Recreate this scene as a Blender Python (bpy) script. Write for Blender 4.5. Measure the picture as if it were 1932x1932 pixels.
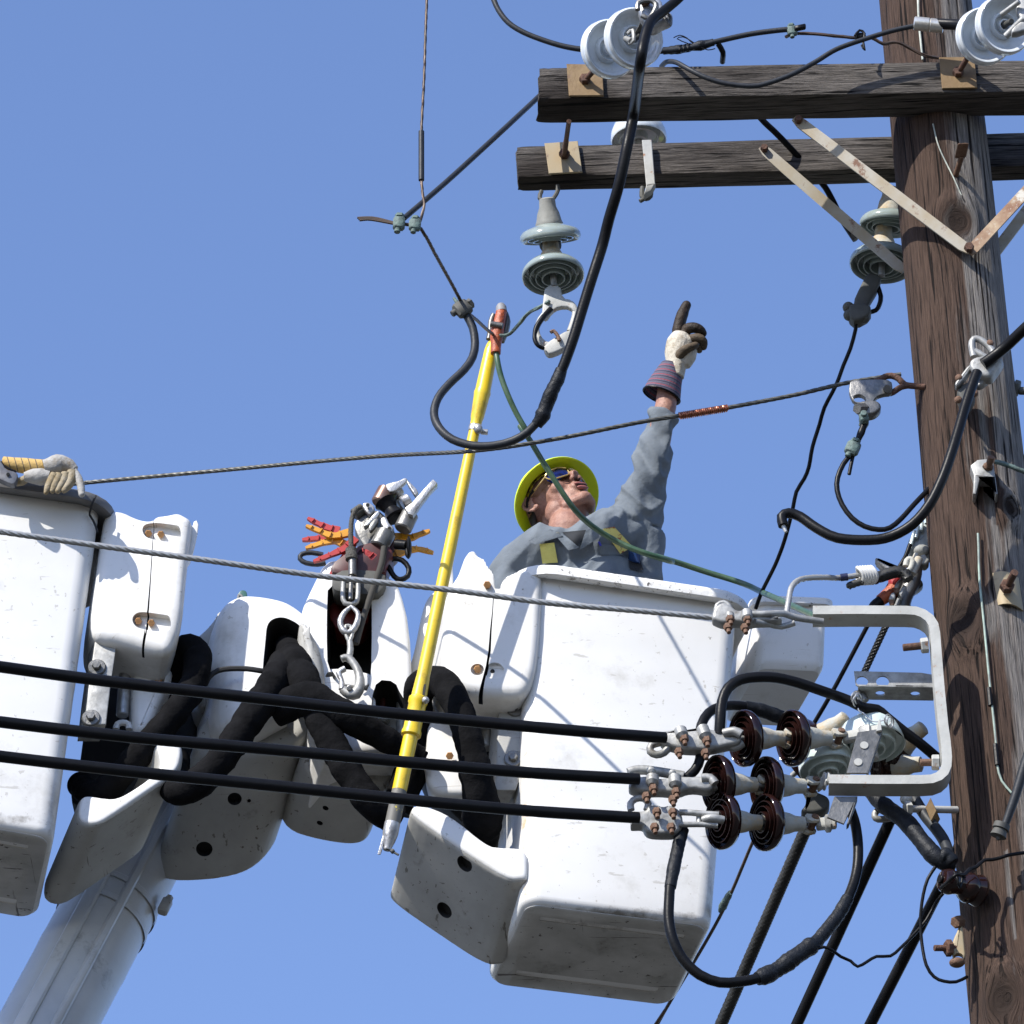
import bpy, bmesh, math, random
from mathutils import Vector, Matrix, noise
random.seed(7)
for o in list(bpy.data.objects): bpy.data.objects.remove(o)
sc = bpy.context.scene
col = sc.collection
R = math.radians
# ---------------- camera, sky, sun, exposure ----------------
CAM = Vector((0, -14.35, 1.6)); PITCH = 33.0; ROLL = 2.7; HALF = 5.0
cd = bpy.data.cameras.new('camera'); cam = bpy.data.objects.new('camera', cd); col.objects.link(cam)
cd.sensor_width = 36; cd.lens = 18/math.tan(R(HALF)); cd.clip_start = .1; cd.clip_end = 5000
CM = Matrix.Rotation(R(90+PITCH), 3, 'X') @ Matrix.Rotation(R(-ROLL), 3, 'Z')
cam.matrix_world = Matrix.Translation(CAM) @ CM.to_4x4()
sc.camera = cam
SUN = Vector((-.85, -1.0, 1.2)).normalized()
w = bpy.data.worlds.new('World'); sc.world = w; w.use_nodes = True
nt = w.node_tree; sky = nt.nodes.new('ShaderNodeTexSky'); sky.sky_type = 'NISHITA'; sky.sun_disc = False
sky.sun_elevation = math.asin(SUN.z); sky.sun_rotation = math.atan2(SUN.x, SUN.y) % (2*math.pi)
sky.air_density = 1.0; sky.dust_density = 0.4; sky.ozone_density = 4.5; sky.altitude = 50
bg = nt.nodes['Background']; bg.inputs[1].default_value = .15
tn = nt.nodes.new('ShaderNodeMix'); tn.data_type = 'RGBA'; tn.blend_type = 'MULTIPLY'; tn.inputs[0].default_value = 1; tn.inputs[7].default_value = (1.04, .97, 1.05, 1)
nt.links.new(sky.outputs[0], tn.inputs[6]); nt.links.new(tn.outputs[2], bg.inputs[0])
sl = bpy.data.lights.new('sun', 'SUN'); sl.energy = 4.6; sl.angle = R(.5); sl.color = (1, .955, .88)
so = bpy.data.objects.new('sun', sl); col.objects.link(so)
so.rotation_euler = SUN.to_track_quat('Z', 'Y').to_euler(); so.location = (-8, -10, 20)
sc.view_settings.view_transform = 'Standard'; sc.view_settings.look = 'None'
sc.view_settings.exposure = .66; sc.view_settings.gamma = 1
sc.render.engine = 'CYCLES'
# ---------------- photo point -> world point at a chosen distance plane y=Y ----------------
CR, CU, CF = CM.col[0].copy(), CM.col[1].copy(), -CM.col[2]
FD = 966/math.tan(R(HALF))
def P(x, y, Y):
    d = CR*(x-966)/FD + CU*(966-y)/FD + CF
    return CAM + d*((Y-CAM.y)/d.y)
def pxm(p): return FD/((Vector(p)-CAM).dot(CF))     # display px per metre at a point
CROPS = dict(A=(1800,0,1020/1932), B=(2820,0,1020/1932), C=(1300,700,1020/1932), D=(2820,1000,1020/1932),
 E=(1800,1600,800/1932), F=(0,1650,1000/1932), G=(900,1700,1000/1932), H=(0,2600,1000/1932), I=(900,2500,1000/1932),
 J=(1500,2000,1000/1932), K=(2300,2050,800/1932), L=(2340,2620,800/1932), M=(3040,2050,800/1932), N=(3040,2700,800/1932),
 O=(2400,3000,1440/1932), Q=(1500,3000,1200/1932), T=(0,0,3840/1932), S=(2340,1080,400/1546), U=(1300,1750,400/1932),
 V=(0,1680,500/1932), X=(3140,1900,400/1932), Y=(600,2200,600/1932))
K = 3840/1932
def W(c, x, y, Y):
    a = CROPS[c]; return P((a[0]+x*a[2])/K, (a[1]+y*a[2])/K, Y)
def WL(c, pts, Y, Y1=None):
    n = len(pts); out = []
    for i, p in enumerate(pts):
        if len(p) == 3: out.append(W(c, *p)); continue
        yy = Y if Y1 is None else Y+(Y1-Y)*i/(n-1)
        out.append(W(c, p[0], p[1], yy))
    return out
# ---------------- mesh building ----------------
def frame(d, hint=None):
    d = d.normalized(); h = hint or (Vector((0,0,1)) if abs(d.z) < .9 else Vector((0,1,0)))
    a = h.cross(d).normalized(); return a, d.cross(a).normalized(), d
def spline(pts, step):
    pts = [Vector(p) for p in pts]
    if len(pts) < 3:
        n = max(1, int((pts[1]-pts[0]).length/step)); return [pts[0].lerp(pts[1], i/n) for i in range(n+1)]
    out = []; q = [pts[0]*2-pts[1]]+pts+[pts[-1]*2-pts[-2]]
    for i in range(1, len(q)-2):
        a, b, c, d = q[i-1:i+3]; n = max(2, int((c-b).length/step))
        for k in range(n):
            t = k/n; out.append(.5*((2*b)+(c-a)*t+(2*a-5*b+4*c-d)*t*t+(3*b-a-3*c+d)*t**3))
    out.append(pts[-1]); return out
class MB:
    def __init__(s): s.v = []; s.f = []
    def ring(s, pts):
        i = len(s.v); s.v += [Vector(p) for p in pts]; return list(range(i, i+len(pts)))
    def bridge(s, a, b):
        n = len(a)
        for k in range(n): s.f.append((a[k], a[(k+1) % n], b[(k+1) % n], b[k]))
    def cap(s, a, rev=False): s.f.append(tuple(reversed(a)) if rev else tuple(a))
    def loft(s, rings, caps=(1, 1)):
        rr = [s.ring(r) for r in rings]
        for a, b in zip(rr, rr[1:]): s.bridge(a, b)
        if caps[0]: s.cap(rr[0], True)
        if caps[1]: s.cap(rr[-1])
        return s
    def tube(s, pts, r, n=12, step=.02, lobes=0, pitch=.1, ldep=.42, rough=0, rf=1, closed=False, smooth=True, caps=True):
        path = spline(pts, step) if smooth else [Vector(p) for p in pts]
        m = len(path); rings = []
        t = (path[1]-path[0]).normalized(); a, b, _ = frame(t); L = 0
        for i, p in enumerate(path):
            t2 = (path[min(i+1, m-1)]-path[max(i-1, 0)])
            if t2.length < 1e-9: t2 = t.copy()
            t2.normalize(); ax = t.cross(t2)
            if ax.length > 1e-7:
                M_ = Matrix.Rotation(t.angle(t2), 3, ax); a = M_@a
            a = (a-t2*a.dot(t2)).normalized(); b = t2.cross(a); t = t2
            if i: L += (p-path[i-1]).length
            if isinstance(r, (list, tuple)):
                u = i/(m-1)*(len(r)-1); k = min(int(u), len(r)-2); rr = r[k]+(r[k+1]-r[k])*(u-k)
            else: rr = r
            if rough: rr *= 1+rough*(noise.noise(p*55*rf)+.6*noise.noise(p*140*rf+Vector((3, 1, 2))))
            R_ = []
            for k in range(n):
                th = 2*math.pi*k/n; q = rr
                if lobes: q = rr*(1-ldep+ldep*abs(math.cos(lobes/2*(th-2*math.pi*L/pitch))))
                R_.append(p+(a*math.cos(th)+b*math.sin(th))*q)
            rings.append(R_)
        return s.loft(rings, (caps, caps))
    def lathe(s, o, ax, prof, n=32, caps=(1, 1), hint=None):
        a, b, d = frame(ax, hint)
        return s.loft([[o+d*h+(a*math.cos(2*math.pi*k/n)+b*math.sin(2*math.pi*k/n))*r for k in range(n)] for h, r in prof], caps)
    def cyl(s, p0, p1, r, n=14, b=.15):
        p0, p1 = Vector(p0), Vector(p1); L = (p1-p0).length; e = min(r*b, L*.3)
        return s.lathe(p0, p1-p0, [(0, r-e), (e, r), (L-e, r), (L, r-e)], n)
    def hexn(s, p0, p1, r): return s.lathe(Vector(p0), Vector(p1)-Vector(p0), [(0, r), ((Vector(p1)-Vector(p0)).length*.85, r), ((Vector(p1)-Vector(p0)).length, r*.86)], 6)
    def ball(s, c, rx, ry=None, rz=None, n=16, m=10, M_=None):
        ry = ry or rx; rz = rz or rx; c = Vector(c); rings = []
        for j in range(m+1):
            ph = math.pi*(j+.02)/(m+.04)-math.pi/2
            rings.append([c+((M_ or Matrix.Identity(3))@Vector((rx*math.cos(ph)*math.cos(2*math.pi*k/n), ry*math.cos(ph)*math.sin(2*math.pi*k/n), rz*math.sin(ph)))) for k in range(n)])
        return s.loft(rings)
    def beam(s, p0, p1, wv, hv, seg=1, bev=0):
        """box from p0 to p1, wv / hv = full-size side vectors"""
        p0, p1, wv, hv = map(Vector, (p0, p1, wv, hv)); rings = []
        W_, H_ = wv.length, hv.length; wu, hu = wv/W_, hv/H_; b = bev
        def rect(p, ins):
            x, y = W_/2-ins, H_/2-ins
            if b == 0: q = [(-x, -y), (x, -y), (x, y), (-x, y)]
            else: q = [(-x+b, -y), (x-b, -y), (x, -y+b), (x, y-b), (x-b, y), (-x+b, y), (-x, y-b), (-x, -y+b)]
            return [p+wu*i+hu*j for i, j in q]
        d = (p1-p0).normalized()
        if b: rings.append(rect(p0, b*.7)); rings.append(rect(p0+d*b, 0))
        else: rings.append(rect(p0, 0))
        for i in range(1, seg): rings.append(rect(p0.lerp(p1, i/seg), 0))
        if b: rings.append(rect(p1-d*b, 0)); rings.append(rect(p1, b*.7))
        else: rings.append(rect(p1, 0))
        return s.loft(rings)
    def prism(s, out, dep, bev=.0, rnd=2, steps=3, back=True):
        """outline (world points, roughly planar) pushed along dep; edges rounded by bev, corners by Chaikin"""
        pts = [Vector(p) for p in out]
        for _ in range(rnd):
            q = []
            for i in range(len(pts)):
                a, b = pts[i], pts[(i+1) % len(pts)]; q += [a.lerp(b, .25), a.lerp(b, .75)]
            pts = q
        n = len(pts); c = sum(pts, Vector())/n; nr = Vector()
        for i in range(n): nr += (pts[i]-c).cross(pts[(i+1) % n]-c)
        nr.normalize(); dep = Vector(dep)
        if nr.dot(dep) > 0: pts.reverse(); nr = -nr
        D = dep.length; du = dep/D
        ins = []
        for i in range(n):
            e0 = (pts[i]-pts[i-1]).normalized(); e1 = (pts[(i+1) % n]-pts[i]).normalized()
            n0, n1 = nr.cross(e0), nr.cross(e1); m = n0+n1
            if m.length < 1e-5: m = n0.copy()
            m.normalize(); ins.append(m/max(.5, m.dot(n0)))
        rings = []
        if bev:
            for k in range(steps):
                t = math.pi/2*k/steps; rings.append([p+v*bev*(1-math.sin(t))+du*bev*(1-math.cos(t)) for p, v in zip(pts, ins)])
            rings.append([p+du*bev for p in pts]); rings.append([p+du*(D-bev) for p in pts])
            if back:
                for k in range(steps-1, -1, -1):
                    t = math.pi/2*k/steps; rings.append([p+v*bev*(1-math.sin(t))+du*(D-bev*(1-math.cos(t))) for p, v in zip(pts, ins)])
        else: rings = [pts, [p+dep for p in pts]]
        return s.loft(rings)
ORG = {}
def mesh(mb, name, mat, o0, ang=38, sub=0):
    me = bpy.data.meshes.new(name); me.from_pydata([tuple(v-o0) for v in mb.v], [], mb.f)
    bm = bmesh.new(); bm.from_mesh(me); bmesh.ops.recalc_face_normals(bm, faces=bm.faces); bm.to_mesh(me); bm.free()
    me.shade_smooth()
    if ang: me.set_sharp_from_angle(angle=R(ang))
    me.materials.append(mat)
    return me
def tag(o, label, cat, group=None, kind=None):
    if label: o['label'] = label
    if cat: o['category'] = cat
    if group: o['group'] = group
    if kind: o['kind'] = kind
    return o
def thing(name, loc, label, cat, group=None):
    o = bpy.data.objects.new(name, None); o.empty_display_size = .1; col.objects.link(o); o.location = loc
    ORG[o.name] = Vector(loc); return tag(o, label, cat, group)
def part(mb, name, mat, parent, label=None, ang=38):
    o0 = ORG[parent.name]; o = bpy.data.objects.new(name, mesh(mb, name, mat, o0, ang)); col.objects.link(o)
    o.parent = parent; ORG[o.name] = o0
    if label: o['label'] = label
    return o
def solo(mb, name, mat, label, cat, group=None, ang=38, kind=None):
    o0 = sum(mb.v, Vector())/len(mb.v)
    o = bpy.data.objects.new(name, mesh(mb, name, mat, o0, ang)); col.objects.link(o); o.location = o0; ORG[o.name] = o0
    return tag(o, label, cat, group, kind)
def bake(o):
    dg = bpy.context.evaluated_depsgraph_get(); me = bpy.data.meshes.new_from_object(o.evaluated_get(dg))
    old = o.data; o.modifiers.clear(); o.data = me; bpy.data.meshes.remove(old)
def cut(o, mbc, mat=None):
    c = solo(mbc, 'cutter', mat or o.data.materials[0], '', '')
    m = o.modifiers.new('b', 'BOOLEAN'); m.object = c; m.operation = 'DIFFERENCE'; m.solver = 'MANIFOLD'
    if mat: m.material_mode = 'TRANSFER'
    bake(o); bpy.data.objects.remove(c)
    o.data.set_sharp_from_angle(angle=R(35))
def remesh(o, vox, smooth=4, decim=None):
    m = o.modifiers.new('r', 'REMESH'); m.mode = 'VOXEL'; m.voxel_size = vox
    if smooth: s_ = o.modifiers.new('s', 'SMOOTH'); s_.factor = .5; s_.iterations = smooth
    bake(o); o.data.shade_smooth()
# ---------------- materials ----------------
def mat(name, base, rough=.6, metal=0, spec=.5, var=None, vscale=8, bump=0, bscale=60, dirt=None, dscale=5, dlo=.55, dhi=.7, stretch=(1, 1, 1), streak=None, coat=0, edge=None, speck=None, spots=None):
    m = bpy.data.materials.new(name); m.use_nodes = True; t = m.node_tree; N = t.nodes; L = t.links
    b = N['Principled BSDF']; b.inputs['Roughness'].default_value = rough; b.inputs['Metallic'].default_value = metal
    b.inputs['Specular IOR Level'].default_value = spec; b.inputs['Coat Weight'].default_value = coat
    tc = N.new('ShaderNodeTexCoord'); mp = N.new('ShaderNodeMapping'); mp.inputs['Scale'].default_value = stretch
    L.new(tc.outputs['Object'], mp.inputs[0]); co = mp.outputs[0]
    def nz(scale, detail=6, rgh=.6, vec=None):
        n = N.new('ShaderNodeTexNoise'); n.inputs['Scale'].default_value = scale; n.inputs['Detail'].default_value = detail
        n.inputs['Roughness'].default_value = rgh; L.new(vec or co, n.inputs['Vector']); return n.outputs[0]
    def ramp(s_, lo, hi, a=(0, 0, 0, 1), c=(1, 1, 1, 1)):
        r = N.new('ShaderNodeValToRGB'); k_ = 1/3 if hi > 1 else 1; r.color_ramp.elements[0].position = lo*k_; r.color_ramp.elements[1].position = hi*k_
        r.color_ramp.elements[0].color = a; r.color_ramp.elements[1].color = c
        if hi > 1: q_ = N.new('ShaderNodeMath'); q_.operation = 'MULTIPLY'; q_.inputs[1].default_value = 1/3; L.new(s_, q_.inputs[0]); s_ = q_.outputs[0]
        L.new(s_, r.inputs[0]); return r.outputs[0]
    def mix(f, a, c):
        x = N.new('ShaderNodeMix'); x.data_type = 'RGBA'
        if isinstance(f, float): x.inputs[0].default_value = f
        else: L.new(f, x.inputs[0])
        for v, i in ((a, 6), (c, 7)):
            if isinstance(v, tuple): x.inputs[i].default_value = (*v[:3], 1)
            else: L.new(v, x.inputs[i])
        return x.outputs[2]
    c = tuple(base)
    if var: c = mix(ramp(nz(vscale), .35, .65), c, tuple(var))
    if dirt: c = mix(ramp(nz(dscale, 9, .72), dlo, dhi), c, tuple(dirt))
    if speck: c = mix(ramp(nz(speck[1], 3, .6), speck[2], speck[2]+.04), c, tuple(speck[0]))
    if streak:   # thin scratches in random directions
        for q, (sx, sy, sz, an) in enumerate(((1.2, 60, 50, .5), (50, 1.5, 40, 1.1))):
            m2 = N.new('ShaderNodeMapping'); m2.inputs['Scale'].default_value = (sx, sy, sz); m2.inputs['Rotation'].default_value = (an, an*.7, an*1.3)
            L.new(tc.outputs['Object'], m2.inputs[0]); c = mix(ramp(nz(1.0, 4, .55, m2.outputs[0]), .67, .70), c, tuple(streak))
    for (cx, cy, cz), (sx, sy, sz), colr in (spots or ()):
        vm = N.new('ShaderNodeVectorMath'); vm.operation = 'SUBTRACT'; L.new(tc.outputs['Object'], vm.inputs[0]); vm.inputs[1].default_value = (cx, cy, cz)
        v2 = N.new('ShaderNodeVectorMath'); v2.operation = 'MULTIPLY'; L.new(vm.outputs[0], v2.inputs[0]); v2.inputs[1].default_value = (1/sx, 1/sy, 1/sz)
        v3 = N.new('ShaderNodeVectorMath'); v3.operation = 'LENGTH'; L.new(v2.outputs[0], v3.inputs[0])
        ma = N.new('ShaderNodeMath'); ma.operation = 'MULTIPLY_ADD'; L.new(nz(24, 8, .7), ma.inputs[0]); ma.inputs[1].default_value = 2.6; L.new(v3.outputs['Value'], ma.inputs[2])
        c = mix(ramp(ma.outputs[0], 1.35, 2.2, (1, 1, 1, 1), (0, 0, 0, 1)), c, tuple(colr))
    if edge:
        g = N.new('ShaderNodeNewGeometry'); c = mix(ramp(g.outputs['Pointiness'], edge[1], edge[2]), c, tuple(edge[0]))
    if isinstance(c, tuple): b.inputs['Base Color'].default_value = (*c[:3], 1)
    else: L.new(c, b.inputs['Base Color'])
    if bump:
        bp = N.new('ShaderNodeBump'); bp.inputs['Strength'].default_value = bump; bp.inputs['Distance'].default_value = .01
        L.new(nz(bscale, 5), bp.inputs['Height']); L.new(bp.outputs[0], b.inputs['Normal'])
    return m, N, L, b, nz, ramp, mix, tc
def M_(*a, **k): return mat(*a, **k)[0]
WHITE = M_('white_fibreglass', (.71, .705, .685), .42, var=(.65, .64, .61), vscale=2.2, dirt=(.40, .38, .33), dscale=4, dlo=.50, dhi=.80, streak=(.50, .48, .44), speck=((.30, .28, .24), 44, .71), bump=.05, bscale=14)
SHADE_GRIME = M_('shaded_grimy_fibreglass', (.40, .395, .37), .5, spec=.4, var=(.30, .295, .275), vscale=4, dirt=(.13, .12, .10), dscale=7, dlo=.58, dhi=.75, streak=(.16, .15, .13), speck=((.12, .1, .08), 50, .68), bump=.08, bscale=20)  # white fibreglass darkened to paint in underside shade, plus real grime
RIMG = M_('dark_liner', (.085, .085, .085), .55, var=(.14, .135, .13), vscale=14, bump=.2, bscale=60)
CHIP = M_('chipped_rim', (.74, .73, .70), .5, dirt=(.22, .2, .17), dscale=22, dlo=.56, dhi=.66, speck=((.1, .09, .08), 60, .64), bump=.2, bscale=60)
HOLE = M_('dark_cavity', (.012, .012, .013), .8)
BLACK = M_('black_rubber', (.006, .0062, .007), .38, spec=.14, var=(.008, .008, .009), vscale=30, bump=.08, bscale=90)
GREYC = M_('weathered_cable', (.018, .020, .024), .5, spec=.25, var=(.024, .027, .032), vscale=30, bump=.1, bscale=90)
TAPE = M_('black_tape', (.005, .006, .008), .5, spec=.2, var=(.012, .014, .018), vscale=50, bump=.35, bscale=70)
FABRIC = M_('black_fabric', (.0045, .0045, .005), .95, spec=.06, var=(.010, .010, .011), vscale=12, bump=1.0, bscale=16)
GALV = M_('galvanised_steel', (.36, .36, .345), .5, .35, var=(.21, .21, .20), vscale=34, dirt=(.13, .11, .085), dscale=22, dlo=.56, dhi=.74, bump=.1, bscale=70)
GALVR = M_('galvanised_rusty', (.40, .40, .375), .6, .1, var=(.32, .32, .295), vscale=14, dirt=(.27, .13, .06), dscale=26, dlo=.60, dhi=.66, bump=.1, bscale=90)
ALU = M_('cast_aluminium', (.46, .46, .46), .38, .6, var=(.32, .32, .32), vscale=30, dirt=(.14, .13, .12), dscale=14, dlo=.5, dhi=.7, bump=.25, bscale=80)
ALUD = M_('dark_cast_metal', (.20, .195, .185), .42, .6, var=(.10, .10, .095), vscale=16, bump=.2, bscale=60)
RUST = M_('rust', (.115, .052, .028), .8, var=(.055, .027, .018), vscale=60, bump=.5, bscale=120)
RUSTY = M_('rusty_nut', (.155, .090, .055), .7, .2, var=(.12, .06, .035), vscale=90, bump=.4, bscale=150)
PLATE = M_('yellowed_zinc_plate', (.145, .085, .03), .6, .1, var=(.20, .13, .055), vscale=12, dirt=(.14, .08, .04), dscale=18, dlo=.56, dhi=.72, bump=.15, bscale=80)
PLATEP = M_('pale_zinc_plate', (.31, .26, .17), .6, .1, var=(.32, .24, .13), vscale=12, dirt=(.16, .10, .06), dscale=18, dlo=.6, dhi=.72)
COPB = M_('tan_bolt', (.50, .26, .10), .55, var=(.36, .18, .07), vscale=60)
PORC = M_('white_porcelain', (.62, .65, .66), .12, coat=.5, dirt=(.34, .36, .36), dscale=9, dlo=.5, dhi=.75)
PORG = M_('grey_green_porcelain', (.26, .305, .285), .14, coat=.5, dirt=(.17, .19, .18), dscale=9, dlo=.5, dhi=.8)
PORW = M_('pale_porcelain', (.50, .58, .56), .15, coat=.5, dirt=(.34, .36, .34), dscale=12, dlo=.55, dhi=.75)
BROWN = M_('brown_glaze', (.011, .0045, .004), .11, spec=.4, var=(.018, .007, .006), vscale=10)
CEM = M_('insulator_cap', (.46, .44, .38), .75, var=(.30, .31, .28), vscale=14, dirt=(.42, .31, .17), dscale=9, dlo=.5, dhi=.64, bump=.25, bscale=90)
CAPG = M_('grey_insulator_cap', (.27, .27, .245), .7, var=(.19, .19, .17), vscale=20, bump=.15, bscale=90)
CAPD = M_('dark_insulator_cap', (.075, .075, .065), .7, var=(.05, .05, .045), vscale=20)
STRAND = M_('steel_strand', (.10, .10, .09), .5, .4, var=(.05, .05, .045), vscale=40)
STRANDW = M_('bright_strand', (.42, .42, .40), .4, .5, var=(.38, .38, .37), vscale=40)
COPD = M_('tarnished_copper', (.055, .042, .033), .5, .3, var=(.09, .055, .035), vscale=30)
COPG = M_('verdigris', (.12, .18, .16), .7, var=(.055, .075, .07), vscale=60, bump=.3, bscale=120)
COPR = M_('copper_wrap', (.42, .16, .09), .3, .8, var=(.26, .10, .06), vscale=60)
YEL = M_('yellow_fibreglass', (.70, .49, .010), .38, dirt=(.42, .28, .02), dscale=18, dlo=.52, dhi=.68, speck=((.05, .04, .02), 60, .70), coat=.3)
WORN = M_('worn_grip', (.13, .125, .11), .6, dirt=(.62, .5, .04), dscale=30, dlo=.56, dhi=.60)
ORANGE = M_('orange_tape', (.40, .085, .022), .45, var=(.26, .055, .02), vscale=40, bump=.5, bscale=70)
GREEN = M_('green_cable', (.035, .085, .045), .35, var=(.075, .12, .065), vscale=22, dirt=(.03, .06, .035), dscale=14, dlo=.5, dhi=.7)
REDP = M_('red_plastic', (.36, .020, .016), .45, var=(.36, .02, .016), vscale=20)
YELP = M_('amber_plastic', (.62, .29, .006), .4, var=(.5, .22, .006), vscale=20)
DKRED = M_('dark_red_metal', (.08, .012, .010), .5, var=(.03, .01, .01), vscale=10)

BOOMM = M_('shaded_boom_paint', (.42, .425, .42), .3, spec=.5, var=(.52, .52, .50), vscale=4, dirt=(.2, .19, .17), dscale=6, dlo=.6, dhi=.75)  # white boom greyed down so the colour carries its shade
# ---------------- ground ----------------
gmb = MB(); gmb.v = [Vector((-600, -600, 0)), Vector((600, -600, 0)), Vector((600, 600, 0)), Vector((-600, 600, 0))]; gmb.f = [(0, 1, 2, 3)]
ASPH = M_('dry_ground', (.055, .052, .047), .95, var=(.040, .042, .036), vscale=.08, bump=.3, bscale=30)
g = solo(gmb, 'ground', ASPH, 'dry ground far below the lineman', 'ground', kind='structure')
del g['category']; g['kind'] = 'structure'
# ---------------- wood materials ----------------
def wood(name, axis, dark, light, knots=()):
    m = bpy.data.materials.new(name); m.use_nodes = True; t = m.node_tree; N = t.nodes; L = t.links; b = N['Principled BSDF']
    b.inputs['Roughness'].default_value = .88; b.inputs['Specular IOR Level'].default_value = .2
    tc = N.new('ShaderNodeTexCoord'); src = tc.outputs['Object']
    kn = None
    for i, (kp, kr) in enumerate(knots):
        d = N.new('ShaderNodeVectorMath'); d.operation = 'SUBTRACT'; L.new(tc.outputs['Object'], d.inputs[0]); d.inputs[1].default_value = kp
        sc_ = N.new('ShaderNodeVectorMath'); sc_.operation = 'MULTIPLY'; L.new(d.outputs[0], sc_.inputs[0]); sc_.inputs[1].default_value = (1/kr, .45/kr, .55/kr)
        ln = N.new('ShaderNodeVectorMath'); ln.operation = 'LENGTH'; L.new(sc_.outputs[0], ln.inputs[0])
        ex = N.new('ShaderNodeMapRange'); L.new(ln.outputs['Value'], ex.inputs[0]); ex.interpolation_type = 'SMOOTHERSTEP'
        ex.inputs[1].default_value = .4; ex.inputs[2].default_value = 2.2; ex.inputs[3].default_value = 1; ex.inputs[4].default_value = 0
        # push grain coordinate sideways round the knot
        pu = N.new('ShaderNodeVectorMath'); pu.operation = 'SCALE'; nn = N.new('ShaderNodeVectorMath'); nn.operation = 'NORMALIZE'; L.new(d.outputs[0], nn.inputs[0])
        L.new(nn.outputs[0], pu.inputs[0]); ml = N.new('ShaderNodeMath'); ml.operation = 'MULTIPLY'; ml.inputs[1].default_value = -kr*.75; L.new(ex.outputs[0], ml.inputs[0]); L.new(ml.outputs[0], pu.inputs['Scale'])
        ad = N.new('ShaderNodeVectorMath'); ad.operation = 'ADD'; L.new(src, ad.inputs[0]); L.new(pu.outputs[0], ad.inputs[1]); src = ad.outputs[0]
        cr = N.new('ShaderNodeMapRange'); L.new(ln.outputs['Value'], cr.inputs[0]); cr.inputs[1].default_value = .45; cr.inputs[2].default_value = 1.15; cr.inputs[3].default_value = 1; cr.inputs[4].default_value = 0
        if kn is None: kn = cr.outputs[0]
        else:
            mx = N.new('ShaderNodeMath'); mx.operation = 'MAXIMUM'; L.new(kn, mx.inputs[0]); L.new(cr.outputs[0], mx.inputs[1]); kn = mx.outputs[0]
    def nz(sc3, scale, det=8, rg=.65, off=0):
        mp = N.new('ShaderNodeMapping'); mp.inputs['Scale'].default_value = sc3; mp.inputs['Location'].default_value = (off, off, off); L.new(src, mp.inputs[0])
        n = N.new('ShaderNodeTexNoise'); n.inputs['Scale'].default_value = scale; n.inputs['Detail'].default_value = det; n.inputs['Roughness'].default_value = rg
        n.inputs['Distortion'].default_value = .25; L.new(mp.outputs[0], n.inputs[0]); return n.outputs[0]
    s3 = {'x': (.045, 1, 1), 'z': (1, 1, .045)}[axis]
    fine = nz(s3, 230); mid = nz(s3, 70, off=3); crack = nz({'x': (.03, 1, 1), 'z': (1, 1, .03)}[axis], 95, 4, .5, 7); big = nz((1, 1, .25) if axis == 'z' else (.3, 1, 1), 5, 4, .5, 11)
    def ramp(s_, els):
        r = N.new('ShaderNodeValToRGB'); r.color_ramp.elements[0].position = els[0][0]; r.color_ramp.elements[0].color = (*els[0][1], 1)
        r.color_ramp.elements[1].position = els[-1][0]; r.color_ramp.elements[1].color = (*els[-1][1], 1)
        for p, c in els[1:-1]:
            e = r.color_ramp.elements.new(p); e.color = (*c, 1)
        L.new(s_, r.inputs[0]); return r.outputs[0]
    def mix(f, a, c, mode='MIX'):
        x = N.new('ShaderNodeMix'); x.data_type = 'RGBA'; x.blend_type = mode
        if isinstance(f, float): x.inputs[0].default_value = f
        else: L.new(f, x.inputs[0])
        for v, i in ((a, 6), (c, 7)):
            if isinstance(v, tuple): x.inputs[i].default_value = (*v, 1)
            else: L.new(v, x.inputs[i])
        return x.outputs[2]
    cd_ = ramp(fine, [(.3, tuple(v*.45 for v in dark)), (.5, dark), (.7, tuple(v*1.5 for v in dark))])
    cl_ = ramp(fine, [(.3, tuple(v*.3 for v in light)), (.48, light), (.7, tuple(min(1, v*1.7) for v in light))])
    if axis == 'z':   # grey weathered sector on the pole's right, brown on its left
        sx = N.new('ShaderNodeSeparateXYZ'); L.new(tc.outputs['Generated'], sx.inputs[0])
        g_ = N.new('ShaderNodeNewGeometry'); sn = N.new('ShaderNodeSeparateXYZ'); L.new(g_.outputs['Normal'], sn.inputs[0])
        a1 = N.new('ShaderNodeMath'); a1.operation = 'MULTIPLY_ADD'; L.new(mid, a1.inputs[0]); a1.inputs[1].default_value = .55; L.new(sn.outputs[0], a1.inputs[2])
        a2 = N.new('ShaderNodeMath'); a2.operation = 'MULTIPLY_ADD'; L.new(big, a2.inputs[0]); a2.inputs[1].default_value = .7; L.new(a1.outputs[0], a2.inputs[2])
        f = ramp(a2.outputs[0], [(.70, (0, 0, 0)), (.92, (1, 1, 1))])
    else: f = ramp(big, [(.42, (0, 0, 0)), (.62, (1, 1, 1))])
    c = mix(f, cd_, cl_); ck = ramp(crack, [(.345, (0, 0, 0)), (.425, (1, 1, 1))]); c = mix(ck, tuple(v*.12 for v in dark), c)
    c = mix(ramp(mid, [(.3, (.55, .55, .55)), (.6, (1, 1, 1))]), (.0, .0, .0), c) if False else c
    if kn is not None: c = mix(kn, c, tuple(v*.33 for v in dark))
    L.new(c, b.inputs['Base Color'])
    hsum = N.new('ShaderNodeMath'); hsum.operation = 'MULTIPLY_ADD'; L.new(fine, hsum.inputs[0]); hsum.inputs[1].default_value = .6; L.new(mid, hsum.inputs[2])
    h2 = N.new('ShaderNodeMath'); h2.operation = 'MULTIPLY_ADD'; L.new(ck, h2.inputs[0]); h2.inputs[1].default_value = .55; L.new(hsum.outputs[0], h2.inputs[2])
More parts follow.
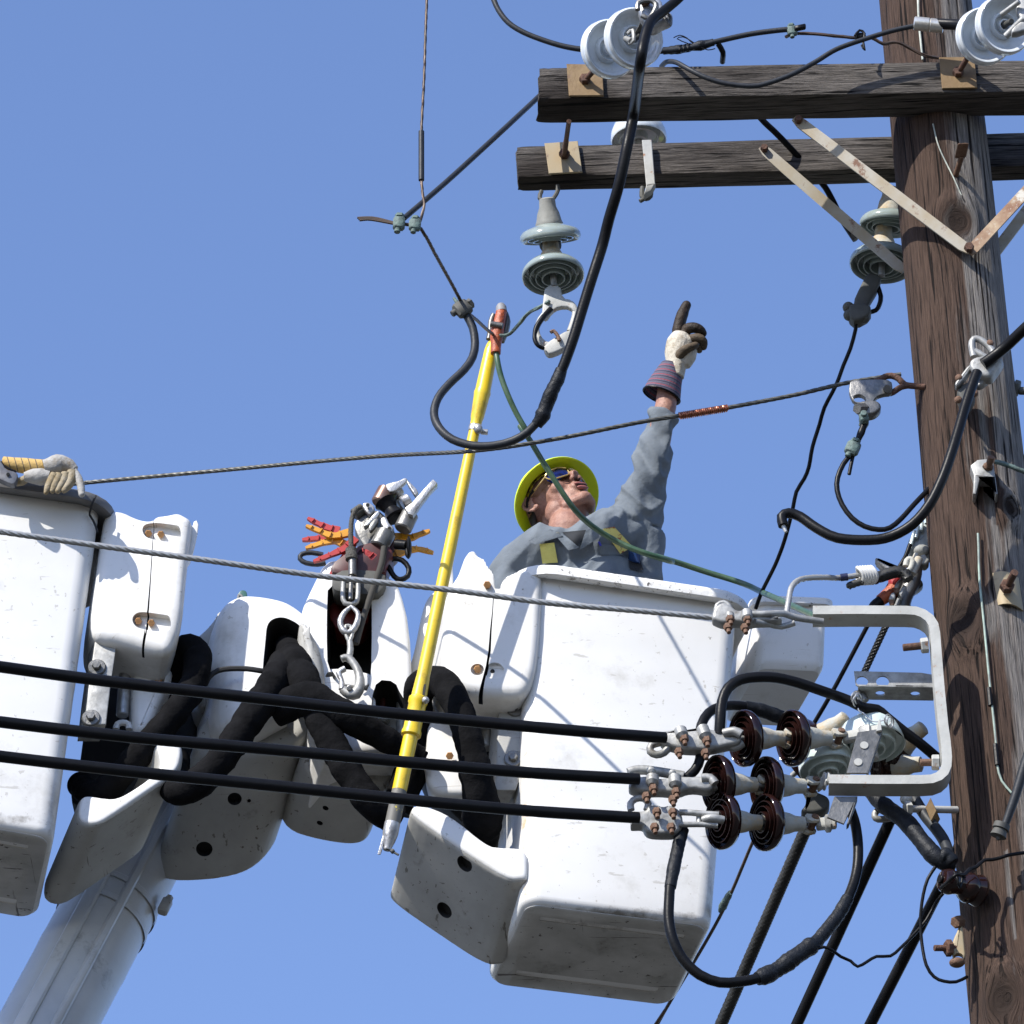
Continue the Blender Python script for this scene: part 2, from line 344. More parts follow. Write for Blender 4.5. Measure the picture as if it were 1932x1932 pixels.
    bp = N.new('ShaderNodeBump'); bp.inputs['Strength'].default_value = 1.0; bp.inputs['Distance'].default_value = .012; L.new(h2.outputs[0], bp.inputs['Height']); L.new(bp.outputs[0], b.inputs['Normal'])
    return m
# ---------------- pole ----------------
pt0, pt1 = P(3468/K, 0, 0), P(3863/K, 1932, 0)
def pole_at(z): t = (z-pt1.z)/(pt0.z-pt1.z); return pt1.lerp(pt0, t)
def pole_r(z): t = (z-pt1.z)/(pt0.z-pt1.z); return (222/K)/pxm(pt1)*(1-t)+(170/K)/pxm(pt0)*t
base = pole_at(0); top = pole_at(pt0.z+1.1)
KN = [(W('B', 1450, 1600, -.13), .05), (W('M', 1390, 640, -.155), .05), (W('O', 1815, 985, -.17), .055), (W('D', 1820, 1730, -.12), .03)]
pole = thing('utility_pole', base, 'brown weathered wooden utility pole carrying the crossarms at the right', 'utility pole')
mb = MB(); rings = []; zs = [i*.6 for i in range(int(pt1.z/.6))]; z = zs[-1]+.3
while z < top.z: zs.append(z); z += .018
for z in zs:
    c = pole_at(z); r = pole_r(z); ring = []
    for k in range(72):
        th = 2*math.pi*k/72; d = Vector((math.cos(th), math.sin(th), 0)); p = c+d*r
        q = 1+.025*noise.noise(Vector((d.x*1.5, d.y*1.5, z*.7)))+.018*noise.noise(Vector((d.x*7, d.y*7, z*.9)))+.010*noise.noise(Vector((d.x*22, d.y*22, z*2.5)))
        for kp, kr in KN:
            dd = Vector(((p.x-kp.x), (p.y-kp.y), (p.z-kp.z)*.6)).length/kr
            q += .09*math.exp(-((dd-1.0)/.45)**2)-.05*math.exp(-(dd/.5)**2)
        # long drying checks
        for a0, wdt, dep, ph in ((-1.75, .035, .06, .3), (-1.35, .03, .05, 2.), (-2.3, .03, .035, 4.), (-.9, .03, .04, 1.)):
            aa = a0+.10*noise.noise(Vector((ph, z*.5, 0))); dl = (th-2*math.pi-aa) if th > math.pi else th-aa
            q -= dep*math.exp(-(dl/wdt)**2)*max(0, min(1, .6+1.6*noise.noise(Vector((ph*3, 0, z*.8)))))
        ring.append(c+d*r*q)
    rings.append(ring)
mb.loft(rings)
POLEW = wood('pole_wood', 'z', (.066, .042, .031), (.165, .150, .136), [(tuple(k-base), r) for k, r in KN])
part(mb, 'shaft', POLEW, pole, ang=60)
# ---------------- crossarms ----------------
ARMW = wood('crossarm_wood', 'x', (.034, .028, .024), (.10, .089, .079))
def crossarm(nm, TL, BL, TR, BR, Yl, Yr, dep, label, seed):
    a0, a1 = W(*TL, Yl), W(*BL, Yl); b0, b1 = W(*TR, Yr), W(*BR, Yr)
    tl, bl, tr, br = a0, a1, b0, b1; tr = tl+(tr-tl)*1.35; br = bl+(br-bl)*1.35
    n_ = 150; mb = MB(); rings = []; ax = (tr-tl).normalized(); back = Vector((-ax.y, ax.x, 0)).normalized()*dep
    for i in range(n_+1):
        t = i/n_; A_, B_ = tl.lerp(tr, t), bl.lerp(br, t); q = []
        cor = [B_, A_, A_+back, B_+back]
        m = sum(cor, Vector())/4; nn = 7
        e = .985 if i in (0, n_) else 1
        for j in range(4):
            for k in range(nn):
                p = cor[j].lerp(cor[(j+1) % 4], k/nn)
                if k == 0: p = p.lerp(m, .06)
                d = (p-m); dd = 1+.03*noise.noise(Vector((p.x*1.5, p.y*38, p.z*38+seed)))+.022*noise.noise(Vector((p.x*5, p.y*60, p.z*60+seed)))
                if i < 3: dd *= 1-.03*(3-i)*abs(noise.noise(p*60))
                q.append(m+d*dd*e+ax*(.008*noise.noise(p*45) if i in (0, n_) else 0))
        rings.append(q)
    mb.loft(rings)
    t_ = thing('crossarm', (tl+bl)/2, label, 'crossarm', 'double wooden crossarms')
    part(mb, 'arm_timber', ARMW, t_, ang=50); return t_, ax, back.normalized()
armF, axF, bkF = crossarm('f', ('A', 425, 475), ('A', 415, 702), ('B', 1932, 420), ('B', 1932, 650), -.30, -.225, .13, 'upper front crossarm bolted across the face of the pole', 0)
armR, axR, bkR = crossarm('r', ('A', 262, 1035), ('A', 275, 1258), ('B', 1932, 935), ('B', 1932, 1180), .10, .15, .08, 'lower rear crossarm passing behind the pole', 9)
def plate_bolt(par, quad, Y, bolt0, bolt1, m_=PLATE, bl=.075, nrm=None, r=.0085):
    q = [W(c, x, y, Y) for c, x, y in quad]; n_ = (q[1]-q[0]).cross(q[3]-q[0]).normalized()
    if n_.y > 0: n_ = -n_
    mb = MB(); mb.prism([p+n_*.009 for p in q], -n_*.008, .0015, rnd=0, steps=1); part(mb, 'washer_plate', m_, par)
    b0 = W(*bolt0, Y)+n_*.01; b1 = W(*bolt1, Y-bl)
    mb = MB(); mb.tube([b0, b0.lerp(b1, .5), b1], r, 10); nu = n_*.017; mb.hexn(b0-n_*.002, b0+nu, .017); part(mb, 'bolt', RUST, par)
    return b1
eF1 = plate_bolt(armF, [('A', 615, 465), ('A', 868, 470), ('A', 880, 690), ('A', 632, 692)], -.295, ('A', 745, 585), ('A', 820, 488))
eF2 = plate_bolt(armF, [('B', 1328, 418), ('B', 1580, 415), ('B', 1600, 635), ('B', 1350, 640)], -.235, ('B', 1462, 535), ('B', 1530, 412))
plate_bolt(armR, [('A', 458, 1028), ('A', 695, 1012), ('A', 728, 1232), ('A', 490, 1245)], .098, ('A', 600, 1115), ('A', 612, 1000), PLATEP)
mb = MB(); mb.tube([W('A', 596, 1110, .09), W('A', 632, 860, -.25)], .0075, 10, smooth=False); part(mb, 'spacing_bolt', RUST, armR)
q = [W('M', *p, -.165) for p in ((1588, 216), (1890, 226), (1932, 522), (1635, 506))]
mb = MB(); n_ = Vector((.1, -1, 0)).normalized(); rr = []
for i in range(9):
    t = i/8; bow = .035*(2*t-1)**2; a, b = q[0].lerp(q[1], t)+Vector((0, bow, 0)), q[3].lerp(q[2], t)+Vector((0, bow, 0))
    rr.append([a, b, b-n_*.007, a-n_*.007])
mb.loft(rr); part(mb, 'washer_plate', PLATEP, pole)
mb = MB(); b0 = W('M', 1775, 372, -.175); mb.tube([b0, W('M', 1848, 232, -.25)], .011, 12, smooth=False); mb.hexn(b0-n_*.001, b0+n_*.02, .021); part(mb, 'bolt', RUST, pole)
mb = MB(); mb.tube([W('B', 1440, 1270, -.13), W('B', 1490, 1110, -.21)], .009, 10, smooth=False)
mb.beam(W('B', 1480, 1120, -.205), W('B', 1500, 1020, -.25), Vector((.034, 0, 0)), Vector((0, .02, .008)), 1, .004); part(mb, 'eye_bolt', RUSTY, pole)
# ground wire running down the pole
def on_pole(c, x, y, lift=.004):
    lo, hi = -.24, .0
    for _ in range(30):
        m = (lo+hi)/2; p = W(c, x, y, m); a = pole_at(p.z)
        if math.hypot(p.x-a.x, p.y-a.y) > pole_r(p.z)+lift: lo = m
        else: hi = m
    return W(c, x, y, lo)
mb = MB(); mb.tube([on_pole('M', *p, .012) for p in ((1515, -120), (1520, 0), (1530, 300), (1570, 700), (1618, 1200), (1650, 1500), (1680, 1800))]+[on_pole('N', *p, .012) for p in ((1688, 400), (1730, 550), (1820, 660))], .0034, 8)
part(mb, 'ground_wire', M_('pale_green_wire', (.30, .40, .33), .6, var=(.16, .19, .17), vscale=25), pole)
mb = MB(); mb.tube([on_pole('M', *p, .014) for p in ((1615, 1280), (1630, 1440))], .0075, 8, smooth=False); mb.tube([on_pole('N', *p, .014) for p in ((1672, 220), (1690, 410))], .0075, 8, smooth=False)
part(mb, 'wire_sleeve', BLACK, pole)
PWM = M_('pale_wire', (.48, .50, .42), .6, var=(.2, .22, .2), vscale=25); mb = MB(); mb.tube([on_pole('B', *p, .01) for p in ((1178, -60), (1185, 150), (1212, 425))], .0034, 8); part(mb, 'ground_wire', PWM, pole); mb = MB(); mb.tube([on_pole('B', *p, .008) for p in ((1285, 880), (1330, 1050), (1440, 1280), (1530, 1480), (1600, 1560))], .0022, 6)
part(mb, 'ground_wire', PWM, pole)
# ---------------- crossarm braces ----------------
BRM = M_('weathered_brace', (.36, .34, .29), .6, .1, var=(.30, .24, .15), vscale=9, dirt=(.15, .07, .035), dscale=14, dlo=.56, dhi=.62)
def brace(c0, c1, w_, label, twist=.3, m_=BRM, holes=True):
    a, b = c0, c1; d = (b-a).normalized(); s_, u_, _ = frame(d, Vector((0, 1, 0)))
    mb = MB(); n = 24; rr = []
    for i in range(n+1):
        t = i/n; th = twist*math.sin(math.pi*t)
        x = (s_*math.cos(th)+u_*math.sin(th)); y = (u_*math.cos(th)-s_*math.sin(th)); p = a.lerp(b, t)
        e = w_/2*(.55 if i in (0, n) else 1); rr.append([p+x*e+y*.003, p-x*e+y*.003, p-x*e-y*.003, p+x*e-y*.003])
    mb.loft(rr); t_ = thing('crossarm_brace', b, label, 'brace', 'flat steel braces under the crossarms'); part(mb, 'strap', m_, t_)
    mb = MB(); mb.hexn(a.lerp(b, .025)+Vector((0, .0, 0)), a.lerp(b, .025)+Vector((0, -.02, 0)), .012); part(mb, 'bolt', RUST, t_)
    return t_
brace(W('B', 62, 1045, .07), W('B', 1080, 1925, .11), .034, 'rusty steel brace running from the rear crossarm behind the pole edge', .5)
br2 = brace(W('B', 300, 840, -.19), W('B', 1550, 1790, -.175), .036, 'pale steel brace from the front crossarm down to the knot on the pole', .15)
mb = MB(); b0 = W('B', 1540, 1770, -.175); mb.hexn(b0, b0+Vector((0, -.022, -.003)), .015); part(mb, 'bolt', RUST, br2)
brace(W('B', 2200, 1090, -.19), W('B', 1540, 1800, -.168), .036, 'rusty brown brace rising right from the lower brace bolt', .1, M_('rusty_brace', (.36, .27, .17), .6, .1, var=(.17, .075, .035), vscale=18, dirt=(.45, .43, .38), dscale=14, dlo=.55, dhi=.6))
brace(W('B', 2200, 1170, .16), W('B', 1690, 1840, .13), .036, 'dark brace behind the pole at the right edge of the picture', .1)
# ---------------- aerial buckets ----------------
BASEM = M_('shaded_scuffed_base', (.54, .53, .505), .6, spec=.3, var=(.36, .355, .33), vscale=5, dirt=(.16, .15, .13), dscale=6, dlo=.54, dhi=.75, streak=(.12, .11, .10), speck=((.1, .09, .08), 50, .66), bump=.1, bscale=20)  # real scuffs, on a base greyed to paint in the bottom's shade
def rquad(c, r, n=6, bow=0):
    """rounded ring through 4 corners c00,c10,c11,c01"""
    out = []
    for i in range(4):
        p, a, b = c[i], c[i-1], c[(i+1) % 4]
        u, v = (a-p), (b-p); u, v = u.normalized()*r, v.normalized()*r
        for k in range(n+1):
            t = math.pi/2*k/n; out.append(p+u*(1-math.sin(t))+v*(1-math.cos(t)))
    return out
def bucket(name, BL, BR_, TL, TR, dep, label, rimm, rim_w, liner, rust=False):
    """corners of the front face (world), dep = vector front->back"""
    loc = (BL+BR_)/2+dep/2
    t_ = thing(name, loc, label, 'aerial bucket', 'lift buckets')
    def ring(t, ins, r, n=6):
        a, b = BL.lerp(TL, t), BR_.lerp(TR, t); d = dep*(1+.06*t); c = (a+b+d)/2*1.0
        c = (a+b)/2+d/2; ux = (b-a).normalized(); uy = d.normalized()
        cs = [a+ux*ins+uy*ins, b-ux*ins+uy*ins, b+d-ux*ins-uy*ins, a+d+ux*ins-uy*ins]
        return rquad(cs, r, n)
    H = (TL-BL).length; up = (TL-BL+TR-BR_).normalized(); mb = MB(); rings = []
    def off(rg, h): return [p+up*h for p in rg]
    # bottom with a raised, ribbed panel
    mbb = MB(); N_, M2 = 30, 24; g0 = ring(0, .018, .05, 6)
    mbb.loft([off(g0, .010), off(ring(0, .018, .05), .0)], (1, 0)); ob = None
    base_o = MB(); base_o.loft([off(ring(0, .016, .045), .03), off(ring(0, .016, .045), .004), off(ring(0, .022, .04), .0), ])
    ob = part(base_o, 'bucket_base', BASEM, t_, ang=30)  # bottom split off so it can carry the darker shade tone
    ux = (BR_-BL).normalized(); vv = dep.normalized()
    for fr, w2 in ((.16, .012), (.80, .016)):
        p0 = BL+dep*fr+ux*.07; p1 = BL+dep*fr+ux*((BR_-BL).length-.07); gm = MB(); gm.beam(p0, p1, vv*w2*2, up*.016, 1, .004); cut(ob, gm)
    for k in range(6):
        a = math.pi/2*k/5; rings.append(off(ring(0, .026*(1-math.sin(a))+.0, .055), .028*(1-math.cos(a))+.003))
    for k in range(1, 40): rings.append(ring(.05+.93*k/40, 0+.0022*noise.noise(Vector((k*.3, 2, 1))), .055))
    rings.append(ring(1, 0, .055)); rings.append(ring(1, .012, .05)); rings.append(ring(.06, .012, .05))
    mb.loft(rings)
    cm = (BL+BR_)/2-loc; wd = (BR_-BL).length; e_ = .055; fr_, fl_ = BL-loc, BR_-loc
    sp_ = [((cm.x, cm.y, cm.z+.005), (wd*.55, .12, .022), (.20, .18, .15)), ((fl_.x, fl_.y, fl_.z+.05), (.022, .05, .16), (.33, .31, .27))]
    if rust: sp_ += [((fr_.x+.012, fr_.y+.01, fr_.z+.34), (.020, .05, .17), (.48, .27, .09)), ((fr_.x+.01, fr_.y+.01, fr_.z+.12), (.012, .05, .12), (.40, .22, .08))]
    SH = M_('white_bucket_shell', (.71, .705, .685), .42, var=(.65, .64, .61), vscale=2.2, dirt=(.42, .40, .35), dscale=4, dlo=.56, dhi=.82, streak=(.50, .48, .44), speck=((.30, .28, .24), 44, .71), bump=.05, bscale=14, spots=sp_)
    part(mb, 'bucket_shell', SH, t_, ang=30)
    mb = MB(); rr = []
    for ins, h in ((.004, -.004), (-rim_w*.35, -.014), (-rim_w*.8, -.020), (-rim_w, -.016), (-rim_w*1.04, .0), (-rim_w*1.0, .014), (-rim_w*.85, .02), (.02, .022), (.022, -.004)):
        rg = off(ring(1, ins, .075+max(0, -ins)), h)
        rr.append([p+up*(.0025*noise.noise(p*30))+Vector((noise.noise(p*24), noise.noise(p*24+Vector((5, 5, 5))), 0))*.002 for p in rg])
    rr.append(rr[0]); mb.loft(rr, (0, 0)); part(mb, 'rim', rimm, t_, ang=50)
    mb = MB()
    mb.loft([ring(.985, .016, .058), ring(1.0, .016, .058), ring(1.0, .02, .055), ring(.1, .02, .055)], (0, 1)); part(mb, 'liner', liner, t_)
    return t_
yaw = math.radians(11.5)
DEP = Vector((-math.sin(yaw), math.cos(yaw), 0))
bl, br, tl, tr = W('T', 986, 1702, .72), W('T', 1347, 1747, .84), W('T', 998, 1083, .72), W('T', 1396, 1141, .84)
bR = bucket('aerial_bucket', bl, br, tl, tr, DEP*.52+Vector((-.02, 0, 0)), 'right white fibreglass bucket with the lineman standing in it', CHIP, .045, WHITE, True)
bRc = (bl+br)/2+DEP*.26
bl, br, tl, tr = W('T', -300, 1510, .50), W('T', 103, 1580, .60), W('T', -190, 900, .50), W('T', 190, 955, .60)
bLq = (bl, br, tl, tr)
bL = bucket('aerial_bucket', bl, br, tl, tr, DEP*.52, 'left white fibreglass bucket with dark rim and gloves on top', RIMG, .05, RIMG)
mb = MB(); mb.tube([W('V', 1388, 690, .545), W('V', 1340, 800, .543), W('V', 1310, 900, .56), W('V', 1300, 970, .59), W('V', 1350, 1050, .592), W('V', 1395, 1160, .592), W('V', 1410, 1220, .594)], .0035, 6); part(mb, 'crack', HOLE, bL)
# ---------------- small tool bucket ----------------
q = [W('T', 1428, 1255, .98), W('T', 1558, 1262, 1.0), W('T', 1562, 1145, 1.0), W('T', 1430, 1140, .98)]
tb = thing('tool_bucket', q[0], 'small grey white tool box hooked on the far side of the right bucket', 'tool box')
mb = MB(); up = (q[3]-q[0]).normalized(); dp = DEP*.36+Vector((-.03, 0, 0)); rg = []
for ins, h in ((.06, -.0), (.02, .0), (.006, .012), (0, .03)):
    cs = [q[0]+up*h, q[1]+up*h, q[1]+up*h+dp, q[0]+up*h+dp]; c = sum(cs, Vector())/4
    rg.append(rquad([p+(c-p).normalized()*ins for p in cs], .03))
rg.append(rquad([q[3], q[2], q[2]+dp, q[3]+dp], .03)); mb.loft(rg); part(mb, 'box_body', WHITE, tb, ang=30)
mb = MB(); cs = [q[3], q[2], q[2]+dp, q[3]+dp]; ex = (q[2]-q[3]).normalized(); o_ = [(-1, -1), (1, -1), (1, 1), (-1, 1)]; ey = DEP
mb.loft([rquad([p+ex*a*.02+ey*b*.02+up*h for p, (a, b) in zip(cs, o_)], .04) for h in (-.002, .0, .018, .02)]); part(mb, 'rim', CHIP, tb)
# ---------------- boom and moulded covers ----------------
boom = thing('lift_boom', W('T', 120, 2000, 1.6), 'thick white tubular boom rising from the bottom left corner', 'boom')
a, b = W('T', 32, 2040, 1.15), W('T', 350, 1445, 1.45); ax = (b-a); s_, u_, d_ = frame(ax); mb = MB(); rr = []
for i in range(41):
    t = i/40; p = a.lerp(b, t); r = .142
    if .36 < t < .385: r = .1435
    rr.append([p+(s_*math.cos(2*math.pi*k/48)+u_*math.sin(2*math.pi*k/48))*r*(1+.004*noise.noise(Vector((t*9, k*.5, 0)))) for k in range(48)])
mb.loft(rr); part(mb, 'boom_tube', BOOMM, boom)
mb = MB(); 
for t in (.49, .55):
    p = a.lerp(b, t); mb.lathe(p-d_*.012, d_, [(0, .147), (.004, .1465), (.02, .1465), (.024, .143)], 48, (0, 0))
part(mb, 'boom_band', BOOMM, boom)
for th_, w_ in ((-1.75, .05), (-1.1, .03)):
    o_ = [s_*math.cos(th_)+u_*math.sin(th_)][0]; sd_ = d_.cross(o_); mb = MB(); mb.beam(a+o_*.138, b+o_*.138, sd_*w_, o_*.028, 1, .006); part(mb, 'boom_rib', BOOMM, boom)
mb = MB(); lp = W('T', 305, 1722, 1.28); mb.beam(lp, lp+d_*.055, s_*.03, u_*.03, 1, .004); mb.hexn(lp+d_*.05, lp+d_*.07, .012); part(mb, 'lug', SHADE_GRIME, boom)
def cp(c, pts, Ys, depth, rnd=1): return MB().prism([W(c, x, y, Ys)-Vector((0, .06, 0)) for x, y in pts], Vector((0, depth+.06, 0)), 0, rnd)
def cover(par, nm, c, pts, Y, dep, bev, m_=WHITE, k=0, rnd=2, Y1=None, lip=0):
    if k:
        x0 = pts[0][0]; o_ = [W(c, x, y, Y+(x-x0)*k) for x, y in pts]
    else: o_ = WL(c, pts, Y)
    o_ = [p-Vector(dep).normalized()*bev for p in o_]; mb = MB(); mb.prism(o_, dep, bev, rnd, 5); o = part(mb, nm, m_, par, ang=32)
    remesh(o, .0055, 3)
    if lip: mb = MB(); mb.prism([p-Vector(dep).normalized()*.004 for p in o_], Vector((0, .05, 0)), .012, rnd, 5); o2 = part(mb, 'guard_lit_lip', WHITE, o); remesh(o2, .005, 2)  # white copy of the front edge, painted as the sunlit band
    return o
jib = thing('bucket_mount', W('T', 560, 1500, 1.0), 'white moulded covers and black hoses joining the two buckets', 'bucket mount')
# domed elbow cover
c1 = cover(jib, 'elbow_cover', 'Y', [(590, 1810), (640, 1120), (580, 1030), (620, 760), (650, 480), (720, 300), (860, 190), (1040, 155), (1440, 215), (1640, 320), (1800, 470), (1910, 640), (1960, 900), (1950, 1200), (1800, 1500), (1500, 1650), (1150, 1850), (900, 1880)], .90, Vector((-.13, .45, -.02)), .075)
cut(c1, cp('Y', ((1235, 1000), (1275, 620), (1285, 480), (1330, 400), (1420, 362), (1530, 368), (1690, 450), (1740, 560), (1750, 800), (1765, 1000), (1765, 1400), (1500, 1500), (1235, 1400)), .825, .36, 2), HOLE)
mb = MB(); mb.tube([W('Y', 548, 1180, .76), W('Y', 600, 1085, .762), W('Y', 700, 1015, .764), W('Y', 850, 990, .765), W('Y', 1050, 992, .766), W('Y', 1180, 1010, .766), W('Y', 1245, 1020, .77)], .0085, 8); part(mb, 'cover_gap', HOLE, jib)
cover(jib, 'cover_wing', 'Y', [(395, 670), (530, 560), (640, 440), (700, 330), (780, 280), (800, 700), (700, 1200), (600, 1500), (450, 1500), (400, 1200)], 1.0, Vector((-.05, .3, 0)), .03, SHADE_GRIME)
cover(jib, 'cover_wing', 'Y', [(1650, 400), (1790, 520), (1880, 680), (1960, 880), (2000, 1200), (1990, 1500), (1850, 1560), (1700, 1300)], .83, Vector((-.05, .4, 0)), .04, SHADE_GRIME)
# small green clip on top of the dome
mb = MB(); mb.prism([W('Y', *p, .9) for p in ((915, 180), (940, 80), (980, 35), (1040, 45), (1055, 100), (1052, 180))], Vector((0, .03, 0)), .003, 2); part(mb, 'pulley', M_('green_plastic', (.04, .11, .09), .35), jib)
mb = MB(); mb.tube([W('Y', 940, 175, .89), W('Y', 950, 100, .885), W('Y', 985, 110, .885), W('Y', 990, 165, .89)], .004, 6); part(mb, 'shackle', GALV, jib)
# lower hood under the dome, shade in its colour (the sleeve over the boom end)
slv = cover(jib, 'boom_end_sleeve', 'T', [(368, 1385), (368, 1425), (412, 1438), (520, 1428), (572, 1400), (606, 1345), (560, 1300), (420, 1320)], .95, Vector((-.16, .37, -.24)), .025, SHADE_GRIME)
# tall slotted cover, centre
c2 = cover(jib, 'tower_cover', 'T', [(567, 1157), (590, 1108), (612, 1064), (640, 1060), (690, 1085), (742, 1095), (756, 1120), (772, 1185), (778, 1300), (774, 1400), (756, 1428), (700, 1425), (640, 1440), (600, 1440), (588, 1340), (573, 1230)], .86, Vector((-.10, .40, -.03)), .025, rnd=1)
cut(c2, cp('T', ((619, 1092), (700, 1092), (702, 1180), (700, 1285), (688, 1312), (660, 1312), (618, 1270), (616, 1180)), .835, .26, 1), HOLE)
cut(c2, cp('T', ((700, 1390), (700, 1320), (712, 1282), (745, 1285), (756, 1310), (772, 1330), (772, 1390)), .835, .26, 1), HOLE)
mb = MB(); mb.beam(W('T', 652, 1110, .98), W('T', 640, 1190, .98), Vector((.07, 0, 0)), Vector((0, .05, 0)), 1, .006); mb.cyl(W('T', 722, 1290, .95), W('T', 722, 1350, .95), .011); part(mb, 'red_inner_post', DKRED, jib)
lh = cover(jib, 'lower_hood', 'T', [(560, 1420), (620, 1395), (700, 1400), (745, 1425), (740, 1480), (715, 1500), (640, 1490), (575, 1470)], .98, Vector((-.085, .27, -.04)), .02, SHADE_GRIME)
# brackets under the slot
mb = MB(); mb.prism([W('I', *p, .86) for p in ((595, 135), (770, 150), (980, 180), (985, 420), (900, 420), (870, 340), (590, 190))], Vector((0, .02, 0)), .003, 1); part(mb, 'bracket', WHITE, jib)
mb = MB(); mb.prism([W('I', *p, .85) for p in ((560, 20), (770, 10), (980, 60), (960, 110), (900, 150), (600, 110))], Vector((0, .03, 0)), .004, 1); part(mb, 'bracket', WHITE, jib)
mb = MB(); mb.hexn(W('I', 655, 70, .85), W('I', 655, 70, .835), .016); mb.hexn(W('I', 652, 172, .86), W('I', 652, 172, .85), .010); part(mb, 'bolt', ALUD, jib)
mb = MB(); mb.cyl(W('I', 1180, 200, .95), W('I', 1180, 500, .95), .02); mb.cyl(W('I', 1010, 370, .97), W('I', 1010, 420, .97), .03); part(mb, 'cylinder', GALV, jib)
mb = MB(); mb.prism([W('I', *p, 1.0) for p in ((1050, 330), (1270, 380), (1270, 560), (1130, 560), (1040, 460))], Vector((0, .1, 0)), .01, 1); part(mb, 'bracket', SHADE_GRIME, jib)
# right shroud: rear white panel, then the two halves with the crack between
cover(jib, 'rear_panel', 'T', [(772, 1260), (782, 1230), (795, 1160), (806, 1128), (830, 1112), (880, 1120), (900, 1250), (850, 1300), (780, 1310)], .95, Vector((-.03, .25, 0)), .03)
mb = MB(); mb.prism([W('J', *p, .84) for p in ((290, 400), (285, 260), (320, 180), (375, 170), (385, 300), (375, 440))], Vector((0, .06, 0)), .01, 2, 4); part(mb, 'shroud_tab', WHITE, jib)
s1 = cover(jib, 'shroud', 'J', [(320, 500), (375, 380), (430, 300), (478, 150), (540, 138), (560, 185), (605, 205), (645, 285), (682, 315), (684, 400), (700, 440), (730, 400), (738, 345), (800, 325), (860, 285), (915, 272), (995, 300), (1028, 335), (1026, 450), (1015, 700), (1000, 880), (985, 1010), (950, 1140), (890, 1212), (800, 1222), (560, 1205), (420, 1180), (330, 1090), (295, 1000), (310, 700)], .735, Vector((-.05, .22, 0)), .035, rnd=1)
cut(s1, cp('J', ((676, 430), (682, 430), (674, 560), (664, 700), (658, 850), (640, 960), (612, 1080), (585, 1230), (545, 1230), (590, 1080), (622, 960), (640, 850), (652, 700), (668, 560)), .70, .06, 0), HOLE)
for x, y, r_ in ((560, 985, .022), (685, 995, .032)): cut(s1, MB().lathe(W('J', x, y, .70)-Vector((0, .05, 0)), Vector((0, 1, 0)), [(0, r_), (.064, r_*.9), (.068, r_*.5)], 24))
mb = MB();
for x, y, ya, yb in ((632, 372, .72, .685), (562, 985, .73, .695), (360, 1612, .85, .83)):
    mb = MB(); mb.hexn(W('J', x, y, ya), W('J', x, y, yb), .0125); part(mb, 'cover_bolt', COPB, jib)
mb = MB(); mb.prism([W('J', *p, .71) for p in ((760, 400), (790, 350), (800, 420), (760, 440), (735, 425))], Vector((0, .02, 0)), .004, 2); part(mb, 'broken_tab', WHITE, jib)
mb = MB(); mb.cyl(W('J', 670, 1000, .72), W('J', 670, 1000, .715), .007); part(mb, 'bolt_hole', HOLE, jib)
# left shroud
l1 = cover(jib, 'shroud', 'F', [(735, 700), (755, 565), (810, 532), (890, 540), (980, 585), (1050, 605), (1105, 602), (1125, 572), (1200, 565), (1285, 545), (1335, 570), (1385, 600), (1390, 660), (1365, 850), (1340, 1100), (1320, 1320), (1285, 1480), (1215, 1590), (1100, 1575), (900, 1515), (715, 1480), (655, 1420), (648, 1280), (690, 1000)], .655, Vector((-.05, .26, 0)), .035, rnd=1)
for x, y in ((1120, 668), (1048, 1318)): cut(l1, cp('F', [(x+dx, y+dy) for dx, dy in ((-95, -20), (-60, -62), (0, -68), (120, -50), (190, -40), (190, 70), (90, 75), (0, 60), (-70, 40))], .625, .020, 2))
cut(l1, cp('F', ((1111, 560), (1115, 560), (1108, 760), (1094, 1000), (1080, 1220), (1062, 1400), (1030, 1560), (1012, 1560), (1044, 1400), (1068, 1220), (1087, 1000), (1103, 760)), .62, .05, 0), HOLE)
for x, y in ((1075, 677), (1165, 683), (1002, 1312), (1096, 1325)):
    mb = MB(); mb.hexn(W('F', x, y, .655), W('F', x, y, .628), .0115); part(mb, 'cover_bolt', COPB, jib)
mb = MB(); mb.prism([W('F', *p, .66) for p in ((1300, 700), (1330, 610), (1362, 600), (1385, 622), (1400, 615), (1405, 590), (1425, 578), (1440, 610), (1432, 680), (1415, 760), (1390, 840), (1340, 900))], Vector((-.01, .05, 0)), .004, 0); part(mb, 'torn_flap', WHITE, jib)
# mounting rails beside each bucket, with washers
for nm, pts, Y in (('l', [('F', 690, 1430), ('F', 850, 1460), ('F', 800, 1800), ('F', 770, 2060), ('F', 610, 2060), ('F', 640, 1800)], .66), ('r', [('J', 730, 1190), ('J', 900, 1210), ('J', 960, 1230), ('J', 930, 1600), ('J', 840, 1860), ('J', 690, 1860), ('J', 705, 1500)], .80)):
    mb = MB(); mb.prism([W(c, x, y, Y) for c, x, y in pts], Vector((-.03, .10, 0)), .004, 0); part(mb, 'mounting_rail', GALV if nm == 'l' else SHADE_GRIME, jib)
for c, x, y, Y in (('F', 702, 1652, .66), ('H', 660, 183, .66), ('J', 835, 1272, .80), ('J', 820, 1637, .80)):
    mb = MB(); p = W(c, x, y, Y); mb.cyl(p+Vector((0, .002, 0)), p+Vector((0, -.008, 0)), .028, 24); mb.hexn(p+Vector((0, -.007, 0)), p+Vector((0, -.022, 0)), .014); part(mb, 'washer_bolt', ALUD, jib)
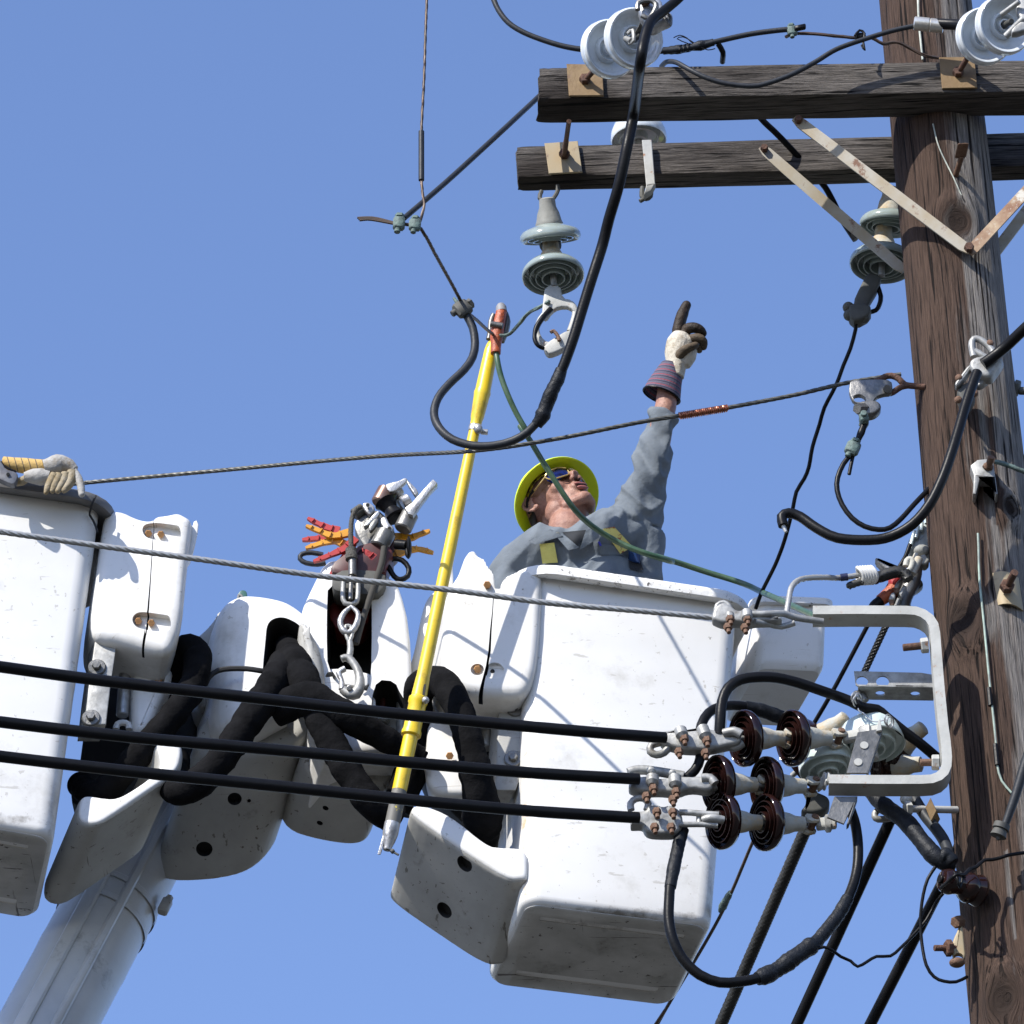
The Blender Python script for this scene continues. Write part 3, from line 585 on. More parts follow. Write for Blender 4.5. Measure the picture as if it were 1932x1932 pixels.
# level cylinders
mb = MB(); mb.cyl(W('F', 915, 1600, .80), W('F', 885, 2000, .80), .019); part(mb, 'piston_rod', ALU, jib)
mb = MB(); mb.lathe(W('F', 925, 1540, .80), W('F', 915, 1620, .80)-W('F', 925, 1540, .80), [(0, .034), (.025, .045), (.035, .04), (.05, .03), (.058, .024)], 20); part(mb, 'cylinder_cap', SHADE_GRIME, jib)
mb = MB(); mb.cyl(W('J', 640, 1300, .92), W('J', 620, 1560, .92), .022); part(mb, 'piston_rod', ALU, jib)
mb = MB(); mb.lathe(W('J', 610, 1225, .90), W('J', 630, 1310, .90)-W('J', 610, 1225, .90), [(0, .045), (.02, .05), (.035, .045), (.045, .03), (.055, .026)], 20); part(mb, 'cylinder_cap', SHADE_GRIME, jib)
mb = MB(); mb.prism([W('F', *p, .78) for p in ((965, 1600), (1010, 1570), (1130, 1570), (1230, 1610), (1255, 1650), (1240, 1740), (1180, 1850), (1080, 2100), (1000, 2120), (955, 2090), (950, 1800))], Vector((-.02, .14, 0)), .025, 2, 4); k1 = part(mb, 'knuckle_cover', WHITE, jib)
cut(k1, MB().lathe(W('F', 1145, 1730, .78)-Vector((0, .05, 0)), Vector((0, 1, 0)), [(0, .022), (.075, .02)], 20)); mb = MB(); mb.hexn(W('F', 1148, 1742, .81), W('F', 1148, 1742, .78), .0125); part(mb, 'cover_bolt', COPB, jib)
mb = MB(); mb.prism([W('J', *p, .86) for p in ((190, 1500), (200, 1340), (300, 1280), (460, 1240), (540, 1240), (580, 1280), (560, 1500), (540, 1700), (560, 1850), (480, 1900), (220, 1880), (170, 1700))], Vector((0, .10, 0)), .02, 2, 4); part(mb, 'knuckle_cover', WHITE, jib)
mb = MB(); mb.tube([W('H', 840, 260, .80), W('H', 850, 225, .80), W('H', 890, 212, .80), W('H', 930, 225, .80), W('H', 935, 260, .80)], .010, 8); part(mb, 'pin_cap', WHITE, jib)
# dark slabs for the machinery and the shaded cavity behind
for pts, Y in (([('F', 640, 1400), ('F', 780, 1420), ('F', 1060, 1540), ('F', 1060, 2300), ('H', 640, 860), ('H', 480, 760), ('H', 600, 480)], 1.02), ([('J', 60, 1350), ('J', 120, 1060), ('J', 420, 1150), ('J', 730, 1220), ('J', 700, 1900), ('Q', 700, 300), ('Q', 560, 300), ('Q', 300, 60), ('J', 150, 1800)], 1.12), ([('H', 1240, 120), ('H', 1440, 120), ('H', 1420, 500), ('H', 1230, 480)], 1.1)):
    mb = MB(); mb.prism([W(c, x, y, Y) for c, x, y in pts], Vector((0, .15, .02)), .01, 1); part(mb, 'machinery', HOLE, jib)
# corner guards (lower): body coloured as in shade, lip as lit
cover(jib, 'corner_guard', 'H', [(545, 950), (560, 790), (610, 755), (720, 775), (830, 785), (950, 720), (1090, 620), (1150, 560), (1130, 440), (1085, 360), (1200, 355), (1290, 380), (1310, 430), (1290, 560), (1200, 640), (1050, 740), (820, 900), (680, 985)], .72, Vector((-.13, .30, -.10)), .010, SHADE_GRIME, rnd=2, lip=1)
gd = cover(jib, 'corner_guard', 'Q', [(60, 60), (130, 45), (300, 110), (520, 295), (600, 305), (765, 310), (765, 490), (745, 500), (640, 505), (335, 305), (60, 115)], .74, Vector((-.080, .34, -.10)), .012, SHADE_GRIME, rnd=2, lip=1)
def dimple(o, c, x, y, r, dp=.03):
    from mathutils.bvhtree import BVHTree as BT
    o0 = ORG[jib.name]; t = BT.FromPolygons([v.co+o0 for v in o.data.vertices], [tuple(p.vertices) for p in o.data.polygons])
    q = W(c, x, y, 0); d = (q-CAM).normalized(); h = t.ray_cast(q, d, 4)
    if h[0] is None: return
    n = h[1] if h[1].dot(d) < 0 else -h[1]; cut(o, MB().lathe(h[0]+n*.02, -n, [(0, r), (dp+.02, r*.95)], 24), HOLE)
dimple(gd, 'Q', 390, 385, .028, .02); dimple(gd, 'Q', 268, 665, .028, .02)
dimple(slv, 'H', 1700, 765, .022); dimple(slv, 'H', 1480, 1128, .026); dimple(slv, 'H', 1805, 778, .006)
dimple(lh, 'I', 620, 1025, .010); dimple(lh, 'I', 578, 1133, .010)
# bellows hoses
def hose(pts, r, nm='hose', m_=FABRIC, ro=.13):
    mb = MB(); mb.tube(pts, r, 32, .010, rough=ro, rf=.38); part(mb, nm, m_, jib, ang=70)
hose([W('T', *p) for p in ((320, 1310, .95), (330, 1260, .82), (352, 1222, .76), (372, 1235, .76), (365, 1290, .74), (330, 1345, .72), (280, 1405, .74), (225, 1465, .80), (180, 1500, .86), (150, 1480, .95))], .042)
hose([W('T', *p) for p in ((545, 1235, .98), (532, 1262, .80), (505, 1305, .70), (465, 1365, .68), (420, 1430, .68), (370, 1480, .70), (330, 1488, .76), (330, 1430, .90))], .047)
hose([W('T', *p) for p in ((535, 1205, 1.02), (548, 1235, .86), (566, 1275, .76), (592, 1330, .72), (625, 1400, .72), (660, 1460, .72), (700, 1515, .74), (745, 1545, .80))], [.03, .040, .050, .052, .045, .044, .046, .046])
hose([W('T', *p) for p in ((520, 1340, .74), (580, 1320, .70), (650, 1350, .70), (710, 1385, .74), (790, 1430, .82))], [.05, .055, .045, .04, .04])
hose([W('T', *p) for p in ((745, 1530, .95), (770, 1470, .92), (790, 1420, .9))], .05)
hose([W('T', *p) for p in ((790, 1380, .90), (792, 1300, .82), (830, 1285, .74), (862, 1330, .68), (885, 1400, .68), (900, 1470, .70), (910, 1540, .78), (905, 1590, .92))], [.04, .046, .046, .044, .044, .05, .06, .055])
mb = MB(); mb.tube([W('Y', *p) for p in ((1400, 930, .76), (1480, 880, .76), (1580, 850, .76), (1680, 860, .77), (1740, 880, .79))], .004, 6); part(mb, 'tie_cord', M_('grey_cord', (.09, .085, .08), .9), jib)
# ---------------- insulators ----------------
def disc(par, top, dn, R_, gap, m_, capm, n=40, bowl=False):
    """suspension disc: cap at top, shell, ribbed underside, pin. dn = unit direction cap->pin"""
    c = R_*.42; mb = MB()
    mb.lathe(top, dn, [(0, c*.42), (.004, c*.62), (gap*.18, c*.66), (gap*.30, c*.86), (gap*.44, c*.98), (gap*.50, c*1.08), (gap*.53, c*1.06), (gap*.55, c*.9)], n); part(mb, 'cap', capm, par)
    g = gap; mb = MB()
    mb.lathe(top, dn, [(g*.50, c*.8), (g*.52, c*1.08), (g*.55, c*1.35), (g*.565, R_*.75), (g*.58, R_*.90), (g*.60, R_*.97), (g*.635, R_), (g*.655, R_*.975), (g*.675, R_), (g*.71, R_*.975), (g*.73, R_), (g*.79, R_*.99), (g*.82, R_*.94), (g*.81, R_*.88), (g*.73, R_*.80), (g*.66, R_*.70), (g*.63, R_*.56), (g*.62, R_*.46), (g*.72, R_*.43), (g*.74, R_*.39), (g*.72, R_*.35), (g*.62, R_*.32), (g*.62, R_*.22), (g*.74, R_*.20), (g*.74, R_*.16), (g*.62, R_*.05)] if bowl else [(g*.50, c*.8), (g*.52, c*1.08), (g*.55, c*1.35), (g*.58, R_*.72), (g*.63, R_*.90), (g*.70, R_*.985), (g*.76, R_), (g*.80, R_*.985), (g*.815, R_*.95), (g*.79, R_*.90), (g*.66, R_*.86), (g*.66, R_*.78), (g*.80, R_*.755), (g*.80, R_*.72), (g*.66, R_*.68), (g*.66, R_*.60), (g*.83, R_*.575), (g*.83, R_*.54), (g*.66, R_*.50), (g*.66, R_*.40), (g*.85, R_*.375), (g*.85, R_*.33), (g*.64, R_*.28), (g*.64, R_*.05)], n)
    o = part(mb, 'porcelain_shell', m_, par, ang=60)
    mb = MB(); mb.cyl(top+dn*g*.6, top+dn*g*1.02, R_*.10, 14); part(mb, 'pin', CAPD if capm is not CEM else GALV, par)
    return o
def clevis(par, p, d, r, L_, m_=CEM, side=None):
    s_, u_, _ = frame(d, side or Vector((0, -1, .4)))
    mb = MB()
    for k in (-1, 1):
        q = p+u_*k*r*.9; mb.prism([q-s_*r*1.1, q-s_*r*.9+d*L_*.8, q-s_*r*.4+d*L_, q+s_*r*.4+d*L_, q+s_*r*.9+d*L_*.8, q+s_*r*1.1], u_*k*r*.55, .0012, 1, 2)
    part(mb, 'clevis', m_, par)
    mb = MB(); mb.cyl(p+d*L_*.62-u_*r*1.8, p+d*L_*.62+u_*r*1.8, r*.62, 14); part(mb, 'clevis_pin', RUSTY, par)
# suspended pair under the rear crossarm
t0 = W('C', 1430, 30, .13)
ins = thing('suspension_insulator', t0, 'grey two-disc porcelain insulator hanging under the rear crossarm', 'insulator')
tA = W('C', 1422, 80, .125); d1 = Vector((.04, .45, -.86)).normalized()
mb = MB(); mb.tube([t0+Vector((-.02, 0, .0)), tA+Vector((-.022, 0, .0)), tA+Vector((0, 0, -.02)), tA+Vector((.022, 0, .0)), t0+Vector((.03, 0, .0)), t0+Vector((.03, 0, .02))], .007, 8); part(mb, 'hook', CAPD, ins)
disc(ins, tA, d1, .094, .162, PORG, CAPG)
tB = W('C', 1448, 400, .20); d2 = Vector((.02, -.04, -1)).normalized()
mb = MB(); mb.lathe(tA+d1*.13, (tB-(tA+d1*.13)), [(0, .020), (.02, .022), ((tB-(tA+d1*.13)).length*.7, .024), ((tB-(tA+d1*.13)).length+.012, .034)], 20); part(mb, 'link', CAPD, ins)
disc(ins, tB+Vector((0, 0, .0)), d2, .096, .165, PORG, CEM)
tC = tB+d2*.155
mb = MB(); mb.prism([W('C', x, y, .19) for x, y in ((1410, 700), (1515, 690), (1535, 790), (1600, 800), (1640, 860), (1625, 905), (1585, 850), (1510, 850), (1460, 880), (1420, 940), (1385, 920), (1395, 800))], Vector((0, .022, 0)), .005, 1); o = part(mb, 'clamp_hanger', GALVR, ins)
mb = MB(); mb.tube([W('C', *p, .20) for p in ((1440, 870), (1375, 940), (1350, 1020), (1375, 1090), (1430, 1130), (1500, 1100), (1570, 1050))], [.010, .008, .008, .009, .012, .013, .011], 10)
part(mb, 'ring_arm', GALVR, ins)
mb = MB(); mb.tube([W('C', *p, .20) for p in ((1590, 830), (1625, 880), (1610, 960), (1585, 1030))], .010, 10); part(mb, 'ring_arm', GALVR, ins)
mb = MB(); mb.prism([W('C', x, y, .185) for x, y in ((1395, 1120), (1590, 1000), (1620, 1040), (1580, 1120), (1520, 1160), (1440, 1190), (1410, 1170))], Vector((0, .03, 0)), .006, 1); part(mb, 'saddle', GALVR, ins)
mb = MB(); mb.tube([W('C', *p, .175) for p in ((1450, 1035), (1470, 1025), (1500, 1060), (1510, 1095))], .006, 8); part(mb, 'saddle_bolt', RUSTY, ins)
# two-disc strings pulled towards the camera on the front arm
def strain_pair(base, c, q1, q2, label, zoom=1.0):
    t_ = thing('strain_insulator', base, label, 'insulator', 'white disc strings on the front crossarm')
    dn = Vector((.34, -.85, -.38)).normalized(); R_ = .089*zoom; g = .165
    p1 = W(*c, q1[0], q1[1], base.y-.18); p2 = p1+ (W(*c, q2[0], q2[1], p1.y-.13)-p1)
    dn = (p2-p1).normalized()
    mb = MB(); mb.tube([base, base.lerp(p1-dn*g*.75, .5), p1-dn*g*.75], .010, 10, smooth=False); part(mb, 'eye_bolt', RUST, t_)
    disc(t_, p1-dn*g*.75, dn, R_, g, PORC, CAPG, 48, True); disc(t_, p2-dn*g*.75, dn, R_*1.03, g, PORC, CAPG, 48, True)
    return t_, p2, dn
si, sp, sd = strain_pair(eF1, ('A',), (925, 345), (1098, 270), 'white two-disc insulator standing out above the left end of the front crossarm')
mb = MB(); e0 = sp+sd*.02; e1 = W('A', 1190, 130, sp.y-.10)
s_, u_, _ = frame(e1-e0, Vector((0, -1, 0)))
for k in (-1, 1): mb.prism([e0-u_*.013, e0+u_*.013, e1+u_*.013, e1-u_*.013], s_*.006, .001, 0, 1)
mb.v = mb.v; part(mb, 'yoke_strap', GALV, si)
mb = MB(); mb.cyl(W('A', 1035, 275, sp.y-.03), W('A', 1075, 290, sp.y-.06), .009); mb.tube([W('A', 1050, 240, sp.y-.05), W('A', 1085, 215, sp.y-.06), W('A', 1090, 290, sp.y-.06), W('A', 1060, 310, sp.y-.05)], .006, 8); part(mb, 'cotter_pin', GALV, si)
dc = thing('deadend_clamp', e1, 'grey cast clamp gripping the thick black jumper above the left white insulator', 'cable clamp', 'cast dead-end clamps')
Yc = e1.y
mb = MB(); mb.prism([W('A', x, y, Yc-.02) for x, y in ((1115, 30), (1180, -20), (1280, -30), (1310, 60), (1370, 90), (1365, 130), (1290, 160), (1240, 195), (1190, 180), (1140, 110))], Vector((0, .05, 0)), .012, 2, 4); part(mb, 'clamp_body', ALU, dc)
mb = MB(); mb.tube([W('A', *p, Yc-.04) for p in ((1120, 70), (1125, 20), (1200, 0), (1250, 30), (1240, 80), (1200, 130), (1150, 110))], .008, 8); part(mb, 'u_bolt', ALUD, dc)
mb = MB(); mb.cyl(W('A', 1150, -30, Yc-.03), W('A', 1180, 30, Yc-.03), .014); part(mb, 'clamp_nut', RUSTY, dc)
mb = MB(); mb.tube([W('A', *p, Yc-.03) for p in ((1330, 95), (1355, 130), (1350, 180), (1335, 150), (1300, 120))], .005, 8); part(mb, 'hook_ring', ALUD, dc)
si2, sp2, sd2 = strain_pair(eF2, ('B',), (1655, 255), (1800, 175), 'white two-disc insulator in the top right corner over the right plate', .98)
mb = MB(); mb.cyl(W('B', 1770, 105, sp2.y-.10), W('B', 1900, 10, sp2.y-.14), .008); mb.cyl(W('B', 1800, 260, sp2.y-.08), W('B', 1932, 130, sp2.y-.12), .010); part(mb, 'cotter_pin', GALV, si2)
mb = MB(); mb.prism([W('B', *p, sp2.y-.12) for p in ((1870, 60), (1900, -20), (2000, -20), (2000, 190), (1850, 240), (1840, 200), (1920, 140))], Vector((0, .03, 0)), .006, 1); part(mb, 'yoke_strap', GALV, si2)
# post insulator behind the front arm, on the rear arm
pi_o = W('A', 1128, 985, .19); pin = thing('pin_insulator', pi_o, 'white bell insulator standing on the rear crossarm behind the thick jumper', 'insulator')
R_ = .087; mb = MB(); mb.lathe(pi_o+Vector((0, 0, -.01)), Vector((0, .0, 1)), [(0, R_*.30), (.02, R_*.34), (.02, R_*.62), (.004, R_*.66), (.004, R_*.70), (.024, R_*.76), (.020, R_*.92), (.0, R_*.96), (.006, R_), (.03, R_*.98), (.06, R_*.86), (.075, R_*.6), (.08, R_*.5), (.10, R_*.5), (.115, R_*.3)], 48); part(mb, 'porcelain_bell', PORC, pin)
mb = MB(); mb.cyl(pi_o-Vector((0, 0, .02)), pi_o+Vector((0, 0, .02)), .014); part(mb, 'pin', GALV, pin)
mb = MB(); o_ = [W('A', x, y, .086) for x, y in ((1150, 992), (1220, 990), (1245, 1310), (1182, 1325))]; mb.prism(o_, Vector((0, .012, 0)), .002, 0, 1)
mb.prism([W('A', x, y, .086) for x, y in ((1182, 1308), (1246, 1295), (1215, 1350), (1165, 1378))], Vector((0, .02, -.01)), .002, 0, 1); part(mb, 'mounting_bracket', GALVR, pin)
mb = MB(); mb.tube([W('A', *p, .11) for p in ((1155, 1330), (1150, 1395), (1180, 1412), (1210, 1395), (1212, 1350))], .008, 8); mb.cyl(W('A', 1135, 1430, .11), W('A', 1160, 1415, .11), .007); part(mb, 'nut', CAPD, pin)
# dark pair hanging behind the pole's left edge
g0 = W('B', 1000, 1330, .22); gi = thing('suspension_insulator', g0, 'grey green two-disc insulator half hidden behind the left edge of the pole', 'insulator')
dg = (W('D', 810, 40, .30)-W('B', 1010, 1330, .24)); dg = Vector((-.10, .22, -.9)).normalized()
disc(gi, W('B', 985, 1330, .22), dg, .092, .165, PORG, CEM); disc(gi, W('B', 935, 1620, .25), (dg+Vector((0, -.22, 0))).normalized(), .10, .175, PORG, CEM)
hc = thing('hanging_clamp', W('D', 760, 300, .27), 'dark corroded clamp under the grey green insulator beside the pole', 'cable clamp')
mb = MB(); mb.prism([W('D', x, y, .25) for x, y in ((820, 30), (920, 60), (905, 130), (820, 270), (810, 330), (730, 330), (720, 240), (760, 150))], Vector((0, .04, 0)), .008, 1); part(mb, 'clamp_body', CAPD, hc)
mb = MB(); mb.ball(W('D', 685, 290, .26), .018); mb.ball(W('D', 690, 345, .26), .018); mb.ball(W('D', 800, 365, .26), .017); mb.prism([W('D', x, y, .24) for x, y in ((690, 250), (840, 260), (850, 330), (740, 390), (680, 340))], Vector((0, .05, 0)), .008, 1); part(mb, 'clamp_bolt', CAPD, hc)
mb = MB(); mb.tube([W('D', *p, .27) for p in ((890, 130), (915, 210), (905, 270), (880, 310), (830, 325))], .0075, 8); part(mb, 'u_bolt', BLACK, hc)
# ---------------- wires ----------------
def wire(name, pts, r, m_, label, cat='cable', group=None, **k):
    mb = MB(); k.setdefault('n', 12); mb.tube(pts, r, **k); return solo(mb, name, m_, label, cat, group, ang=60)
LO = 'cables strung between hardware'
wire('jumper_cable', WL('A', [(1460, -60, Yc-.05), (1400, 0, Yc-.05), (1290, 90, Yc-.06), (1215, 150, Yc-.08), (1170, 270, Yc-.10), (1135, 470, Yc-.08), (1095, 780, -.50), (1045, 1040, -.48), (985, 1320, -.44), (915, 1560, -.38), (870, 1740, -.34)], 0)
     +WL('C', [(1745, 640, -.32), (1680, 850, -.30), (1610, 1080, -.28), (1545, 1260, -.26), (1510, 1340, -.25)], 0), [.0135, .0155, .0165, .0165, .0165, .0165, .0165, .016, .0155], BLACK, 'long thick black jumper falling from the top clamp past both crossarms', n=18)
wire('jumper_cable', WL('C', [(1515, 1330, -.25), (1480, 1420, -.24), (1430, 1530, -.22), (1375, 1640, -.20), (1290, 1740, -.18), (1180, 1805, -.16), (1050, 1838, -.15), (900, 1840, -.14), (750, 1795, -.13), (655, 1710, -.12), (620, 1610, -.10), (650, 1500, -.09), (730, 1400, -.08), (835, 1300, -.07), (895, 1210, -.06), (912, 1110, -.05), (895, 1000, -.05), (855, 920, -.05)], 0), .0125, GREYC, 'dark grey swan-neck cable looping under the yellow stick to its tape splice', n=16)
wire('splice_tape', WL('C', [(1525, 1300, -.252), (1500, 1370, -.245), (1460, 1450, -.235), (1420, 1550, -.217), (1385, 1640, -.203), (1350, 1690, -.19)], 0), [.017, .021, .020, .022, .022, .023, .018], TAPE, 'wrinkled dark tape splice on the thick jumper', 'tape', n=20, rough=.16, step=.008)
# upper run of cables over the front arm
wire('service_cable', WL('A', [(60, -80), (90, -20), (130, 70), (200, 160), (300, 225), (420, 275), (560, 320), (680, 345), (780, 355), (1000, 370), (1300, 362), (1420, 350), (1560, 325), (1700, 290), (1932, 240)], -.28, -.30)+WL('B', [(240, 210), (300, 212)], -.31), [.0085]*4+[.009]*4+[.0085]*4, GREYC, 'grey cable sweeping from the top edge behind the white discs to a small connector', n=12, step=.015)
wire('tape_bumps', WL('A', [(1300, 362), (1420, 350), (1560, 325), (1660, 300)], -.285, -.295), [.011, .0135, .0125, .014, .011], TAPE, 'taped stretch of grey cable right of the white discs', 'tape', n=14, rough=.2, step=.008)
mb = MB(); mb.tube(WL('A', [(1375, 268), (1420, 250), (1470, 270), (1500, 300), (1540, 320), (1480, 310), (1400, 275), (1440, 262), (1490, 285), (1560, 330), (1620, 355), (1670, 345)], -.30), .0016, 6)
for x in (1430, 1460, 1490): mb.tube([W('A', x+14*math.cos(a), 350-(x-1400)*.16+26*math.sin(a), -.30+.014*math.cos(a*1.0)) for a in [i*.7 for i in range(10)]], .0018, 5)
solo(mb, 'tie_wire', BLACK, 'thin frayed tie wires wrapped round the taped grey cable', 'tie wire', kind=None)
wire('drop_lead', WL('A', [(1690, 310, -.30), (1725, 370, -.28), (1722, 440, -.22)], 0), .0085, BLACK, 'short black lead dropping onto the top of the front crossarm')
wire('service_cable', WL('B', [(240, 262), (300, 240), (420, 240), (560, 252), (720, 268), (780, 270), (850, 268), (930, 310), (1030, 300), (1120, 340), (1230, 395), (1330, 412)], -.31, -.18), .0058, COPD, 'twisted thin dark cable crossing in front of the pole above the arm', n=12, lobes=5, pitch=.05, step=.01)
mb = MB(); mb.ball(W('B', 770, 262, -.285), .018, .012, .014, 10, 8); mb.tube(WL('B', [(730, 255), (765, 215), (800, 240), (790, 300), (800, 355), (780, 320)], -.30), .004, 6); solo(mb, 'split_connector', BLACK, 'black twisted wire knot where the thin cable meets the grey one', 'connector')
wire('service_cable', WL('A', [(1290, 470, -.20), (1325, 440, -.26), (1390, 442, -.30), (1480, 490, -.33), (1600, 550, -.34), (1750, 595, -.34), (1932, 612, -.34)], 0)+WL('B', [(110, 592, -.34), (280, 530, -.34), (450, 440, -.33), (600, 350, -.33), (800, 278, -.33), (1000, 218, -.33), (1150, 185, -.33)], 0), .0078, GREYC, 'grey cable drooping across the front arm face up to a silver sleeve', n=12, step=.015)
mb = MB(); mb.lathe(W('B', 1150, 165, -.33), W('B', 1310, 182, -.33)-W('B', 1150, 165, -.33), [(0, .018), (.003, .0215), (.045, .0215), (.048, .019), (.051, .0215), (.088, .0215), (.09, .017)], 24); solo(mb, 'splice_sleeve', M_('bright_sleeve', (.62, .60, .55), .35, .7, var=(.45, .42, .36), vscale=30), 'shiny silver crimp sleeve in front of the pole top', 'connector')
wire('jumper_cable', WL('B', [(1300, 168, -.33), (1450, 175, -.36), (1620, 178, -.42), (1780, 155, -.48), (1880, 115, -.5), (1960, 60, -.5), (2100, -40, -.5)], 0), .0165, BLACK, 'thick black cable curving from the silver sleeve to the top right corner', n=18)
def connector(c, x, y, Y, label, ax=(1, 0, .1), r=.014, L_=.03, m_=COPG):
    p = W(c, x, y, Y); ax = Vector(ax).normalized(); s_, u_, _ = frame(ax); mb = MB()
    mb.beam(p-ax*L_/2, p+ax*L_/2, s_*r*1.5, u_*r*2.6, 1, r*.35)
    mb.cyl(p-ax*L_*.1-u_*r*1.9, p-ax*L_*.1+u_*r*1.9, r*.55); mb.hexn(p+u_*r*1.3, p+u_*r*1.9, r*.85)
    return solo(mb, 'bolted_connector', m_, label, 'connector', 'small split-bolt connectors')
connector('B', 285, 220, -.31, 'verdigris connector joining grey cable and thin cable over the arm', (1, 0, .1), .013)
mb = MB(); mb.beam(W('B', 300, 205, -.32), W('B', 382, 188, -.32), Vector((0, 0, .016)), Vector((0, .016, 0)), 1, .003); solo(mb, 'cable_end', BLACK, 'cut black cable end poking past the verdigris connector', 'cable')
# left free wires
YH = -.50; YG = -.05
wire('drop_wire', WL('T', [(807, -40), (803, 60), (800, 150), (795, 250), (795, 330)], YH, YH)+WL('C', [(540, 50), (552, 130), (535, 200), (522, 245)], YH), .0047, COPD, 'thin dark wire hanging down from the top edge left of the crossarms', n=10, lobes=3, pitch=.04, step=.01)
wire('line_sleeve', WL('T', [(795, 248), (795, 340)], YH), .0085, GREYC, 'short thicker sleeve on the hanging thin wire', 'sleeve', n=12)
wire('service_cable', WL('T', [(1040, 160, .05), (1003, 195, -.02), (920, 272, -.22), (840, 345, -.38), (762, 412, YH)], 0), .0083, GREYC, 'straight dark grey cable slanting from the arm end down to the twin connectors', n=14)
for q in range(3):
    wire('frayed_tail', WL('C', [(360, 262+q*4), (220, 225+q*9), (150, 218+q*8), (75+q*8, 222+q*9)], YH), .0035, COPD, ['upper', 'middle', 'lowest'][q]+' frayed dark strand end left of the twin connectors', 'wire', 'frayed strands of the tail', n=8)
connector('C', 372, 262, YH-.01, 'left one of the twin verdigris connectors on the hanging wire', (1, 0, -.1), .017, .034, COPG)
connector('C', 485, 272, YH-.01, 'right one of the twin verdigris connectors on the hanging wire', (1, 0, -.1), .015, .034, COPG)
wire('bare_wire', WL('C', [(380, 262, YH), (505, 285, YH), (560, 350, YH+.03), (640, 500, YH+.15), (740, 680, YH+.32), (820, 830, YG)], 0), .0058, COPD, 'thin dark wire slanting from the twin connectors to the lower connector', n=10, lobes=3, pitch=.05, step=.01)
connector('C', 822, 868, YG-.01, 'black connector where the swan-neck cable begins', (.6, 0, -.8), .019, .05, CAPD)
mb = MB(); mb.tube(WL('C', [(760, 790), (790, 830), (800, 850)], YG-.01), [.004, .008, .009], 8); solo(mb, 'cable_end', COPG, 'greenish cut strand end above the black connector', 'cable')
wire('bare_wire', WL('C', [(850, 890, YG), (920, 945, .10), (985, 1005, .26), (1040, 1050, .40)], 0), .0058, COPD, 'short dark wire from the black connector to the orange clamp', n=10, lobes=3, pitch=.05, step=.01)
wire('bare_wire', WL('C', [(1070, 1055, .41), (1120, 1058, .40), (1165, 1040, .38), (1225, 975, .33), (1290, 900, .27), (1380, 850, .21), (1440, 815, .18)], 0), .0062, COPG, 'green tinted strand from the orange clamp up to the hanging insulator', n=12, lobes=4, pitch=.05, step=.01)
wire('hanging_tail', WL('C', [(1450, 870, .18), (1390, 935, .17), (1345, 1010, .17), (1335, 1080, .17), (1360, 1130, .17), (1400, 1150, .18)], 0), [.009, .009, .007, .006], BLACK, 'black bundled tail curling beside the ring clamp', n=12, rough=.12, step=.008)
# strung lines across the picture
MG = 'insulated lines running to the left'
wire('guy_strand', WL('T', [(-60, 935, .82), (80, 920, .75), (160, 911, .70), (400, 889, .60), (700, 862, .30), (900, 850, .0), (1050, 828, -.04), (1200, 798, -.04), (1290, 783, -.03), (1380, 768, -.03), (1500, 745, -.02), (1600, 722, -.02), (1700, 706, -.02)], 0), .0068, STRAND, 'dark steel strand from the gloves across to the pole eye bolt', 'wire', n=24, lobes=6, pitch=.15, step=.006)
mb = MB(); a_, b_ = W('T', 1281, 785, -.032), W('T', 1373, 770, -.03); mb.cyl(a_, b_, .0085)
L_ = (b_-a_).length; mb.tube([a_.lerp(b_, i/240)+(lambda s_, u_: s_*math.cos(i*.62)*.0095+u_*math.sin(i*.62)*.0095)(*frame(b_-a_)[:2]) for i in range(241)], .0028, 6, smooth=False)
solo(mb, 'copper_wrap', COPR, 'coiled copper wrap on the strand by the raised wrist', 'wire wrap')
wire('messenger_strand', WL('T', [(-80, 990, -.74), (0, 1003, -.70), (190, 1030, -.64), (375, 1055, -.58), (600, 1086, -.5), (850, 1113, -.43), (1030, 1137, -.38), (1200, 1152, -.34), (1355, 1166, -.30)], 0), .0088, STRANDW, 'bright bare steel strand crossing in front of both buckets', 'wire', n=24, lobes=6, pitch=.15, step=.006)
for pts, lb in (([(-80, 1247), (0, 1258), (200, 1285), (500, 1319), (800, 1352), (1100, 1380), (1255, 1392)], 'uppermost of the three thick black lines crossing the buckets'), ([(-80, 1350), (0, 1362), (250, 1391), (500, 1413), (800, 1441), (1000, 1458), (1205, 1470)], 'middle one of the three thick black lines crossing the buckets'), ([(-80, 1416), (0, 1427), (250, 1456), (500, 1481), (800, 1512), (1000, 1530), (1205, 1543)], 'lowest of the three thick black lines crossing the buckets')):
    wire('line_conductor', WL('T', pts, -.95, -.36), .0163, BLACK, lb, 'power line', MG, n=20)
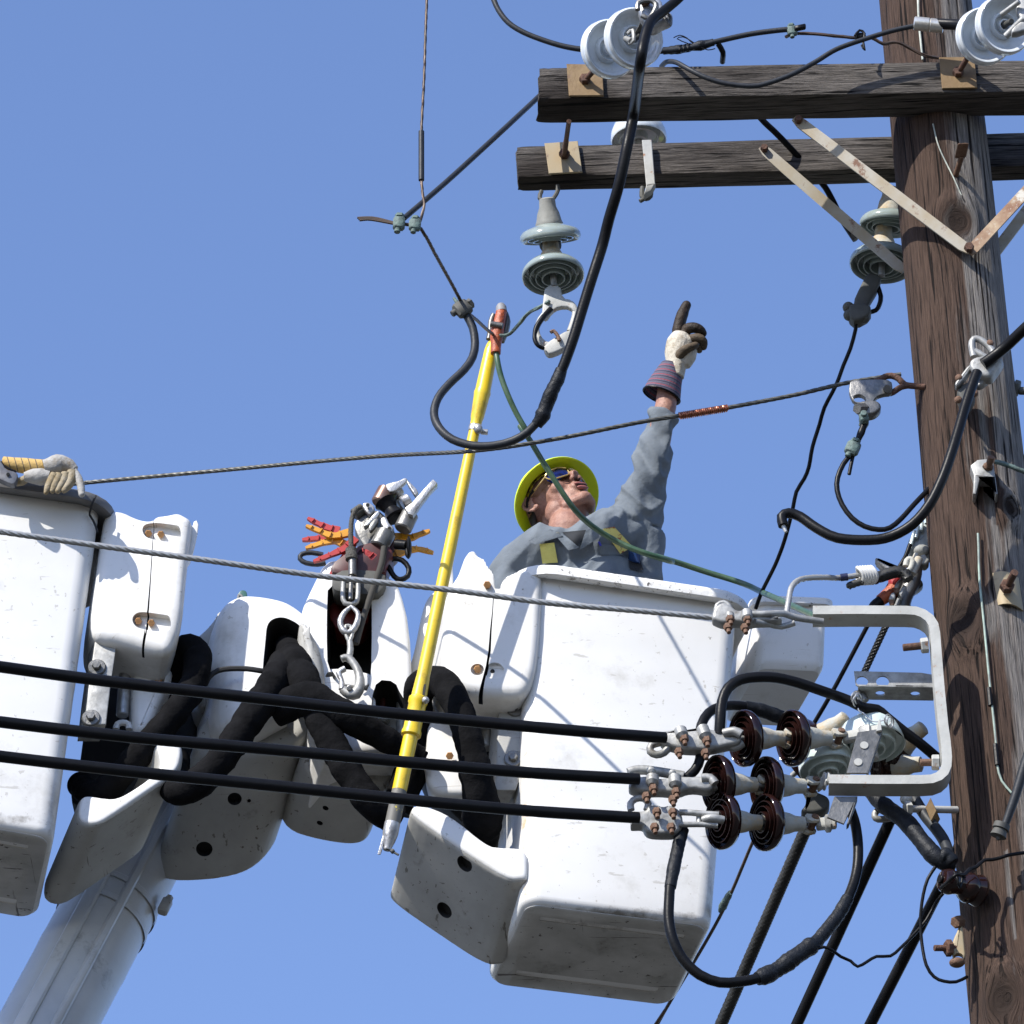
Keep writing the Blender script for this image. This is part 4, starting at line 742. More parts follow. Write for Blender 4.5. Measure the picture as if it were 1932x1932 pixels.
# ---------------- dead-end clamps on the lines ----------------
def deadend(label, body, eye, rod, bumps, nuts, Y, eye_r=.0075, m_=GALV):
    t_ = thing('deadend_clamp', W(*body[0], Y), label, 'cable clamp', 'cast dead-end clamps')
    mb = MB(); mb.prism([W(c, x, y, Y) for c, x, y in body], Vector((0, .045, 0)), .010, 2, 4); part(mb, 'clamp_body', m_, t_)
    if eye: mb = MB(); mb.tube([W(c, x, y, Y+.02) for c, x, y in eye], eye_r, 10); part(mb, 'pulling_eye', m_, t_)
    mb = MB()
    for q in rod: mb.tube([W(c, x, y, yy) for c, x, y, yy in q[0]], q[1], 10)
    part(mb, 'clevis_arm', m_, t_)
    for (c, x, y, dx, dy, rr) in bumps:
        mb = MB(); a_ = W(c, x, y, Y-.012); b_ = W(c, x+dx, y+dy, Y-.022); mb.cyl(a_, b_, rr, 16, .5); part(mb, 'keeper', m_, t_)
    for c, x, y in nuts:
        p = W(c, x, y, Y-.02); d = Vector((.05, -.35, -.9)).normalized(); mb = MB(); mb.hexn(p, p+d*.018, .0125); mb.cyl(p+d*.01, p+d*.034, .0065, 8); part(mb, 'nut', RUSTY, t_)
    return t_
YD = -.34
deadend('pale clamp on the bright strand left of the bracket', [('K', 885, 640), ('K', 910, 540), ('K', 990, 490), ('K', 1060, 520), ('K', 1120, 575), ('K', 1190, 560), ('K', 1250, 600), ('K', 1400, 620), ('K', 1520, 620), ('K', 1530, 670), ('K', 1290, 670), ('K', 1230, 690), ('K', 1110, 670), ('K', 1000, 690), ('K', 930, 665)], [('K', 925, 610), ('K', 940, 530), ('K', 1000, 505), ('K', 1045, 530), ('K', 1060, 575)],
    [([('K', 1240, 612, YD), ('K', 1400, 610, YD), ('K', 1540, 605, YD+.02), ('K', 1640, 640, YD+.04), ('K', 1900, 680, YD+.06)], .010), ([('K', 1280, 680, YD), ('K', 1400, 700, YD+.02), ('K', 1520, 725, YD+.04), ('K', 1640, 690, YD+.04)], .009)], [('K', 1050, 600, 10, 60, .013), ('K', 1205, 575, 10, 90, .016)], [('K', 1055, 640), ('K', 1035, 715), ('K', 1212, 640), ('K', 1190, 720)], YD, .007)
deadend('grey double-bolted clamp on the uppermost black line', [('K', 415, 1680), ('K', 450, 1660), ('K', 560, 1650), ('K', 600, 1615), ('K', 660, 1650), ('K', 760, 1640), ('K', 800, 1600), ('K', 850, 1640), ('K', 990, 1665), ('K', 1120, 1655), ('K', 1165, 1710), ('K', 1150, 1770), ('K', 1000, 1800), ('K', 880, 1830), ('K', 640, 1830), ('K', 560, 1810), ('K', 480, 1790), ('K', 420, 1760)],
    [('K', 420, 1775), ('K', 345, 1800), ('K', 335, 1855), ('K', 390, 1885), ('K', 460, 1865), ('K', 500, 1820)], [([('K', 1000, 1690, YD), ('K', 1090, 1670, YD-.01), ('K', 1160, 1700, YD-.01)], .013), ([('K', 1000, 1790, YD+.03), ('K', 1090, 1820, YD+.03), ('K', 1170, 1780, YD+.03)], .013)],
    [('K', 600, 1640, 30, 90, .018), ('K', 800, 1625, 40, 110, .018)], [('K', 640, 1725), ('K', 592, 1845), ('K', 845, 1740), ('K', 832, 1855)], YD, .011)
mb_ = None
deadend('grey clamp on the middle black line with a pale keeper on top', [('L', 35, 790), ('L', 60, 710), ('L', 200, 690), ('L', 290, 700), ('L', 330, 720), ('L', 480, 690), ('L', 560, 700), ('L', 740, 690), ('L', 800, 720), ('L', 820, 780), ('L', 770, 830), ('L', 600, 800), ('L', 480, 850), ('L', 330, 830), ('L', 170, 840), ('L', 60, 815)], None,
    [([('L', 700, 720, YD), ('L', 780, 720, YD), ('L', 825, 770, YD)], .013), ([('L', 690, 800, YD+.03), ('L', 760, 820, YD+.03), ('L', 830, 790, YD+.03)], .013), ([('L', 40, 670, YD+.02), ('L', 100, 650, YD+.02), ('L', 180, 645, YD+.02), ('L', 330, 665, YD+.02), ('L', 540, 700, YD+.02)], .014)],
    [('L', 260, 690, -5, 90, .018), ('L', 460, 690, 5, 110, .018), ('L', 235, 635, 20, 40, .012), ('L', 430, 660, 20, 30, .010)], [('L', 265, 800), ('L', 200, 870), ('L', 470, 830), ('L', 440, 900)], YD)
deadend('pale four-bolt clamp on the lowest black line', [('L', 55, 1130), ('L', 60, 1000), ('L', 90, 1010), ('L', 200, 1010), ('L', 220, 960), ('L', 300, 950), ('L', 350, 975), ('L', 420, 950), ('L', 480, 985), ('L', 520, 1020), ('L', 540, 1140), ('L', 470, 1215), ('L', 380, 1220), ('L', 230, 1215), ('L', 180, 1180), ('L', 170, 1135), ('L', 70, 1140)],
    [('L', 65, 1010), ('L', 60, 950), ('L', 110, 905), ('L', 180, 905), ('L', 220, 950), ('L', 205, 1010)], [([('L', 500, 1030, YD), ('L', 600, 1032, YD), ('L', 750, 1045, YD), ('L', 860, 1050, YD)], .009), ([('L', 500, 1140, YD), ('L', 600, 1140, YD), ('L', 750, 1140, YD), ('L', 850, 1150, YD)], .008), ([('L', 680, 1035, YD+.01), ('L', 680, 1140, YD+.01)], .008), ([('L', 720, 1100, YD), ('L', 790, 1080, YD-.01), ('L', 900, 1100, YD)], .012)],
    [], [('L', 295, 1010), ('L', 440, 1015), ('L', 275, 1150), ('L', 425, 1150)], YD, .010)
# ---------------- brown strain insulators ----------------
pullv = Vector((-.89, -.36, -.20)).normalized()
def brown(label, c, d1_, d2_, Y, link_to, broken=False):
    """d1_, d2_ : disc centres, line side first"""
    p1 = W(c, *d1_, Y); p2 = W(c, *d2_, Y+.055); ax = (p1-p2).normalized(); ax = (ax+Vector((0, -.06, -.03))).normalized()
    t_ = thing('strain_insulator', p2, label, 'insulator', 'brown two-disc strings at the bracket')
    for i, p in enumerate((p1, p2)):
        o = disc(t_, p-ax*.125, ax, .081, .165, BROWN, CEM, 44)
        if broken and i == 1:
            cut(o, MB().prism([W(c, x, y, Y-.25) for x, y in ((1080, 480), (1235, 560), (1262, 600), (1225, 640), (1250, 700), (1200, 720), (1080, 700))], Vector((0, .5, 0)), 0, 0))
        clevis(t_, p-ax*.125, -ax, .017, .045)
    mb = MB(); q = W(*link_to); mb.beam(p2-ax*.165, q, Vector((0, 0, .030)), Vector((0, .03, 0)), 1, .005); part(mb, 'link_plate', GALVR, t_)
    mb = MB(); m1, m2 = (p2-ax*.165).lerp(q, .42), (p2-ax*.165).lerp(q, .75); mb.beam(m1, m2, Vector((0, 0, .042)), Vector((0, .042, 0)), 1, .006); part(mb, 'link_collar', GALV, t_)
    return t_
brown('upper string of two dark brown discs on the top black line', 'L', (1090, 360), (1522, 358), -.29, ('M', 630, 1665, -.20))
brown('middle string of two dark brown discs with a chipped second disc', 'L', (842, 770), (1282, 782), -.29, ('N', 170, 520, -.22), True)
brown('lowest string of two dark brown discs on the bottom black line', 'L', (885, 1108), (1280, 1122), -.27, ('N', 235, 930, -.20))
# ---------------- bracket ----------------
bk = thing('equipment_bracket', W('M', 1150, 1000, -.15), 'pale grey C-shaped steel bracket bolted to the pole, open to the left', 'bracket')
def sweep(pts, Y, w_, d, th, nm, m_, par, closed=False):
    path = [W(c, x, y, Y) for c, x, y in pts]; n = len(path)
    # C-channel: front flange w_ wide towards inside, two webs going back d
    vy = Vector((0, 1, 0)); mb = MB(); rr = []
    for i, p in enumerate(path):
        t = (path[min(i+1, n-1)]-path[max(i-1, 0)]).normalized(); inn = vy.cross(t).normalized()
        if inn.dot(Vector((-1, 0, 0)) if 2 < i < n-3 else (path[n//2]-p).project(Vector((0, 0, 1)))) < 0: inn = -inn
        a = [p, p+inn*w_, p+inn*w_+vy*d, p+inn*(w_-th)+vy*d, p+inn*(w_-th)+vy*th, p+inn*th+vy*th, p+inn*th+vy*d, p+vy*d]
        rr.append(a)
    mb.loft(rr); return part(mb, nm, m_, par, ang=40)
Yb = -.27
cpts = [('M', 20, 535), ('M', 400, 532), ('M', 860, 535), ('M', 960, 542), ('M', 1040, 570), ('M', 1110, 620), ('M', 1155, 690), ('M', 1172, 770), ('M', 1190, 1000), ('M', 1215, 1300), ('M', 1245, 1600), ('N', 1268, 190), ('N', 1280, 330), ('N', 1275, 420), ('N', 1245, 490), ('N', 1190, 540), ('N', 1110, 570), ('N', 1000, 577), ('N', 600, 577), ('N', 165, 572)]
sweep(cpts, Yb, .028, .070, .006, 'channel', GALVR, bk)
for c, a1, a2, bx in (('M', (1050, 893), (835, 915), 'm'), ('N', (1150, 385), (990, 385), 'n')):
    mb = MB(); p0 = W(c, *a1, Yb+.03); p1 = W(c, *a2, Yb+.03); mb.cyl(p0, p1, .0105, 12); part(mb, 'bolt', RUST if bx == 'm' else RUSTY, bk)
    mb = MB(); d_ = (p1-p0).normalized(); mb.hexn(p0-d_*.004, p0+d_*.017, .022); part(mb, 'nut', GALVR, bk)
# struts hanging between bracket ends and the links
mb = MB(); mb.prism([W('N', x, y, Yb+.03) for x, y in ((425, 110), (645, 75), (510, 480), (325, 480))], Vector((0, .008, 0)), .001, 0, 1); mb.prism([W('N', x, y, Yb+.03) for x, y in ((640, 80), (650, 85), (520, 480), (505, 480))], Vector((0, .03, 0)), .001, 0, 1); part(mb, 'strut', ALUD, bk)  # darker metal paints the shade on this strut
mb = MB(); mb.prism([W('N', x, y, Yb+.02) for x, y in ((595, 100), (612, 0), (630, -15), (645, 90))], Vector((0, .012, 0)), .001, 0, 1); part(mb, 'strut', GALVR, bk)
mb = MB(); mb.prism([W('N', x, y, Yb+.035) for x, y in ((215, 690), (420, 690), (300, 940), (150, 880))], Vector((0, .008, 0)), .001, 0, 1); mb.prism([W('N', x, y, Yb+.035) for x, y in ((412, 690), (424, 690), (345, 930), (325, 945))], Vector((0, .03, 0)), .001, 0, 1); part(mb, 'strut', ALUD, bk)  # lower strut, its shade also put in by the dark metal
mb = MB()
for x, y, rr in ((485, 228, .012), (430, 380, .012)):
    p = W('N', x, y, Yb+.028); mb.lathe(p, Vector((0, -1, 0)), [(0, rr), (.001, rr*.98)], 16)
mb.v = [Vector(v) for v in mb.v]; part(mb, 'bolt_hole', GALVR, bk)
# second bracket
b2 = thing('angle_bracket', W('M', 1050, 1200, -.05), 'short grey drilled steel angle fixed behind the big C-shaped bracket', 'bracket')
mb = MB(); mb.prism([W('M', x, y, -.14) for x, y in ((392, 1125), (1000, 1140), (1120, 1160), (1120, 1275), (430, 1265), (408, 1250))], Vector((0, .006, 0)), .001, 0, 1); f1 = part(mb, 'angle_face', GALV, b2)
cut(f1, MB().lathe(W('M', 468, 1185, -.16), Vector((0, 1, 0)), [(0, .017), (.05, .017)], 20)); cut(f1, MB().lathe(W('M', 653, 1187, -.16), Vector((0, 1, 0)), [(0, .0185), (.05, .0185)], 20))
mb = MB(); q = [W('M', x, y, -.14) for x, y in ((430, 1263), (1120, 1273))]; mb.prism([q[0], q[1], q[1]+Vector((0, .075, 0)), q[0]+Vector((0, .075, 0))], Vector((0, 0, .006)), .001, 0, 1); f2 = part(mb, 'angle_leg', GALV, b2)
for x in (628, 945): cut(f2, MB().lathe(W('M', x, 1318, -.10)+Vector((0, 0, -.02)), Vector((0, 0, 1)), [(0, .014), (.05, .014)], 18))
mb = MB(); mb.cyl(W('M', 460, 1340, -.10), W('M', 500, 1400, -.10), .012); mb.ball(W('M', 420, 1345, -.11), .014); part(mb, 'bolt', ALUD, b2)
# white and brown insulators behind the bracket
def bell(par_name, label, c, x, y, Y, R_, ax, m_, grp=None):
    p = W(c, x, y, Y); t_ = thing(par_name, p, label, 'insulator', grp); ax = Vector(ax).normalized()
    mb = MB(); mb.lathe(p, ax, [(0, R_*.16), (.0, R_*.28), (-.02, R_*.32), (-.02, R_*.38), (.01, R_*.42), (.01, R_*.62), (-.012, R_*.65), (-.012, R_*.70), (.012, R_*.74), (.012, R_*.93), (-.004, R_*.965), (-.002, R_), (.03, R_), (.05, R_*.93), (.065, R_*.6), (.08, R_*.4), (.10, R_*.36), (.11, R_*.2)], 48); part(mb, 'porcelain_bell', m_, t_)
    mb = MB(); mb.cyl(p-ax*.05, p+ax*.02, R_*.13); part(mb, 'pin', GALVR, t_); return t_
bell('pin_insulator', 'pale bell insulator behind the diagonal strut of the bracket', 'N', 560, 225, -.10, .094, (-.05, .12, 1), PORW)
bell('pin_insulator', 'pale bell insulator behind the left lower end of the bracket', 'N', 150, 440, -.08, .080, (-.1, .05, 1), PORW)
def cone_ins(label, c, x, y, Y, R_, ax, m_=BROWN):
    p = W(c, x, y, Y); ax = Vector(ax).normalized(); t_ = thing('strain_insulator', p, label, 'insulator', 'brown discs seen behind the bracket')
    disc(t_, p, ax, R_, .16, m_, CEM, 40); return t_
cone_ins('brown disc with cream cap behind the upper right of the bracket', 'N', 1030, 60, -.02, .085, (-.75, .5, -.35))
cone_ins('brown disc with cream cap low behind the rusty bracket bolt', 'N', 1010, 400, -.0, .085, (-.85, .3, .15))
cone_ins('brown disc with cream cap peeking above the upper brown string', 'M', 330, 1540, -.03, .082, (-.75, .5, -.35))
cone_ins('brown disc hidden behind the pale bell and the brown strings', 'M', 220, 1760, .02, .082, (-.75, .5, -.35))
# lower fittings
mb = MB(); mb.prism([W('L', x, y, -.02) for x, y in ((1620, 800), (1660, 870), (1640, 960), (1590, 1010), (1700, 1040), (1850, 1000), (1870, 900), (1800, 850))], Vector((0, .05, 0)), .012, 2, 4); solo(mb, 'guy_shackle', CAPD, 'dark shackle above the thick stranded guy behind the brown discs', 'shackle')
# cables at lower right
wire('jumper_cable', WL('K', [(960, 1700, -.33), (968, 1560, -.34), (985, 1400, -.34), (1040, 1280, -.34), (1150, 1205, -.33), (1300, 1182, -.32), (1480, 1188, -.30), (1680, 1235, -.27), (1900, 1310, -.24)], 0)+WL('M', [(230, 1350, -.21), (360, 1400, -.20), (480, 1460, -.19), (600, 1475, -.17), (680, 1540, -.16), (840, 1670, -.13), (1000, 1790, -.1), (1130, 1900, -.06), (1250, 2000, 0)], 0), .0150, BLACK, 'black jumper arching from the upper clamp over the brown discs', n=18)
wire('jumper_cable', WL('L', [(540, 740, -.30), (640, 650, -.30), (690, 540, -.30), (682, 400, -.29), (700, 240, -.28), (765, 130, -.26), (860, 78, -.24), (980, 62, -.21), (1100, 72, -.19), (1250, 110, -.17), (1400, 165, -.15), (1560, 230, -.12)], 0), .0140, BLACK, 'black jumper curling behind the upper clamp to the brown discs', n=18)
wire('splice_tape', WL('L', [(1100, 70, -.19), (1250, 108, -.17), (1400, 162, -.15), (1500, 200, -.135)], 0), [.016, .020, .021, .019], TAPE, 'ribbed black tape splice above the upper brown discs', 'tape', n=18, rough=.10, step=.006)
wire('jumper_cable', WL('O', [(215, 130, -.30), (200, 190, -.31), (180, 290, -.33), (155, 400, -.34), (147, 500, -.34), (145, 600, -.34), (165, 700, -.34), (215, 800, -.33), (300, 880, -.32), (400, 918, -.31), (500, 915, -.30), (600, 895, -.29), (700, 850, -.27), (850, 750, -.25), (950, 640, -.23), (1035, 515, -.21), (1085, 385, -.19), (1098, 255, -.18), (1085, 130, -.17), (1060, 50, -.15)], 0), .0145, BLACK, 'big black cable loop hanging below the lowest clamp in front of the bucket', n=18)
wire('splice_tape', WL('O', [(590, 900, -.288), (680, 860, -.272), (780, 790, -.262), (880, 720, -.245), (900, 700, -.242)], 0), [.019, .024, .021, .025, .023, .026, .018], TAPE, 'lumpy tape splice at the bottom of the big black loop', 'tape', n=20, rough=.18, step=.008)
wire('splice_tape', WL('O', [(890, 712, -.242), (950, 640, -.23), (1000, 575, -.22), (1045, 495, -.21)], 0), [.018, .019, .0185, .018], TAPE, 'rough tape wrap rising on the right side of the big black loop', 'tape', n=18, rough=.10, step=.008)
wire('splice_tape', WL('O', [(212, 150, -.305), (196, 220, -.315), (170, 340, -.335), (152, 440, -.34)], 0), [.019, .018, .0185, .016], TAPE, 'tape wrap at the top left of the big black loop', 'tape', n=18, rough=.10, step=.008)
GY = 'heavy guys leaning down to the bottom edge'
a_ = WL('O', [(850, 110, .10), (410, 1127, .55), (290, 1400, .67)], 0)
wire('down_guy', a_, .0185, M_('guy_strand', (.045, .045, .043), .5, .4, var=(.022, .022, .021), vscale=30), 'twisted thick dark guy leaning down left, leftmost of the heavy guys', 'guy wire', GY, n=21, lobes=7, pitch=.09, step=.006, smooth=False)
mb = MB()
def along(p0, p1, n_): return [p0.lerp(p1, i/n_) for i in range(n_+1)]
bpy.data.objects.remove([o for o in col.objects if o.name == 'down_guy'][0])
mb = MB(); mb.tube(along(a_[0], a_[2], 400), .0185, 21, lobes=9, pitch=.16, ldep=.16, smooth=False)
solo(mb, 'down_guy', bpy.data.materials['guy_strand'], 'twisted thick dark guy, leftmost of the three heavy guys', 'guy wire', GY, ang=60)
wire('down_guy', WL('O', [(1262, 95, -.05), (790, 1127, .35), (660, 1410, .46)], 0), .0165, BLACK, 'smooth black guy in the middle of the three heavy guys', 'guy wire', GY, n=16)
wire('down_guy', WL('O', [(1620, 200, .12), (1520, 420, .18), (1160, 1127, .45), (1010, 1420, .56)], 0), .0165, BLACK, 'smooth black guy passing behind the brown spool, rightmost of the heavy guys', 'guy wire', GY, n=16)
wire('thin_guy', WL('O', [(570, 205, .55), (400, 590, .9), (120, 1070, 1.4), (40, 1230, 1.5)], 0), .0052, COPD, 'thin dark strand slanting behind the right bucket', 'guy wire', n=10)
wire('thin_guy', WL('Q', [(1600, 1270, 1.3), (1540, 1360, 1.35), (1460, 1480, 1.4)], 0), .0052, COPD, 'thin strand showing just below the right corner of the bucket', 'guy wire', n=10)
wire('turnbuckle', WL('O', [(455, 465, .78), (425, 520, .84), (405, 560, .88)], 0), [.007, .012, .011, .013, .008], COPG, 'greenish turnbuckle on the thin strand right of the bucket', 'turnbuckle', rough=.2, step=.008)
wire('jumper_cable', WL('N', [(540, 640, -.10), (600, 720, -.12), (700, 800, -.14), (870, 930, -.16), (1000, 1090, -.18), (1120, 1230, -.19), (1210, 1290, -.19), (1260, 1290, -.18)], 0), [.021, .022, .024, .024, .025, .024, .026, .024], TAPE, 'heavily taped thick black cable running to the brown spool', n=20, rough=.12, step=.008)
wire('jumper_cable', WL('N', [(900, 620, -.06), (950, 730, -.08), (1040, 870, -.10), (1130, 980, -.12), (1200, 1080, -.14), (1240, 1180, -.16), (1250, 1260, -.17)], 0), .0165, GREYC, 'dark grey cable curving down between bracket and pole', n=18)
mb = MB(); mb.tube(WL('N', [(1180, 1230), (1240, 1250), (1290, 1300)], -.20), [.022, .028, .024, .02], 16, rough=.2, step=.006); solo(mb, 'splice_tape', TAPE, 'taped joint of two cables just above the brown spool', 'tape')
wire('thin_lead', WL('N', [(1130, 1330, -.19), (1060, 1440, -.19), (1020, 1580, -.18), (1000, 1720, -.17), (995, 1830, -.16)], 0)+WL('O', [(1418, 720, -.15), (1440, 830, -.15), (1480, 890, -.14), (1530, 912, -.14), (1590, 915, -.13), (1645, 890, -.10)], 0), .0048, BLACK, 'thin black wire looping down beside the pole foot', n=10)
wire('thin_lead', WL('O', [(890, 750, -.25), (925, 740, -.25), (965, 755, -.24), (1010, 788, -.22), (1060, 810, -.2), (1095, 838, -.2), (1145, 812, -.19), (1190, 787, -.18), (1260, 785, -.17), (1310, 745, -.15), (1370, 685, -.14), (1440, 605, -.14), (1490, 515, -.15), (1530, 465, -.17), (1560, 430, -.18)], 0), .0045, BLACK, 'thin wavy wire from the loop splice up to the brown spool', n=10)
sp0, sp1 = W('N', 1185, 1445, -.22), W('N', 1560, 1560, -.145)
spool = thing('spool_insulator', sp0, 'glossy dark brown spool insulator fixed at the left edge of the pole', 'insulator'); dS = sp1-sp0; LS = dS.length
mb = MB(); mb.lathe(sp0, dS, [(0, .024), (.003, .030), (LS*.12, .036), (LS*.2, .037), (LS*.28, .033), (LS*.36, .029), (LS*.45, .029), (LS*.52, .037), (LS*.6, .043), (LS*.68, .044), (LS*.74, .040), (LS*.78, .042), (LS*.88, .046), (LS*.95, .042), (LS, .03)], 40); part(mb, 'porcelain_spool', BROWN, spool)
mb = MB(); mb.cyl(sp0-dS*.06, sp0+dS*.02, .012); part(mb, 'bolt', BLACK, spool)
wire('tie_lead', WL('N', [(1180, 1520, -.22), (1260, 1450, -.28), (1320, 1400, -.30), (1390, 1400, -.27), (1440, 1350, -.25), (1500, 1330, -.24), (1570, 1270, -.23), (1640, 1265, -.225), (1710, 1250, -.22), (1800, 1222, -.22), (1950, 1200, -.2), (2050, 1190, -.2)], 0), .0052, BLACK, 'bent black wire from the brown spool across the pole', n=10)
wire('tie_lead', WL('N', [(1300, 1380, -.27), (1330, 1440, -.28), (1350, 1520, -.27), (1380, 1400, -.27), (1330, 1370, -.27), (1400, 1430, -.27)], 0), .004, BLACK, 'short wire twist on top of the brown spool', n=8)
# rod, washer and thimble under the bracket
rd = thing('guy_rod', W('N', 1250, 815, -.1), 'rusty rod with square washer reaching the pole under the bracket', 'guy rod')
mb = MB(); mb.cyl(W('N', 880, 805, -.12), W('N', 1330, 815, -.06), .0105); part(mb, 'rod', GALVR, rd)
mb = MB(); mb.prism([W('N', x, y, -.14) for x, y in ((1085, 702), (1140, 820), (1090, 915), (1040, 790))], Vector((.012, .05, 0)), .001, 0, 1); part(mb, 'square_washer', PLATE, rd)
mb = MB(); mb.hexn(W('N', 905, 806, -.12), W('N', 850, 805, -.125), .022); mb.ball(W('N', 865, 715, -.11), .018, .015, .018); part(mb, 'nut', GALVR, rd)
wire('thimble', WL('N', [(770, 880, -.08), (690, 895, -.09), (610, 900, -.1), (580, 875, -.1), (590, 835, -.1), (640, 800, -.09), (720, 800, -.08)], 0), .0095, GALV, 'grey thimble loop at the top of the middle guy', 'thimble')
# eye plate low on the pole
ep = thing('eye_plate', W('O', 1610, 760, -.12), 'rust stained eye plate with bolt at the lower left edge of the pole', 'eye plate')
mb = MB(); mb.prism([W('O', x, y, -.13) for x, y in ((1612, 590), (1625, 640), (1632, 720), (1640, 790), (1620, 800), (1600, 805), (1575, 790), (1565, 740), (1580, 690), (1600, 650))], Vector((0, .02, 0)), .005, 1); o = part(mb, 'plate', PLATEP, ep)
cut(o, MB().lathe(W('O', 1605, 765, -.16), Vector((0, 1, 0)), [(0, .014), (.08, .014)], 16))
mb = MB(); mb.cyl(W('O', 1480, 745, -.14), W('O', 1600, 745, -.12), .009); mb.hexn(W('O', 1565, 745, -.13), W('O', 1538, 745, -.135), .024); part(mb, 'bolt', RUST, ep)
mb = MB(); mb.ball(W('O', 1595, 818, -.12), .022, .018, .014); mb.hexn(W('O', 1612, 612, -.12), W('O', 1585, 615, -.14), .018); part(mb, 'nut', RUSTY, ep)
# weathered pipe clamp on the right of the pole
wire('dead_lead', [W('N', 1990, 250, -.30), W('N', 1932, 430, -.29), W('N', 1850, 700, -.275), W('N', 1765, 940, -.26)], [.014, .014, .013, .011], GREYC, 'dark grey stiff lead slanting over the pole to a dull cap', n=16)
mb = MB(); p0, p1 = W('N', 1740, 930, -.262), W('N', 1700, 1045, -.255); mb.lathe(p0, p1-p0, [(0, .012), (.004, .023), (.02, .024), (.022, .019), (.042, .024), (.044, .012)], 20); mb.cyl(p1, W('N', 1712, 1085, -.252), .008); solo(mb, 'end_cap', CAPD, 'dull cap on the end of the stiff grey lead', 'cap')
# ---------------- hardware on the pole, middle ----------------
ch = thing('deadend_clamp', W('D', 1600, 700, -.25), 'pale cast clamp with a loop handle on the right face of the pole', 'cable clamp', 'cast dead-end clamps')
mb = MB(); mb.tube([W('D', *p, -.24) for p in ((1575, 640), (1560, 560), (1575, 515), (1620, 520), (1680, 565), (1720, 620), (1690, 660), (1600, 610), (1580, 600))], .0105, 10); part(mb, 'pulling_eye', GALV, ch)
mb = MB(); mb.prism([W('D', x, y, -.27) for x, y in ((1535, 690), (1560, 640), (1660, 620), (1770, 620), (1775, 660), (1720, 740), (1680, 790), (1600, 760), (1560, 740))], Vector((.01, .05, 0)), .012, 2, 4); part(mb, 'clamp_body', GALV, ch)
mb = MB(); mb.prism([W('D', x, y, -.25) for x, y in ((1540, 690), (1570, 700), (1530, 770), (1460, 850), (1435, 830), (1480, 770))], Vector((0, .03, 0)), .006, 1); mb.prism([W('D', x, y, -.24) for x, y in ((1670, 770), (1700, 790), (1620, 850), (1590, 830))], Vector((0, .03, 0)), .006, 1); part(mb, 'clevis_arm', GALV, ch)
mb = MB()
for x, y in ((1600, 740), (1470, 790), (1465, 945), (1580, 900), (1690, 545)): mb.ball(W('D', x, y, -.245), .012, .010, .012, 8, 6)
part(mb, 'rusty_bolts', RUSTY, ch)
mb = MB(); mb.prism([W('D', x, y, -.235) for x, y in ((1450, 850), (1560, 800), (1600, 880), (1550, 980), (1480, 960))], Vector((0, .06, 0)), .01, 1); part(mb, 'clamp_base', CAPD, ch)
wire('jumper_cable', WL('D', [(2100, 290, -.42), (1932, 445, -.36), (1800, 570, -.30), (1700, 650, -.285), (1640, 690, -.28)], 0), .0165, BLACK, 'thick black cable entering the pole clamp from the right edge', n=16)
wire('jumper_cable', WL('D', [(1600, 750, -.30), (1555, 870, -.31), (1510, 1010, -.32), (1470, 1150, -.33), (1415, 1330, -.34), (1350, 1510, -.34), (1260, 1690, -.33), (1140, 1830, -.32), (990, 1915, -.3)], 0)+WL('T', [(1640, 1019, -.29), (1580, 1015, -.28), (1540, 996, -.27), (1510, 975, -.26), (1488, 968, -.26), (1475, 975, -.26), (1478, 992, -.26)], 0), .0150, BLACK, 'heavy black cable hooked out left of the pole with a bare tip', n=18)
wire('bare_tip', WL('D', [(215, 1800, -.26), (222, 1840, -.26), (242, 1885, -.26)], 0), [.006, .007, .005], STRANDW, 'bare strand tip of the hooked heavy cable', 'cable')
wire('loop_cable', WL('D', [(715, 1320, -.10), (650, 1400, -.10), (608, 1500, -.10), (605, 1590, -.10), (640, 1690, -.10), (710, 1785, -.10), (800, 1845, -.1), (900, 1868, -.1), (980, 1855, -.1), (1060, 1790, -.09), (1150, 1690, -.08), (1260, 1575, -.05)], 0), .0078, BLACK, 'thin black cable loop between the hanging shoe and the pole', n=12)
wire('cut_tail', WL('D', [(722, 1325, -.10), (705, 1400, -.10), (690, 1475, -.10)], 0), .0055, BLACK, 'short cut tail below the small block connector', n=8)
wire('linking_strand', WL('D', [(800, 1110, -.10), (775, 1180, -.10), (740, 1260, -.10)], 0), [.010, .011, .008], BLACK, 'short dark strand between the two block connectors', n=12, rough=.1)
connector('D', 715, 1290, -.11, 'lower block connector above the thin cable loop', (.9, 0, -.4), .017, .04, COPG)
connector('D', 795, 1085, -.11, 'upper block connector under the steel shoe', (.2, 0, -1), .017, .03, COPG)
sh = thing('cable_shoe', W('D', 950, 870, -.08), 'galvanised steel shoe with a round hole hanging on the eye bolt', 'cable shoe')
mb = MB(); mb.prism([W('D', x, y, -.10) for x, y in ((700, 805), (800, 800), (900, 795), (990, 805), (1000, 860), (990, 900), (930, 905), (880, 925), (850, 985), (780, 985), (720, 960), (690, 900), (690, 850))], Vector((0, .02, 0)), .004, 1); o = part(mb, 'shoe_plate', ALUD, sh)
cut(o, MB().prism([W('D', x, y, -.13) for x, y in ((725, 870), (770, 862), (805, 880), (818, 915), (780, 922), (735, 920), (718, 895))], Vector((0, .08, 0)), 0, 1))
mb = MB(); mb.cyl(W('D', 960, 865, -.12), W('D', 960, 865, -.07), .013); mb.prism([W('D', x, y, -.11) for x, y in ((740, 955), (860, 940), (910, 960), (920, 1000), (870, 1045), (800, 1050), (760, 1030))], Vector((0, .04, 0)), .008, 2); mb.hexn(W('D', 800, 1010, -.10), W('D', 745, 1010, -.13), .017); part(mb, 'keeper', ALUD, sh)
